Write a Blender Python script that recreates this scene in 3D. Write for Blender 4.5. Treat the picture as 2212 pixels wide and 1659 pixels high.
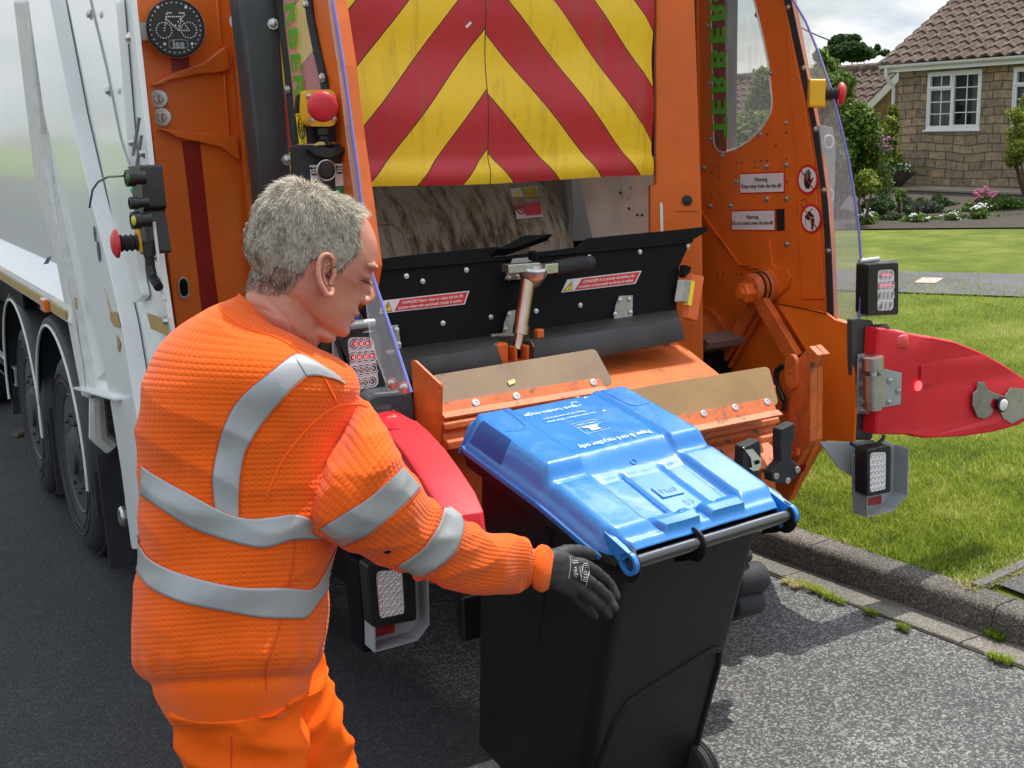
import bpy, bmesh, math, random
import numpy as np
from mathutils import Vector, Matrix, geometry, noise
random.seed(7); RNG = np.random.default_rng(7)
for o in list(bpy.data.objects): bpy.data.objects.remove(o)
S = bpy.context.scene
C = S.collection
R_ = math.radians
# ---------------------------------------------------------------- camera
FPX = 2600.0; CX, CY, CH = 1106.0, 829.5, 2.0
def cam_axes(yaw, pitch, roll):
    cy, sy = math.cos(yaw), math.sin(yaw)
    f = Vector((sy*math.cos(pitch), cy*math.cos(pitch), -math.sin(pitch)))
    r = Vector((cy, -sy, 0)); u = r.cross(f)
    cr, sr = math.cos(roll), math.sin(roll)
    return r*cr+u*sr, u*cr-r*sr, f
AR, AU, AF = cam_axes(R_(30), R_(12), R_(-1.6))
cd = bpy.data.cameras.new('camera'); cam = bpy.data.objects.new('camera', cd); C.objects.link(cam)
cd.sensor_width = 36; cd.lens = FPX/2212*36; cd.clip_end = 3000; cd.clip_start = .05
m = Matrix((AR, AU, -AF)).transposed().to_4x4(); m.translation = Vector((0, 0, CH)); cam.matrix_world = m
S.camera = cam
EYE = Vector((0, 0, CH))
def W(px, py, **k):
    """point of the world seen at a photo position, on the given real plane x=, y= or z=, or at a given distance d="""
    d = AR*((px-CX)/FPX) - AU*((py-CY)/FPX) + AF
    if 'x' in k: t = k['x']/d.x
    elif 'y' in k: t = k['y']/d.y
    elif 'z' in k: t = (k['z']-CH)/d.z
    else: t = k['d']
    return EYE + d*t
def WP(px, py, p0, n):
    d = AR*((px-CX)/FPX) - AU*((py-CY)/FPX) + AF
    return EYE + d*((Vector(p0)-EYE).dot(Vector(n))/d.dot(Vector(n)))
# ---------------------------------------------------------------- light
S.view_settings.view_transform = 'Standard'; S.view_settings.look = 'None'
S.view_settings.exposure = 0.30; S.view_settings.gamma = 1
SUN_AZ, SUN_EL = R_(13), R_(64)        # azimuth from +X towards +Y
sd = Vector((math.cos(SUN_EL)*math.cos(SUN_AZ), math.cos(SUN_EL)*math.sin(SUN_AZ), math.sin(SUN_EL)))
ld = bpy.data.lights.new('sun', 'SUN'); ld.energy = 3.9; ld.angle = R_(.6); ld.color = (1, .955, .88)
sun = bpy.data.objects.new('sun', ld); C.objects.link(sun); sun.rotation_euler = sd.to_track_quat('Z', 'Y').to_euler()
world = bpy.data.worlds.new('World'); S.world = world; world.use_nodes = True
nt = world.node_tree; nt.nodes.clear()
def N(nt, t, **k):
    n = nt.nodes.new(t)
    for a, v in k.items():
        if a.startswith('i_'):
            key = a[2:]; key = int(key) if key.isdigit() else key.replace('_', ' ')
            n.inputs[key].default_value = v
        else: setattr(n, a, v)
    return n
L = nt.links.new
sky = N(nt, 'ShaderNodeTexSky', sky_type='NISHITA', sun_disc=False, sun_elevation=SUN_EL, sun_rotation=math.pi/2-SUN_AZ, dust_density=2.0, ozone_density=1.2)
scl = N(nt, 'ShaderNodeVectorMath', operation='SCALE'); scl.inputs['Scale'].default_value = .11; L(sky.outputs[0], scl.inputs[0])
tc = N(nt, 'ShaderNodeTexCoord')
mp = N(nt, 'ShaderNodeMapping'); mp.inputs['Scale'].default_value = (1.0, 1.0, 3.2); mp.inputs['Location'].default_value = (.3, .1, .2); L(tc.outputs['Generated'], mp.inputs[0])
n1 = N(nt, 'ShaderNodeTexNoise', i_Scale=3.1, i_Detail=9.0, i_Roughness=.55); L(mp.outputs[0], n1.inputs['Vector'])
r1 = N(nt, 'ShaderNodeValToRGB'); r1.color_ramp.elements[0].position = .40; r1.color_ramp.elements[1].position = .54; L(n1.outputs['Fac'], r1.inputs[0])
n2 = N(nt, 'ShaderNodeTexNoise', i_Scale=4.3, i_Detail=7.0, i_Roughness=.6); L(mp.outputs[0], n2.inputs['Vector'])
r2 = N(nt, 'ShaderNodeValToRGB'); L(n2.outputs['Fac'], r2.inputs[0])
e = r2.color_ramp.elements; e[0].position = .38; e[0].color = (.50, .56, .64, 1); e[1].position = .62; e[1].color = (.98, .99, .98, 1)
mx = N(nt, 'ShaderNodeMix', data_type='RGBA'); L(r1.outputs[0], mx.inputs[0]); L(scl.outputs[0], mx.inputs[6]); L(r2.outputs[0], mx.inputs[7])
spz = N(nt, 'ShaderNodeSeparateXYZ'); L(tc.outputs['Generated'], spz.inputs[0])      # an overcast sky is brightest overhead
zr_ = N(nt, 'ShaderNodeMapRange'); zr_.inputs['From Min'].default_value = .1; zr_.inputs['From Max'].default_value = .9; zr_.inputs['To Min'].default_value = 1.0; zr_.inputs['To Max'].default_value = 1.85; L(spz.outputs[2], zr_.inputs[0])
zs = N(nt, 'ShaderNodeVectorMath', operation='SCALE'); L(mx.outputs[2], zs.inputs[0]); L(zr_.outputs[0], zs.inputs['Scale'])
gd_ = Vector((math.cos(R_(44))*math.cos(R_(36)), math.cos(R_(44))*math.sin(R_(36)), math.sin(R_(44))))   # bright spot added to the unseen sky, gives the lid its glare
dt = N(nt, 'ShaderNodeVectorMath', operation='DOT_PRODUCT'); L(tc.outputs['Generated'], dt.inputs[0]); dt.inputs[1].default_value = gd_
gr = N(nt, 'ShaderNodeMapRange', interpolation_type='SMOOTHSTEP'); gr.inputs['From Min'].default_value = math.cos(R_(15)); gr.inputs['From Max'].default_value = math.cos(R_(3)); gr.inputs['To Min'].default_value = 1; gr.inputs['To Max'].default_value = 4.2; L(dt.outputs['Value'], gr.inputs[0])
zs2 = N(nt, 'ShaderNodeVectorMath', operation='SCALE'); L(zs.outputs[0], zs2.inputs[0]); L(gr.outputs[0], zs2.inputs['Scale'])
bg = N(nt, 'ShaderNodeBackground'); L(zs2.outputs[0], bg.inputs[0]); bg.inputs[1].default_value = 1.0
wo = N(nt, 'ShaderNodeOutputWorld'); L(bg.outputs[0], wo.inputs[0])
# ---------------------------------------------------------------- materials
MATS = {}
def mat(name, col, rough=.5, metal=0, var=.12, vscale=6, bump=0, bscale=60, spec=.5, coat=0, dirt=None, trans=0, extra=None):
    if name in MATS: return MATS[name]
    m = bpy.data.materials.new(name); m.use_nodes = True; MATS[name] = m
    t = m.node_tree; b = t.nodes['Principled BSDF']; l = t.links.new
    b.inputs['Roughness'].default_value = rough; b.inputs['Metallic'].default_value = metal
    b.inputs['Specular IOR Level'].default_value = spec; b.inputs['Coat Weight'].default_value = coat; b.inputs['Coat Roughness'].default_value = .08
    if trans: b.inputs['Transmission Weight'].default_value = trans
    g = N(t, 'ShaderNodeNewGeometry')
    nz = N(t, 'ShaderNodeTexNoise', i_Scale=vscale, i_Detail=5.0, i_Roughness=.62); l(g.outputs['Position'], nz.inputs['Vector'])
    mr = N(t, 'ShaderNodeMapRange'); mr.inputs['From Min'].default_value = .3; mr.inputs['From Max'].default_value = .7
    mr.inputs['To Min'].default_value = 1-var; mr.inputs['To Max'].default_value = 1+var; l(nz.outputs['Fac'], mr.inputs[0])
    vm = N(t, 'ShaderNodeVectorMath', operation='SCALE'); vm.inputs[0].default_value = col[:3]; l(mr.outputs[0], vm.inputs['Scale'])
    out = vm.outputs[0]
    if dirt:   # (colour, amount 0..1, scale, stretchZ)
        dc, da, ds, dz = dirt
        mpp = N(t, 'ShaderNodeMapping'); mpp.inputs['Scale'].default_value = (1, 1, dz); l(g.outputs['Position'], mpp.inputs[0])
        dn = N(t, 'ShaderNodeTexNoise', i_Scale=ds, i_Detail=8.0, i_Roughness=.7); l(mpp.outputs[0], dn.inputs['Vector'])
        dr = N(t, 'ShaderNodeMapRange'); dr.inputs['From Min'].default_value = .74-.34*da; dr.inputs['From Max'].default_value = .84-.30*da; l(dn.outputs['Fac'], dr.inputs[0])
        mxx = N(t, 'ShaderNodeMix', data_type='RGBA'); l(dr.outputs[0], mxx.inputs[0]); l(out, mxx.inputs[6]); mxx.inputs[7].default_value = (*dc, 1); out = mxx.outputs[2]
        ra = N(t, 'ShaderNodeMapRange'); ra.inputs['To Min'].default_value = rough; ra.inputs['To Max'].default_value = .85; l(dr.outputs[0], ra.inputs[0]); l(ra.outputs[0], b.inputs['Roughness'])
    l(out, b.inputs['Base Color'])
    if bump:
        bn = N(t, 'ShaderNodeTexNoise', i_Scale=bscale, i_Detail=4.0); l(g.outputs['Position'], bn.inputs['Vector'])
        bp = N(t, 'ShaderNodeBump', i_Strength=bump, i_Distance=.004); l(bn.outputs['Fac'], bp.inputs['Height']); l(bp.outputs[0], b.inputs['Normal'])
    if extra: extra(t, b, g)
    return m
def glassy(name, col, alpha, rough=.05, tint_spec=.5):
    m = bpy.data.materials.new(name); m.use_nodes = True; MATS[name] = m
    t = m.node_tree; b = t.nodes['Principled BSDF']; l = t.links.new
    b.inputs['Base Color'].default_value = (*col, 1); b.inputs['Roughness'].default_value = rough
    g = N(t, 'ShaderNodeNewGeometry')
    mpp = N(t, 'ShaderNodeMapping'); mpp.inputs['Scale'].default_value = (30, 30, 3.0); mpp.inputs['Rotation'].default_value = (.5, .0, 0); l(g.outputs['Position'], mpp.inputs[0])
    dn = N(t, 'ShaderNodeTexNoise', i_Scale=2.0, i_Detail=6.0, i_Roughness=.7); l(mpp.outputs[0], dn.inputs['Vector'])
    dr = N(t, 'ShaderNodeMapRange'); dr.inputs['From Min'].default_value = .5; dr.inputs['From Max'].default_value = .8
    dr.inputs['To Min'].default_value = alpha; dr.inputs['To Max'].default_value = min(1, alpha+.25); l(dn.outputs['Fac'], dr.inputs[0]); l(dr.outputs[0], b.inputs['Alpha'])
    return m
ORANGE = mat('orange_paint', (.74, .140, .010), .42, coat=.15, var=.10, vscale=5, bump=.12, bscale=220, dirt=((.22, .07, .02), .10, 14, .5))
ORANGE_W = mat('worn_orange_paint', (.60, .13, .025), .5, var=.22, vscale=16, bump=.35, bscale=90, dirt=((.09, .07, .05), .52, 17, .8))
ORANGE_D = mat('dirty_orange_paint', (.60, .12, .016), .55, var=.25, vscale=9, bump=.3, bscale=70, dirt=((.10, .05, .03), .36, 9, .8))
ORANGE_P = mat('bright_orange_paint', (.82, .170, .012), .4, coat=.2, var=.08, vscale=4, bump=.1, bscale=200)
REDSTR = mat('red_reflective_strip', (.30, .012, .008), .35, coat=.3, var=.1)
WHITE = mat('white_lorry_paint', (.80, .82, .81), .28, coat=.5, var=.05, vscale=2.5, bump=.05, bscale=3, dirt=((.42, .43, .38), .16, 3.5, .5))
WHITE_G = mat('glossy_white_panel', (.74, .76, .75), .26, coat=.6, var=.04, vscale=1.5)
WHITE_D = mat('dirty_white_edge', (.62, .62, .59), .6, var=.12, vscale=20, bump=.4, bscale=60, dirt=((.25, .24, .21), .35, 22, .5))
BLACKM = mat('black_painted_steel', (.005, .005, .0055), .6, spec=.14, var=.25, vscale=12, bump=.1, bscale=200)
BLACKP = mat('black_plastic', (.014, .014, .015), .38, var=.2, vscale=20, bump=.1, bscale=300)
RUBBER = mat('black_rubber', (.022, .023, .025), .72, var=.25, vscale=10, bump=.3, bscale=120)
MUDG = mat('mudguard_plastic', (.035, .038, .042), .5, var=.2, vscale=7, bump=.15, bscale=90)
DGREY = mat('dark_grey_steel', (.055, .06, .066), .42, var=.12, vscale=6, coat=.1, bump=.1, bscale=150)
GREYR = mat('grey_rubber_skirt', (.045, .046, .046), .6, var=.2, vscale=9, dirt=((.02, .02, .02), .3, 12, 1))
LGREY = mat('light_grey_bracket', (.36, .38, .39), .4, var=.1, vscale=9, metal=.2)
STEEL = mat('zinc_steel', (.55, .55, .53), .32, metal=.9, var=.15, vscale=30, bump=.1, bscale=120)
STEEL_D = mat('dull_steel', (.34, .31, .28), .42, metal=.7, var=.2, vscale=22, dirt=((.14, .10, .07), .35, 16, 1))
REDP = mat('red_plastic', (.64, .010, .022), .55, var=.08, vscale=8, bump=.25, bscale=260, dirt=((.35, .05, .04), .10, 8, 1))
REDB = mat('red_button', (.62, .02, .035), .4, var=.06, vscale=20)
YELP = mat('yellow_plastic', (.80, .43, .012), .4, var=.06, vscale=14)
YELL = mat('yellow_sticker', (.85, .66, .02), .5, var=.05)
WHS = mat('white_sticker', (.72, .70, .70), .45, var=.06, vscale=30, dirt=((.3, .28, .27), .2, 20, 1))
REDS = mat('red_sticker', (.58, .012, .02), .4, var=.06)
BLKS = mat('black_print', (.01, .01, .012), .5, var=.05)
GREENT = mat('green_lettering', (.13, .43, .035), .5, var=.1, vscale=30)
TAN = mat('tan_reflective_strip', (.42, .28, .085), .45, var=.12, vscale=10)
BRONZE = mat('brown_plastic_plate', (.24, .155, .085), .45, var=.16, vscale=5, coat=.1, bump=.1, bscale=100, dirt=((.07, .06, .05), .40, 9, 1))
BRONZE_LIT = mat('sunlit_brown_plate', (.27, .15, .045), .4, var=.2, vscale=4, coat=.2, bump=.1, bscale=100, dirt=((.10, .08, .06), .34, 8, 1))  # brown lifter plate again, with the sun's ochre put into its colour
INNER = mat('cream_inner_wall', (.86, .79, .68), .6, var=.12, vscale=4, dirt=((.16, .12, .09), .28, 6, .3))
INNER_G = mat('grey_inner_steel', (.20, .19, .17), .6, var=.16, vscale=5, dirt=((.06, .045, .03), .34, 9, .2))
WHITEL = mat('white_line', (.75, .75, .72), .5, var=.05)
CLEAR = glassy('clear_polycarbonate', (.74, .76, .80), .22, .07)
WINP = glassy('scratched_window', (.75, .78, .80), .16, .08)
CLEARB = mat('blue_cut_edge', (.16, .16, .50), .25, var=.05, coat=.5)
AMBER = mat('amber_lens', (.85, .16, .01), .2, coat=1, var=.05)
# ---------------------------------------------------------------- mesh helpers
def orth(a):
    a = Vector(a).normalized(); t = Vector((0, 0, 1)) if abs(a.z) < .9 else Vector((1, 0, 0))
    u = a.cross(t).normalized(); return a, u, a.cross(u).normalized()
SINGLE = {k: (v, 1) for k, v in {'arm_rod': 'arm_rod', 'moulded_lines': 'moulded_line',  'lorry_pictogram': 'lorry_pictogram', 'side_bolts': 'bolt', 'sealant_dots': 'sealant_dot', 'tail_stripe': 'stripe', 'mud_flaps': 'mud_flap', 'worn_pipe': 'worn_pipe', 'post_washers': 'washer', 'torque_marks': 'torque_mark', 'bar_bolts': 'bolt', 'wing_bolts': 'bolt', 'guard_bolts': 'bolt', 'flap_bolts': 'bolt', 'wall_bolts': 'bolt', 'lifter_bolts': 'bolt', 'wheels': 'wheel', 'strip_screws': 'screw', 'wheel_nuts': 'wheel_nut', 'catch_bolts': 'bolt', 'post_bolts': 'bolt', 'horn_screws': 'screw', 'box_screws': 'screw', 'side_guard_rail': 'guard_rail', 'red_leds': 'red_led', 'unlit_leds': 'unlit_led', 'side_sticker': 'sticker', 'sealed_seam': 'seam', 'bird_specks': 'speck', 'panel_labels': 'panel_label', 'ring_rims': 'ring_rim', 'row_of_holes': 'hole', 'red_stripe': 'red_stripe', 'nut_pointers': 'nut_pointer', 'curtain': 'curtain', 'paint_chips': 'paint_chip', 'window_seal': 'window_seal'}.items()}
class MB:
    def __init__(s): s.v = []; s.f = []; s.m = []
    def add(s, vs, fs, m=0):
        b = len(s.v); s.v += [tuple(v) for v in vs]; s.f += [tuple(b+i for i in f) for f in fs]; s.m += [m]*len(fs); return s
    def boxv(s, o, a, b, c, m=0):
        o, a, b, c = map(Vector, (o, a, b, c))
        vs = [o, o+a, o+a+b, o+b, o+c, o+a+c, o+a+b+c, o+b+c]
        if a.cross(b).dot(c) < 0: vs = [vs[i] for i in (3, 2, 1, 0, 7, 6, 5, 4)]
        return s.add(vs, [(3, 2, 1, 0), (4, 5, 6, 7), (0, 1, 5, 4), (1, 2, 6, 5), (2, 3, 7, 6), (3, 0, 4, 7)], m)
    def box(s, p0, p1, m=0):
        p0 = Vector(p0); d = Vector(p1)-p0
        return s.boxv(p0, (d.x, 0, 0), (0, d.y, 0), (0, 0, d.z), m)
    def prism(s, loops, ext, m=0, ms=None):
        if not isinstance(loops[0][0], (list, tuple, Vector)): loops = [loops]
        loops = [[Vector(p) for p in lp] for lp in loops]; ext = Vector(ext); ms = m if ms is None else ms
        tris = geometry.tessellate_polygon(loops); flat = [p for lp in loops for p in lp]; n = len(flat)
        if tris:
            nn = Vector((0, 0, 0))
            for t in tris: nn += (flat[t[1]]-flat[t[0]]).cross(flat[t[2]]-flat[t[0]])
            flip = nn.dot(ext) > 0
            fa = [tuple(t) for t in tris]
            s.add(flat, [t[::-1] for t in fa] if flip else fa, m)
            s.add([p+ext for p in flat], fa if flip else [t[::-1] for t in fa], m)
        for lp in loops:
            k = len(lp); vs = lp+[p+ext for p in lp]
            s.add(vs, [(i, (i+1) % k, k+(i+1) % k, k+i) for i in range(k)], ms)
        return s
    def cyl(s, p0, p1, r0, r1=None, n=20, m=0, cap=True):
        r1 = r0 if r1 is None else r1; p0, p1 = Vector(p0), Vector(p1); a, u, w = orth(p1-p0)
        vs = [p+(u*math.cos(2*math.pi*i/n)+w*math.sin(2*math.pi*i/n))*r for p, r in ((p0, r0), (p1, r1)) for i in range(n)]
        fs = [(i, (i+1) % n, n+(i+1) % n, n+i) for i in range(n)]
        if cap: fs += [tuple(range(n-1, -1, -1)), tuple(range(n, 2*n))]
        return s.add(vs, fs, m)
    def tube(s, path, r, n=10, m=0, cap=True):
        path = [Vector(p) for p in path]; rs = r if isinstance(r, (list, tuple)) else [r]*len(path)
        a, u, w = orth(path[1]-path[0]); vs = []; k = len(path)
        for i, p in enumerate(path):
            t = (path[min(i+1, k-1)]-path[max(i-1, 0)]).normalized()
            u = (u-t*u.dot(t)).normalized(); w = t.cross(u)
            vs += [p+(u*math.cos(2*math.pi*j/n)+w*math.sin(2*math.pi*j/n))*rs[i] for j in range(n)]
        fs = [(i*n+j, i*n+(j+1) % n, (i+1)*n+(j+1) % n, (i+1)*n+j) for i in range(k-1) for j in range(n)]
        if cap: fs += [tuple(range(n-1, -1, -1)), tuple(range((k-1)*n, k*n))]
        return s.add(vs, fs, m)
    def lathe(s, o, axis, prof, n=32, m=0, cap=True):
        o = Vector(o); a, u, w = orth(axis)
        vs = [o+a*h+(u*math.cos(2*math.pi*j/n)+w*math.sin(2*math.pi*j/n))*r for r, h in prof for j in range(n)]; k = len(prof)
        fs = [(i*n+j, i*n+(j+1) % n, (i+1)*n+(j+1) % n, (i+1)*n+j) for i in range(k-1) for j in range(n)]
        if cap and prof[0][0] > 1e-5: fs.append(tuple(range(n-1, -1, -1)))
        if cap and prof[-1][0] > 1e-5: fs.append(tuple(range((k-1)*n, k*n)))
        return s.add(vs, fs, m)
    def ball(s, c, r, n=12, m=0, sc=(1, 1, 1)):
        c = Vector(c); k = n//2+1; vs = []
        for i in range(k+1):
            t = math.pi*i/k
            vs += [c+Vector((r*sc[0]*math.sin(t)*math.cos(2*math.pi*j/n), r*sc[1]*math.sin(t)*math.sin(2*math.pi*j/n), r*sc[2]*math.cos(t))) for j in range(n)]
        return s.add(vs, [(i*n+j, (i+1)*n+j, (i+1)*n+(j+1) % n, i*n+(j+1) % n) for i in range(k) for j in range(n)], m)
    def bolt(s, p, n, r=.011, m=1):
        p = Vector(p); n = Vector(n).normalized()
        s.lathe(p, n, [(r*1.5, 0), (r*1.5, r*.25), (r, r*.3), (r*.95, r*.9), (r*.6, r*1.1)], 8, m); return s
    def grid(s, fn, nu, nv, m=0, closeu=False):
        vs = [fn(i/nu, j/nv) for j in range(nv+1) for i in range(nu+(0 if closeu else 1))]; k = nu if closeu else nu+1
        fs = [(j*k+i, j*k+(i+1) % k, (j+1)*k+(i+1) % k, (j+1)*k+i) for j in range(nv) for i in range(nu)]
        return s.add(vs, fs, m)
    def text(s, txt, o, right, up, size, m=0, align='CENTER', lift=.0015, font_off=0, fit=0):
        cu = bpy.data.curves.new('t', 'FONT'); cu.body = txt; cu.size = 1; cu.align_x = align; cu.align_y = 'CENTER'; cu.resolution_u = 3; cu.offset = font_off
        ob = bpy.data.objects.new('t', cu); C.objects.link(ob); dg = bpy.context.evaluated_depsgraph_get(); dg.update()
        me = bpy.data.meshes.new_from_object(ob.evaluated_get(dg)); o = Vector(o); right = Vector(right); up = Vector(up)
        nn = right.cross(up).normalized()*lift; sx = size
        if fit: sx = fit/max(1e-6, max(v.co.x for v in me.vertices)-min(v.co.x for v in me.vertices))
        s.add([o+right*(v.co.x*sx)+up*(v.co.y*size)+nn for v in me.vertices], [tuple(p.vertices) for p in me.polygons], m)
        bpy.data.objects.remove(ob); bpy.data.curves.remove(cu); bpy.data.meshes.remove(me); return s
    def build(s, name, mats, parent=None, smooth=35, bevel=0, seg=2, recalc=True, whole=False):
        if name in SINGLE and not whole:           # loose pieces become parts of their own
            r = list(range(len(s.v)))
            def fd(i):
                while r[i] != i: r[i] = r[r[i]]; i = r[i]
                return i
            for f in s.f:
                a = fd(f[0])
                for q in f[1:]: r[fd(q)] = a
            key = {}
            for i, v in enumerate(s.v): key.setdefault((round(v[0], 4), round(v[1], 4), round(v[2], 4)), []).append(i)
            for l in key.values():
                for q in l[1:]: r[fd(q)] = fd(l[0])
            comps = {}
            for f, m_ in zip(s.f, s.m): comps.setdefault(fd(f[0]), []).append((f, m_))
            if SINGLE[name][1]:      # merge pieces whose boxes touch (a bolt and its washer)
                bx_ = []
                for k, fl in comps.items():
                    ps = [s.v[i] for f, _ in fl for i in f]; bx_.append(([min(p[a] for p in ps)-.001 for a in range(3)], [max(p[a] for p in ps)+.001 for a in range(3)], list(fl)))
                ch = True
                while ch:
                    ch = False
                    for i in range(len(bx_)):
                        for j in range(i+1, len(bx_)):
                            A_, B_ = bx_[i], bx_[j]
                            if all(A_[0][a] <= B_[1][a] and B_[0][a] <= A_[1][a] for a in range(3)):
                                bx_[i] = ([min(A_[0][a], B_[0][a]) for a in range(3)], [max(A_[1][a], B_[1][a]) for a in range(3)], A_[2]+B_[2]); del bx_[j]; ch = True; break
                        if ch: break
                groups = [b[2] for b in bx_]
            else: groups = list(comps.values())
            o = None
            for fl in groups:
                ix = {}; nb = MB()
                for f, m_ in fl:
                    for i in f:
                        if i not in ix: ix[i] = len(nb.v); nb.v.append(s.v[i])
                    nb.f.append(tuple(ix[i] for i in f)); nb.m.append(m_)
                o = nb.build(SINGLE[name][0], mats, parent, smooth, bevel, seg, recalc, True)
            return o
        me = bpy.data.meshes.new(name); me.from_pydata(s.v, [], s.f)
        mats = mats if isinstance(mats, (list, tuple)) else [mats]
        for q in mats: me.materials.append(q)
        me.polygons.foreach_set('material_index', s.m)
        if recalc:
            bm = bmesh.new(); bm.from_mesh(me); bmesh.ops.remove_doubles(bm, verts=bm.verts, dist=1e-5); bmesh.ops.recalc_face_normals(bm, faces=bm.faces); bm.to_mesh(me); bm.free()
        me.update()
        if smooth:
            me.shade_smooth()
            try: me.set_sharp_from_angle(angle=R_(smooth))
            except Exception: pass
        o = bpy.data.objects.new(name, me); C.objects.link(o)
        if bevel:
            b = o.modifiers.new('bevel', 'BEVEL'); b.width = bevel; b.segments = seg; b.limit_method = 'ANGLE'; b.angle_limit = R_(40); b.harden_normals = False
        if parent: attach(o, parent)
        return o
def attach(o, parent):
    o.parent = parent
    w = Vector(parent.get('wloc', (0, 0, 0))); o.matrix_parent_inverse = Matrix.Translation(-w)
def tag(o, label=None, cat=None, group=None, kind=None):
    if label: o['label'] = label
    if cat: o['category'] = cat
    if group: o['group'] = group
    if kind: o['kind'] = kind
    return o
def thing(name, loc, label, cat, group=None):
    e = bpy.data.objects.new(name, None); C.objects.link(e); e.location = loc; e['wloc'] = tuple(loc); e.empty_display_size = .1
    return tag(e, label, cat, group)
def rounded(pts, r, n=4):
    """round the corners of a closed 3-D polygon"""
    pts = [Vector(p) for p in pts]; out = []; k = len(pts)
    for i, p in enumerate(pts):
        a = pts[i-1]-p; b = pts[(i+1) % k]-p; rr = min(r, a.length*.45, b.length*.45)
        p0 = p+a.normalized()*rr; p1 = p+b.normalized()*rr
        for j in range(n+1):
            t = j/n; out.append(p0*(1-t)**2+p*2*t*(1-t)+p1*t*t)
    return out
def pts(l, **k): return [W(x, y, **k) for x, y in l]
def z1(l, **k): return [W(.3418*x, .3418*y, **k) for x, y in l]                 # detail view: top left
def z4(l, **k): return [W(.3418*x, 486+.3418*y, **k) for x, y in l]             # left middle
def zl(l, **k): return [W(.4233*x, 594+.4233*y, **k) for x, y in l]             # wheels
def z3(l, **k): return [W(1350+.3896*x, .3896*y, **k) for x, y in l]            # top right
def z5(l, **k): return [W(702+.3906*x, 459+.3906*y, **k) for x, y in l]         # hopper
def zr(l, **k): return [W(1404+.3652*x, 540+.3652*y, **k) for x, y in l]        # right middle
def ze(l, **k): return [W(610.2+.2603*x, .2603*y, **k) for x, y in l]           # stop button, left guard
def zm(l, **k): return [W(1555.3+.2668*x, 669.7+.2668*y, **k) for x, y in l]    # lifting arm
# ================================================================ SETTING
def sheet(name, poly, z, mt, kind='structure', n=None):
    mb = MB(); mb.v = [(p[0], p[1], z if len(p) < 3 else p[2]) for p in poly]; mb.f = [tuple(range(len(poly)))]; mb.m = [0]
    o = mb.build(name, mt, smooth=0); tag(o, kind=kind); return o
def fleck(name, base, c2, c3, s1, rough=.85, bump=.8, big=.2):
    """stone chippings: voronoi cells of mixed tone"""
    def ex(t, b, g):
        l = t.links.new
        v = N(t, 'ShaderNodeTexVoronoi', i_Scale=s1); l(g.outputs['Position'], v.inputs['Vector'])
        r = N(t, 'ShaderNodeValToRGB'); r.color_ramp.elements[0].color = (*base, 1); r.color_ramp.elements[0].position = .25
        r.color_ramp.elements[1].color = (*c3, 1); r.color_ramp.elements[1].position = .95
        e = r.color_ramp.elements.new(.6); e.color = (*c2, 1)
        sp = N(t, 'ShaderNodeSeparateColor'); l(v.outputs['Color'], sp.inputs[0]); l(sp.outputs[0], r.inputs[0])
        nz = N(t, 'ShaderNodeTexNoise', i_Scale=1.3, i_Detail=6.0); l(g.outputs['Position'], nz.inputs['Vector'])
        mr = N(t, 'ShaderNodeMapRange'); mr.inputs['From Min'].default_value = .3; mr.inputs['From Max'].default_value = .7; mr.inputs['To Min'].default_value = 1-big; mr.inputs['To Max'].default_value = 1+big; l(nz.outputs['Fac'], mr.inputs[0])
        dk = N(t, 'ShaderNodeMapRange'); dk.inputs['From Min'].default_value = .0; dk.inputs['From Max'].default_value = .55; dk.inputs['To Min'].default_value = 1.15; dk.inputs['To Max'].default_value = .45; l(v.outputs['Distance'], dk.inputs[0])
        mu = N(t, 'ShaderNodeMath', operation='MULTIPLY'); l(mr.outputs[0], mu.inputs[0]); l(dk.outputs[0], mu.inputs[1])
        sc = N(t, 'ShaderNodeVectorMath', operation='SCALE'); l(r.outputs[0], sc.inputs[0]); l(mu.outputs[0], sc.inputs['Scale']); l(sc.outputs[0], b.inputs['Base Color'])
        bp = N(t, 'ShaderNodeBump', i_Strength=bump, i_Distance=.004, invert=True); l(v.outputs['Distance'], bp.inputs['Height']); l(bp.outputs[0], b.inputs['Normal'])
    return mat(name, base, rough, extra=ex)
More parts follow.
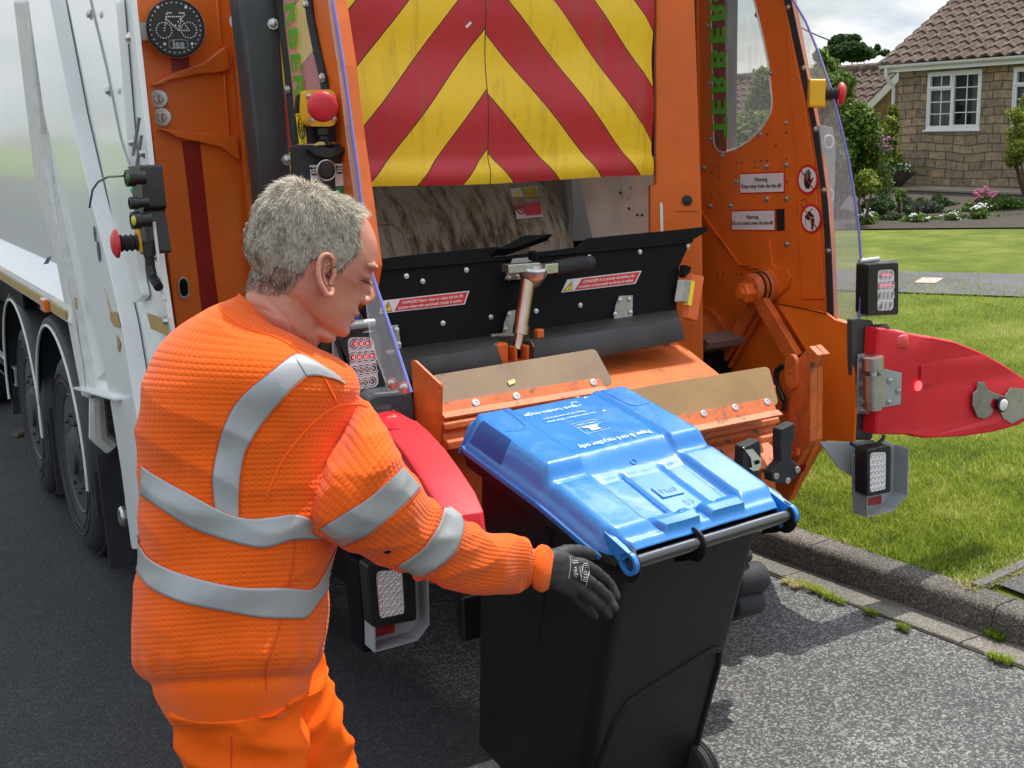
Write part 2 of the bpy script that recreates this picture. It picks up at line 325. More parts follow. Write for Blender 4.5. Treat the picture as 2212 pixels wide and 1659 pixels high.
def asph_ex(t, b, g):
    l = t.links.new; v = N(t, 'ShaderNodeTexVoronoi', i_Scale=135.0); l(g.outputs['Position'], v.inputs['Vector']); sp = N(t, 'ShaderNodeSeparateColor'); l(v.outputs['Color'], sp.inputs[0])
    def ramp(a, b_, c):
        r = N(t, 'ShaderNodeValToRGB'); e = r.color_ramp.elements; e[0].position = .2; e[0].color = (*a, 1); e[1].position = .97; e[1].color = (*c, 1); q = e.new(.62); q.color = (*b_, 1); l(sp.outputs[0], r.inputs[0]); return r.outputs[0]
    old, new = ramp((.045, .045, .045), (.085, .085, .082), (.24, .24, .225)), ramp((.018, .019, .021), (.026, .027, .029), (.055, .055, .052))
    # newer surfacing in mid road, its colour darkened to carry the lorry's shade, the old worn chippings the strip along the kerb
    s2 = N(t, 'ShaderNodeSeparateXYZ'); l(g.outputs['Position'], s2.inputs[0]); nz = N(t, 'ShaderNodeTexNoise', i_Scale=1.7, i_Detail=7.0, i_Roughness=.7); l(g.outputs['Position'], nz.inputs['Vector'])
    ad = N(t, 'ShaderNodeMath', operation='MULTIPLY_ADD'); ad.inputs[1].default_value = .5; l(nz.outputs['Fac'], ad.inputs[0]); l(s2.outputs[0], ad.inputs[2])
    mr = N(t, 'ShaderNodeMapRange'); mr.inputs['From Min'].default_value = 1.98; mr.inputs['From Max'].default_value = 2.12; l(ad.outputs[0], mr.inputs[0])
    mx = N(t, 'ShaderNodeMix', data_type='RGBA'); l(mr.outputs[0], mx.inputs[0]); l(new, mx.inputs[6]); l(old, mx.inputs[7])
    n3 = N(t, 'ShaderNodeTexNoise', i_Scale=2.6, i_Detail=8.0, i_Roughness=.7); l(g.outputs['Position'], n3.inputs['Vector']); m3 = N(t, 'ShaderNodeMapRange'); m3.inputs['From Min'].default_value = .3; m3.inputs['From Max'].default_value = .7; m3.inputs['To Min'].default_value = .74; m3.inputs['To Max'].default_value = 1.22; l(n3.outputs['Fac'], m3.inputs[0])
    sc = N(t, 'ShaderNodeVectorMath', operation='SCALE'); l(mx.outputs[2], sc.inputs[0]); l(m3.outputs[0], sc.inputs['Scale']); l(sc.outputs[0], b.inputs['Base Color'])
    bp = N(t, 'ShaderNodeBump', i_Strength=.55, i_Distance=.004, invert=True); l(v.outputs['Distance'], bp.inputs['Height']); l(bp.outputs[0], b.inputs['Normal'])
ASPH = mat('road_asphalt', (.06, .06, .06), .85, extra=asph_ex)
PATHM = fleck('path_asphalt', (.10, .10, .10), (.15, .148, .145), (.25, .25, .24), 110, big=.15)
CONC = fleck('kerb_concrete', (.13, .115, .095), (.20, .18, .15), (.36, .33, .28), 150, bump=.6, big=.35)
CONC2 = fleck('gutter_concrete', (.22, .20, .165), (.28, .26, .22), (.40, .37, .32), 160, bump=.5, big=.3)
def grass_ex(t, b, g):
    l = t.links.new
    n = N(t, 'ShaderNodeTexNoise', i_Scale=90.0, i_Detail=5.0, i_Roughness=.75); l(g.outputs['Position'], n.inputs['Vector'])
    n2 = N(t, 'ShaderNodeTexNoise', i_Scale=1.6, i_Detail=6.0, i_Roughness=.65); l(g.outputs['Position'], n2.inputs['Vector'])
    ad = N(t, 'ShaderNodeMath', operation='ADD'); l(n.outputs['Fac'], ad.inputs[0]); l(n2.outputs['Fac'], ad.inputs[1])
    hf = N(t, 'ShaderNodeMath', operation='MULTIPLY'); hf.inputs[1].default_value = .5; l(ad.outputs[0], hf.inputs[0])
    r = N(t, 'ShaderNodeValToRGB'); e = r.color_ramp.elements; e[0].position = .34; e[0].color = (.045, .075, .008, 1); e[1].position = .68; e[1].color = (.30, .29, .075, 1)
    q = e.new(.5); q.color = (.135, .18, .018, 1); l(hf.outputs[0], r.inputs[0]); l(r.outputs[0], b.inputs['Base Color'])
    bp = N(t, 'ShaderNodeBump', i_Strength=.8, i_Distance=.03); l(n.outputs['Fac'], bp.inputs['Height']); l(bp.outputs[0], b.inputs['Normal'])
GRASS = mat('lawn_grass', (.1, .14, .02), .9, extra=grass_ex, spec=.2)
SOIL = mat('bed_soil', (.035, .026, .016), .95, var=.4, vscale=8, bump=1, bscale=30)
def blade_mat(name, stops):
    def ex(t, b, g):
        l = t.links.new; a = N(t, 'ShaderNodeAttribute', attribute_name='r')
        r = N(t, 'ShaderNodeValToRGB'); e = r.color_ramp.elements
        e[0].position = stops[0][0]; e[0].color = (*stops[0][1], 1); e[1].position = stops[-1][0]; e[1].color = (*stops[-1][1], 1)
        for p, c in stops[1:-1]: q = e.new(p); q.color = (*c, 1)
        l(a.outputs['Fac'], r.inputs[0]); l(r.outputs[0], b.inputs['Base Color'])
        tr = N(t, 'ShaderNodeBsdfTranslucent'); l(r.outputs[0], tr.inputs[0]); mxs = N(t, 'ShaderNodeMixShader'); mxs.inputs[0].default_value = .38
        out = [n for n in t.nodes if n.type == 'OUTPUT_MATERIAL'][0]
        l(b.outputs[0], mxs.inputs[1]); l(tr.outputs[0], mxs.inputs[2]); l(mxs.outputs[0], out.inputs[0])
    return mat(name, (.1, .1, .1), .55, extra=ex, spec=.3)
BLADE = blade_mat('grass_blades', [(0, (.10, .17, .014)), (.45, (.25, .34, .028)), (.78, (.39, .44, .06)), (1, (.62, .54, .26))])
LEAF_G = blade_mat('leaf_mid_green', [(0, (.03, .06, .012)), (.5, (.10, .18, .025)), (1, (.30, .38, .07))])
LEAF_Y = blade_mat('leaf_yellow_green', [(0, (.05, .09, .01)), (.5, (.16, .22, .02)), (1, (.38, .40, .05))])
LEAF_D = blade_mat('leaf_dark_green', [(0, (.012, .03, .008)), (.5, (.03, .07, .015)), (1, (.08, .14, .03))])
STALK = mat('woody_stem', (.08, .055, .03), .8, var=.3)
def np_mesh(name, V, F, mt, attr=None, parent=None, smooth=False):
    """V (n,3), F (m,k) arrays"""
    me = bpy.data.meshes.new(name); n, k = len(F), F.shape[1]
    me.vertices.add(len(V)); me.vertices.foreach_set('co', np.asarray(V, np.float32).ravel())
    me.loops.add(n*k); me.loops.foreach_set('vertex_index', F.astype(np.int32).ravel())
    me.polygons.add(n); me.polygons.foreach_set('loop_start', np.arange(0, n*k, k, dtype=np.int32))
    me.update(calc_edges=True); me.validate()
    if attr is not None:
        a = me.attributes.new('r', 'FLOAT', 'POINT'); a.data.foreach_set('value', np.asarray(attr, np.float32))
    me.materials.append(mt)
    if smooth: me.shade_smooth()
    o = bpy.data.objects.new(name, me); C.objects.link(o)
    if parent: attach(o, parent)
    return o
def xk(y): return 3.70-.09*(min(y, 4.3)-3.92)
GP0, GN = Vector((4, 0, .12)), Vector((-.0253, 0, 1))            # the verge and lawn rise gently to the house
def gz(x): return .12+.0253*max(0, x-4)
# ground sheet to the horizon, rising lawn, road
sheet('ground', [(-800, -800), (900, -800), (900, 900), (-800, 900)], -.35, GRASS)
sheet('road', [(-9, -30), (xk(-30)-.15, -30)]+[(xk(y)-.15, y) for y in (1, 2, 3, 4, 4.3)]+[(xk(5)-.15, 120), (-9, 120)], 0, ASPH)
mb = MB(); ys = [-30, -6, 0, 2, 3, 4, 4.3, 8, 30, 120]
for j, y in enumerate(ys):
    for x in (xk(y)+.13, 4.0, 19.0, 40, 300): mb.v.append((x, y, gz(min(x, 40)) if x > 4 else .112))
for j in range(len(ys)-1):
    for i in range(4): mb.f.append((j*5+i, j*5+i+1, (j+1)*5+i+1, (j+1)*5+i)); mb.m.append(0)
tag(mb.build('lawn', GRASS, smooth=0), kind='structure')
# gutter slabs and kerb stones, each with its joints
def strip(name, prof, y0, y1, step, mt, gap=.006):
    mb = MB(); y = y0; rnd = random.Random(3)
    while y < y1:
        a, b = y+gap/2, y+step-gap/2; dz = rnd.uniform(-.003, .003); dx = rnd.uniform(-.003, .003); k = len(prof); m_ = max(1, int((b-a)/.06)) if 0 < y < 7 else 1; vs = []
        for q in range(m_+1):
            yy = a+(b-a)*q/m_
            for px_, pz in prof:
                nn = noise.noise(Vector((px_*14, yy*14, pz*14)))*.004+noise.noise(Vector((px_*50, yy*50, pz*50)))*.0025
                vs.append((xk(yy)+px_+dx+nn, yy, pz+dz+nn*.7))
        fs = [(q*k+i, q*k+(i+1) % k, (q+1)*k+(i+1) % k, (q+1)*k+i) for q in range(m_) for i in range(k)]+[tuple(range(k)), tuple(range(m_*k, m_*k+k))[::-1]]
        mb.add(vs, fs); y += step
    tag(mb.build(name, mt, smooth=40), kind='structure')
strip('kerb', [(0, -.08), (0, .05), (.002, .085), (.008, .105), (.022, .12), (.05, .126), (.09, .128), (.145, .127), (.15, .12), (.15, -.08)], -6.27, 20, .915, CONC)
strip('gutter', [(-.15, -.05), (-.15, .006), (-.145, .010), (-.1, .009), (-.05, .008), (-.004, .009), (-.002, -.05)], -6.1, 20, .90, CONC2)
mb = MB(); # dark joint line between road and gutter
mb.v = []; 
for y in np.linspace(-6, 20, 160):
    w = .008+.007*noise.noise(Vector((y*5, 0, 0))); mb.v += [(xk(y)-.150-w-.006, y, .004), (xk(y)-.149, y, .004)]
mb.f = [(2*i, 2*i+1, 2*i+3, 2*i+2) for i in range(159)]; mb.m = [0]*159
tag(mb.build('road_joint', SOIL, smooth=0), kind='structure')
# footpath across the grass, small asphalt path with a pale edging at the kerb
n0, n1 = WP(1880, 631, GP0, GN), WP(2212, 643, GP0, GN); f0, f1 = WP(1940, 588, GP0, GN), WP(2212, 594, GP0, GN)
up = Vector((0, 0, .012))
def ext_(a, b, t): return a+(b-a)*t
pa = [ext_(n0, n1, -4)+up, ext_(n0, n1, 8)+up, ext_(f0, f1, 10)+up, ext_(f0, f1, -6)+up]
sheet('footpath', [tuple(p) for p in pa], 0, PATHM)
sheet('driveway', [tuple(W(1990, 620, z=.36)+Vector((0, 0, 0)))]*0 or [(3.9, 1.2, .132), (4.0, 3.02, .132), (6.5, 3.30, .20), (7.0, 1.0, .21)], 0, PATHM)
mb = MB(); mb.boxv((3.90, 3.02, .10), (2.6, .28, .07), (-.005, .05, 0), (0, 0, .045)); tag(mb.build('path_edging', CONC2, smooth=0, bevel=.006), kind='structure')
# ---------------------------------------------------------------- grass blades
def blades(n, area, hmin, hmax, wid, zfn, dens, lean=.6, pale=0):
    x0, x1, y0, y1 = area; P = []
    while sum(len(p) for p in P) < n:
        q = RNG.uniform((x0, y0), (x1, y1), (n*2, 2)); q = q[RNG.random(len(q)) < dens(q[:, 0], q[:, 1])]; P.append(q)
    q = np.concatenate(P)[:n]; x, y = q.T; n = len(q)
    clump = np.array([noise.noise(Vector((a*2.2, b*2.2, 1.7))) for a, b in q]); cl2 = np.array([noise.noise(Vector((a*9, b*9, 4))) for a, b in q])
    h = RNG.uniform(hmin, hmax, n)*(1+.5*cl2); an = RNG.uniform(0, 2*np.pi, n); le = RNG.uniform(.1, lean+.5, n)*h
    bx, by = np.cos(an), np.sin(an); w = RNG.uniform(.6, 1.3, n)*wid; z = zfn(x)
    b0 = np.stack([x-by*w/2, y+bx*w/2, z], 1); b1 = np.stack([x+by*w/2, y-bx*w/2, z], 1)
    m0 = np.stack([x-by*w*.4+bx*le*.35, y+bx*w*.4+by*le*.35, z+h*.62], 1); m1 = np.stack([x+by*w*.4+bx*le*.35, y-bx*w*.4+by*le*.35, z+h*.62], 1)
    t = np.stack([x+bx*le, y+by*le, z+h*.92], 1)
    V = np.stack([b0, b1, m1, m0, t], 1).reshape(-1, 3); i = np.arange(n)[:, None]*5
    F = np.concatenate([i+[0, 1, 2], i+[0, 2, 3], i+[3, 2, 4]])
    col = np.clip(.45+.55*clump+.25*cl2+RNG.normal(0, .17, n)+pale, 0, 1)
    return V, F, np.repeat(col, 5)
gzv = lambda x: np.where(x > 4, .12+.0253*(x-4), .118)
def dns(x, y):
    d = np.hypot(x, y); vis = (x*math.cos(R_(14))-y*math.sin(R_(14))*0 > 0)
    edge = (x > 3.84-.09*(np.minimum(y, 4.3)-3.92)+RNG.normal(0, .012, len(x))); path = ~((y < 3.04+(x-3.9)*.11) & (x > 3.9))
    return np.clip((5.0/d)**2.6, 0, 1)*edge*path*vis
A = blades(150000, (3.8, 10.5, 2.6, 9.5), .018, .042, .0042, gzv, dns)
tag(np_mesh('grass', *A[:2], BLADE, A[2]), kind='stuff')
# weeds and dry grass in the gutter joint and along the kerb back: each tuft its own plant
TUFTS = [(1745, 1266, .07, .018, .45), (1775, 1280, .06, .016, .4), (1805, 1296, .05, .015, .35), (1760, 1210, .03, .02, .5), (1880, 1325, .03, .016, .4), (1950, 1357, .03, .014, .3), (2150, 1378, .035, .03, .2), (2160, 1425, .05, .02, .45), (1710, 1262, .05, .014, .7)]
wr = {}
for i, (a, b, rad, hh, pl) in enumerate(TUFTS):
    p = W(a, b, z=.01); k = 260
    Vv, Ff, cc = blades(k, (p.x-rad*.4, p.x+rad*.4, p.y-rad, p.y+rad), hh*.6, hh*1.5, .004, lambda x: np.full_like(x, .008), lambda x, y: np.ones_like(x)*.5, 1.2, pl-.3)
    o = np_mesh('gutter_weed', Vv, Ff, BLADE, cc)
    tag(o, ['tuft of yellow green weeds nearest the bin in the gutter joint', 'second gutter tuft along from the bin, low and mossy', 'third gutter tuft from the bin, small and thin', 'little tuft growing against the foot of the kerb face', 'small tuft beside the gutter about halfway along', 'tiny tuft in the gutter joint past the midpoint', 'long bladed green weed at the kerb foot near the right edge', 'mossy brown green tuft at the gutter joint near the right edge', 'dry straw coloured tuft in the joint right behind the bin'][i], 'weed', 'weeds growing in the gutter')
# dandelion like weed on the verge corner and dry straw by the path
Vv, Ff, cc = blades(2600, (3.86, 4.6, 3.02, 3.28), .01, .03, .004, lambda x: np.full_like(x, .122), lambda x, y: np.clip(1-(y-3.02-(x-3.86)*.12)*6, 0, 1), 1.6, .6)
tag(np_mesh('straw', Vv, Ff, BLADE, cc), kind='stuff')
# ================================================================ PLANTS
def leaf_cloud(blobs, n, size, flat=.5, up=.3):
    """many small leaves spread through several ellipsoid clumps; blobs: (centre, radii)"""
    vol = np.array([b[1][0]*b[1][1]*b[1][2] for b in blobs])**.7; vol /= vol.sum(); V = []; A_ = []
    for (c, r), f in zip(blobs, vol):
        k = max(20, int(n*f)); d = RNG.normal(size=(k, 3)); d /= np.linalg.norm(d, axis=1)[:, None]; rad = RNG.random(k)**.38
        bump_ = 1+.28*np.array([noise.noise(Vector((a*2.6+c[0], b*2.6+c[1], e_*2.6))) for a, b, e_ in d])
        p = np.array(c)+d*np.array(r)*(rad*bump_)[:, None]
        nrm = d*.6+RNG.normal(size=(k, 3))*.8+[0, 0, up]; nrm /= np.linalg.norm(nrm, axis=1)[:, None]
        t = np.cross(nrm, RNG.normal(size=(k, 3))); t /= np.linalg.norm(t, axis=1)[:, None]; b_ = np.cross(nrm, t)
        s = size*RNG.uniform(.6, 1.3, k)[:, None]
        V.append(np.stack([p-t*s, p-b_*s*flat, p+t*s, p+b_*s*flat], 1).reshape(-1, 3))
        A_.append(np.repeat(np.clip(.5+.3*RNG.normal(size=k), 0, 1), 4))
    V = np.concatenate(V); i = np.arange(len(V)//4)[:, None]*4
    return V, i+[0, 1, 2, 3], np.concatenate(A_)
def shrub(name, label, base, h, w, n, size, mt, cat='shrub', group=None, blobs=None, stems=5, tall=0, seed=1):
    rnd = random.Random(seed); base = Vector(base); e = thing(name, base, label, cat, group)
    if blobs is None:
        blobs = [((base.x+rnd.uniform(-.5, .5)*w, base.y+rnd.uniform(-.5, .5)*w, base.z+h*(rnd.uniform(.3, .8))), (w*rnd.uniform(.25, .45), w*rnd.uniform(.25, .45), h*rnd.uniform(.18, .32))) for _ in range(9)]
        blobs.append(((base.x, base.y, base.z+h*.45), (w*.45, w*.45, h*.42)))
    s = MB()
    for b, r in blobs[:max(stems, 3)]:
        p = Vector(b); mid = (base+p)/2+Vector((rnd.uniform(-.1, .1)*w, rnd.uniform(-.1, .1)*w, 0)); s.tube([base, mid, p], [.03*h**.5, .02*h**.5, .008], 6)
    s.build('trunk' if cat == 'tree' else 'stem', STALK, e)
    V, F, a = leaf_cloud(blobs, n, size); np_mesh('crown' if cat == 'tree' else 'foliage', V, F, mt, a, e); return e
def flowers(name, label, cs, r, mt, group=None, per=20, cat='flower clump'):
    """flower heads on thin stems with a few leaves"""
    c0 = Vector(np.mean([tuple(c) for c in cs], axis=0)); e = thing(name, (c0.x, c0.y, gz(c0.x)), label, cat, group); mb = MB(); st = MB()
    for c in cs:
        mb = MB()
        for _ in range(per):
            p = Vector(c)+Vector(RNG.normal(0, r, 3)*np.array([1, 1, .55])); k = .018*random.uniform(.6, 1.4)
            mb.ball(p, k, 6, 0, (1, 1, .6)); 
            if _ % 4 == 0: st.tube([Vector((c0.x+(p.x-c0.x)*.6, c0.y+(p.y-c0.y)*.6, gz(c0.x))), p], .005, 4)
        mb.build('flower_head', mt, e)
    st.build('stem', LEAF_STEM, e)
    V, F, a = leaf_cloud([((c0.x, c0.y, (gz(c0.x)+c0.z)/2), (r*2.6, r*2.6, max(.1, (c0.z-gz(c0.x))*.5)))], 500, .035); np_mesh('foliage', V, F, LEAF_G, a, e); return e
LEAF_STEM = mat('green_stem', (.06, .12, .03), .7)
PETW = mat('white_petals', (.75, .75, .72), .7); PETP = mat('pink_petals', (.55, .10, .28), .7); PETM = mat('mauve_petals', (.42, .16, .34), .7)
# ================================================================ HOUSE
def stone_ex(sx, sz, c1, c2, mortar, msz=.012):
    def ex(t, b, g):
        l = t.links.new; sp = N(t, 'ShaderNodeSeparateXYZ'); l(g.outputs['Position'], sp.inputs[0]); cb = N(t, 'ShaderNodeCombineXYZ')
        ad = N(t, 'ShaderNodeMath', operation='ADD'); l(sp.outputs[0], ad.inputs[0]); l(sp.outputs[1], ad.inputs[1])
        l(ad.outputs[0], cb.inputs[0]); l(sp.outputs[2], cb.inputs[1])
        nz = N(t, 'ShaderNodeTexNoise', i_Scale=1.1, i_Detail=1.0); l(cb.outputs[0], nz.inputs['Vector']); s2 = N(t, 'ShaderNodeVectorMath', operation='SCALE'); s2.inputs['Scale'].default_value = .16 if sx > .3 else .0; l(nz.outputs['Color'], s2.inputs[0])
        v = N(t, 'ShaderNodeVectorMath', operation='ADD'); l(cb.outputs[0], v.inputs[0]); l(s2.outputs[0], v.inputs[1])
        br = N(t, 'ShaderNodeTexBrick', offset=.37, squash=.6, squash_frequency=3); l(v.outputs[0], br.inputs['Vector'])
        br.inputs['Color1'].default_value = (*c1, 1); br.inputs['Color2'].default_value = (*c2, 1); br.inputs['Mortar'].default_value = (*mortar, 1)
        br.inputs['Scale'].default_value = 1; br.inputs['Mortar Size'].default_value = msz; br.inputs['Mortar Smooth'].default_value = .6; br.inputs['Brick Width'].default_value = sx; br.inputs['Row Height'].default_value = sz; br.inputs['Bias'].default_value = 0
        n2 = N(t, 'ShaderNodeTexNoise', i_Scale=7.0, i_Detail=7.0, i_Roughness=.7); l(g.outputs['Position'], n2.inputs['Vector'])
        mr = N(t, 'ShaderNodeMapRange'); mr.inputs['From Min'].default_value = .28; mr.inputs['From Max'].default_value = .72; mr.inputs['To Min'].default_value = .55; mr.inputs['To Max'].default_value = 1.4; l(n2.outputs['Fac'], mr.inputs[0])
        sc = N(t, 'ShaderNodeVectorMath', operation='SCALE'); l(br.outputs['Color'], sc.inputs[0]); l(mr.outputs[0], sc.inputs['Scale']); l(sc.outputs[0], b.inputs['Base Color'])
        hm = N(t, 'ShaderNodeMath', operation='SUBTRACT'); l(n2.outputs['Fac'], hm.inputs[0]); l(br.outputs['Fac'], hm.inputs[1])
        bp = N(t, 'ShaderNodeBump', i_Strength=1.0, i_Distance=.05 if sx > .3 else .01); l(hm.outputs[0], bp.inputs['Height']); l(bp.outputs[0], b.inputs['Normal'])
    return ex
STONE = mat('sandstone_blocks', (.3, .22, .12), .9, extra=stone_ex(.46, .17, (.36, .265, .155), (.23, .18, .115), (.13, .105, .075)))
BRICK = mat('brown_brick', (.25, .14, .06), .9, extra=stone_ex(.225, .075, (.27, .15, .06), (.19, .10, .045), (.22, .18, .13), .008))
STONE2 = mat('mossy_stone', (.2, .18, .13), .95, extra=stone_ex(.35, .14, (.26, .24, .18), (.12, .11, .08), (.05, .045, .035)))
def tile_ex(t, b, g):
    l = t.links.new; n = N(t, 'ShaderNodeTexNoise', i_Scale=9.0, i_Detail=8.0, i_Roughness=.75); l(g.outputs['Position'], n.inputs['Vector'])
    r = N(t, 'ShaderNodeValToRGB'); e = r.color_ramp.elements; e[0].position = .3; e[0].color = (.045, .028, .022, 1); e[1].position = .75; e[1].color = (.27, .225, .18, 1); q = e.new(.52); q.color = (.125, .080, .060, 1)
    l(n.outputs['Fac'], r.inputs[0]); l(r.outputs[0], b.inputs['Base Color'])
    bp = N(t, 'ShaderNodeBump', i_Strength=.6, i_Distance=.02); l(n.outputs['Fac'], bp.inputs['Height']); l(bp.outputs[0], b.inputs['Normal'])
TILE = mat('weathered_pantiles', (.15, .09, .07), .9, extra=tile_ex)
UPVC = mat('white_upvc', (.74, .74, .72), .35, var=.03)
GLASSD = mat('window_glass', (.02, .028, .03), .04, spec=1.0, var=.1, coat=1)
CURT = mat('net_curtain', (.48, .47, .42), .9, var=.12, vscale=9)
def tiled_roof(parent, o, du, dv, nu, nv, pitch=.31, gauge=.30, name='roof'):
    """rows of pantiles laid as one corrugated, stepped sheet; o eave corner, du along eave, dv up the slope"""
    o, du, dv = Vector(o), Vector(du).normalized(), Vector(dv).normalized(); nn = du.cross(dv).normalized()
    if nn.z < 0: nn = -nn
    mb = MB(); U = nu*8
    for j in range(nv):
        rows = []
        for (t, lift) in ((0, -.01), (0, .045), (.5, .035), (1.0, .012)):
            r_ = []
            for i in range(U+1):
                ph = (i % 8)/8; wv = .034*math.sin(ph*2*math.pi)+.016*math.sin(ph*4*math.pi+.6)
                jit = .006*noise.noise(Vector((i//8*3.1, j*2.7, 0)))
                r_.append(o+du*(i/8*pitch)+dv*((j+t)*gauge+(jit if t == 0 else 0))+nn*(lift+wv+jit))
            rows += r_
        k = U+1
        mb.add(rows, [(a*k+i, a*k+i+1, (a+1)*k+i+1, (a+1)*k+i) for a in range(3) for i in range(U)])
    return mb.build(name, TILE, parent, smooth=50, recalc=False)
HX = 20.4; ZB = .575
house = thing('bungalow', (24, 13, .5), 'sandstone bungalow with brown pantiled roof and white windows beyond the lawn', 'house')
wall = MB()
wins = [(17.82, 16.45, 1.725, 2.89), (15.75, 14.30, 1.725, 2.88)]
zt, zb, y1, y0 = 2.96, .30, 18.57, 8.0
ys = [y1, wins[0][0], wins[0][1], wins[1][0], wins[1][1], y0]
wall.box((HX, ys[1], zb), (HX+.3, ys[0], zt)); wall.box((HX, ys[3], zb), (HX+.3, ys[2], zt)); wall.box((HX, ys[5], zb), (HX+.3, ys[4], zt))
for a, b, c, d in wins: wall.box((HX, b, zb), (HX+.3, a, c)); wall.box((HX, b, d), (HX+.3, a, zt))
wall.box((HX+.3, y1-.3, zb), (HX+8, y1, zt)); wall.prism([(HX, y1-.15, zt), (HX+8, y1-.15, zt), (HX+4, y1-.15, zt+2.4)], (0, .13, 0))
wall.box((HX+7.7, y0, zb), (HX+8, y1-.3, zt)); wall.box((HX+.3, y0, zb), (HX+7.7, y0+.3, zt))
wall.build('wall', STONE, house, smooth=0)
SL = Vector((math.cos(R_(32)), 0, math.sin(R_(32))))
tiled_roof(house, (20.08, 8.0, 3.10), (0, 1, 0), SL, 35, 15)
mb = MB(); mb.prism([(HX+.3-.2, 8, 3.02), (HX+4, 8, 5.4), (HX+8.3, 8, 2.96), (HX+4, 8, 5.25)], (0, 10.75, 0)); mb.prism([(HX-.3, 18.78, 3.04), (HX+4, 18.78, 5.62), (HX+4, 18.78, 5.76), (HX-.3, 18.78, 3.14)], (0, .06, 0)); mb.build('verge', STONE2, house, smooth=0)
mb = MB(); mb.box((20.2, 8, 2.93), (20.23, 18.72, 3.09)); mb.box((20.23, 8, 2.94), (20.42, 18.70, 2.96)); mb.build('fascia', UPVC, house, smooth=0)
mb = MB(); r0 = [(20.14+.06*math.cos(a), 3.075+.065*math.sin(a)) for a in np.linspace(math.pi, 2*math.pi, 9)]; inn = [(20.14+.052*math.cos(a), 3.075+.055*math.sin(a)) for a in np.linspace(2*math.pi, math.pi, 9)]
mb.prism([(x, 8, z) for x, z in r0+inn], (0, 10.85, 0)); 
for yy in (16.2, 12.2): mb.prism([(x+(x-20.14)*.12, yy, z-.004) for x, z in r0+inn], (0, .1, 0))
mb.build('gutter', UPVC, house, smooth=40)
mb = MB(); mb.tube([(20.14, 18.68, 3.03), (20.14, 18.68, 2.86), (20.16, 18.66, 2.80), (20.33, 18.66, 2.66), (20.36, 18.66, 2.6), (20.36, 18.66, .6)], .035, 8); mb.build('downpipe', UPVC, house, smooth=40)
def window(y_l, y_r, z0, z1, flip=False):
    fr = MB(); x = HX+.02; w = .055
    L_ = lambda t: y_l+(y_r-y_l)*t
    def rect(a, b, c, d, w, x0, x1):
        ya, yb = L_(a), L_(b); fr.box((x0, yb, c), (x1, ya, c+w)); fr.box((x0, yb, d-w), (x1, ya, d)); fr.box((x0, ya-w, c+w), (x1, ya, d-w)); fr.box((x0, yb, c+w), (x1, yb+w, d-w))
    f = rect
    f(0, 1, z0, z1, .05, x, x+.07); t = z0+(z1-z0)*.71; m_ = .47
    f(.04, m_, t, z1-.045, .045, x-.02, x+.055); f(.04, m_, z0+.045, t, .035, x+.004, x+.055); f(m_+.0, .965, z0+.045, z1-.045, .05, x-.006, x+.052)
    def bars(a, b, c, d, nv, nh):
        for i in range(1, nv): yy = L_(a+(b-a)*i/nv); fr.box((x+.02, yy-.009, c), (x+.035, yy+.009, d))
        for i in range(1, nh): zz = c+(d-c)*i/nh; fr.box((x+.018, L_(b), zz-.009), (x+.033, L_(a), zz+.009))
    bars(.07, m_-.03, t+.05, z1-.09, 2, 1); bars(.07, m_-.02, z0+.08, t-.03, 2, 3); bars(m_+.05, .93, z0+.09, z1-.09, 2, 4)
    fr.box((x-.05, y_r-.03, z0-.035), (x+.06, y_l+.03, z0)); o = fr.build('window', UPVC, house, smooth=0)
    g = MB(); g.box((x+.042, y_r+.05, z0+.05), (x+.046, y_l-.05, z1-.05)); g.build('pane', GLASSP, o, smooth=0)
    c = MB()
    for a, b in ((.02, .45), (.74, .98)):
        c.grid(lambda u, v: Vector((x+.16+.03*math.sin(u*38), L_(a+(b-a)*u), z0+.02+(z1-z0-.04)*v)), 40, 1)
    c.build('curtain', CURT, o, smooth=60)
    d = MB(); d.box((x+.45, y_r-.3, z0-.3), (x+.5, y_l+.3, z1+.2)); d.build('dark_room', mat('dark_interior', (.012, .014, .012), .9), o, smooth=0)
GLASSP = glassy('pane_glass', (.02, .03, .03), .30, .03)
for a, b, c, d in wins: window(a, b, c, d)
mb = MB(); mb.box((HX-.006, 17.35, .76), (HX+.02, 17.60, .88)); mb.build('air_brick', mat('terracotta', (.42, .27, .15), .9, var=.3, vscale=60), house, smooth=0)
# house behind, gable towards us
back = thing('back_bungalow', (26, 25, .3), 'lower brown brick bungalow with mossy pantiled roof seen behind the big shrub', 'house')
p_e = WP(1874, 224, (0, 21.5, 0), (0, 1, 0)); p_r = WP(1957, 140, (0, 21.5, 0), (0, 1, 0)); sl2 = (p_r-p_e).normalized(); 
tiled_roof(back, p_e-sl2*.9+Vector((0, .0, 0)), (0, 1, 0), sl2, 34, int(((W(1941, 110, y=21.5)-p_e).length*1.18+1)/.30)-1, name='roof')
mb = MB(); e0 = p_e-sl2*1.2; rt = p_e+sl2*2.2; dn = Vector((0, 0, -.22)); mb.prism([e0, rt, rt+dn, e0+dn], (0, .05, 0)); mb.build('bargeboard', UPVC, back, smooth=0)
mb = MB(); mb.prism([e0+Vector((.3, .1, -.05)), rt+Vector((0, .1, -.1)), Vector((rt.x+3, 21.6, rt.z-2.4)), Vector((rt.x+3, 21.6, .2)), Vector((e0.x+.3, 21.6, .2))], (0, .3, 0)); mb.box((e0.x+.3, 21.9, .2), (e0.x+.6, 32, e0.z-.05)); mb.build('wall', BRICK, back, smooth=0)
mb = MB(); top = p_e-sl2*.9+sl2*(int(((W(1941, 110, y=21.5)-p_e).length*1.18+1)/.30)-1)*.30+Vector((0, 0, .03)); mb.tube([top+Vector((0, .02, 0)), top+Vector((0, 10.5, 0))], .12, 10); mb.build('ridge_tiles', TILE, back)
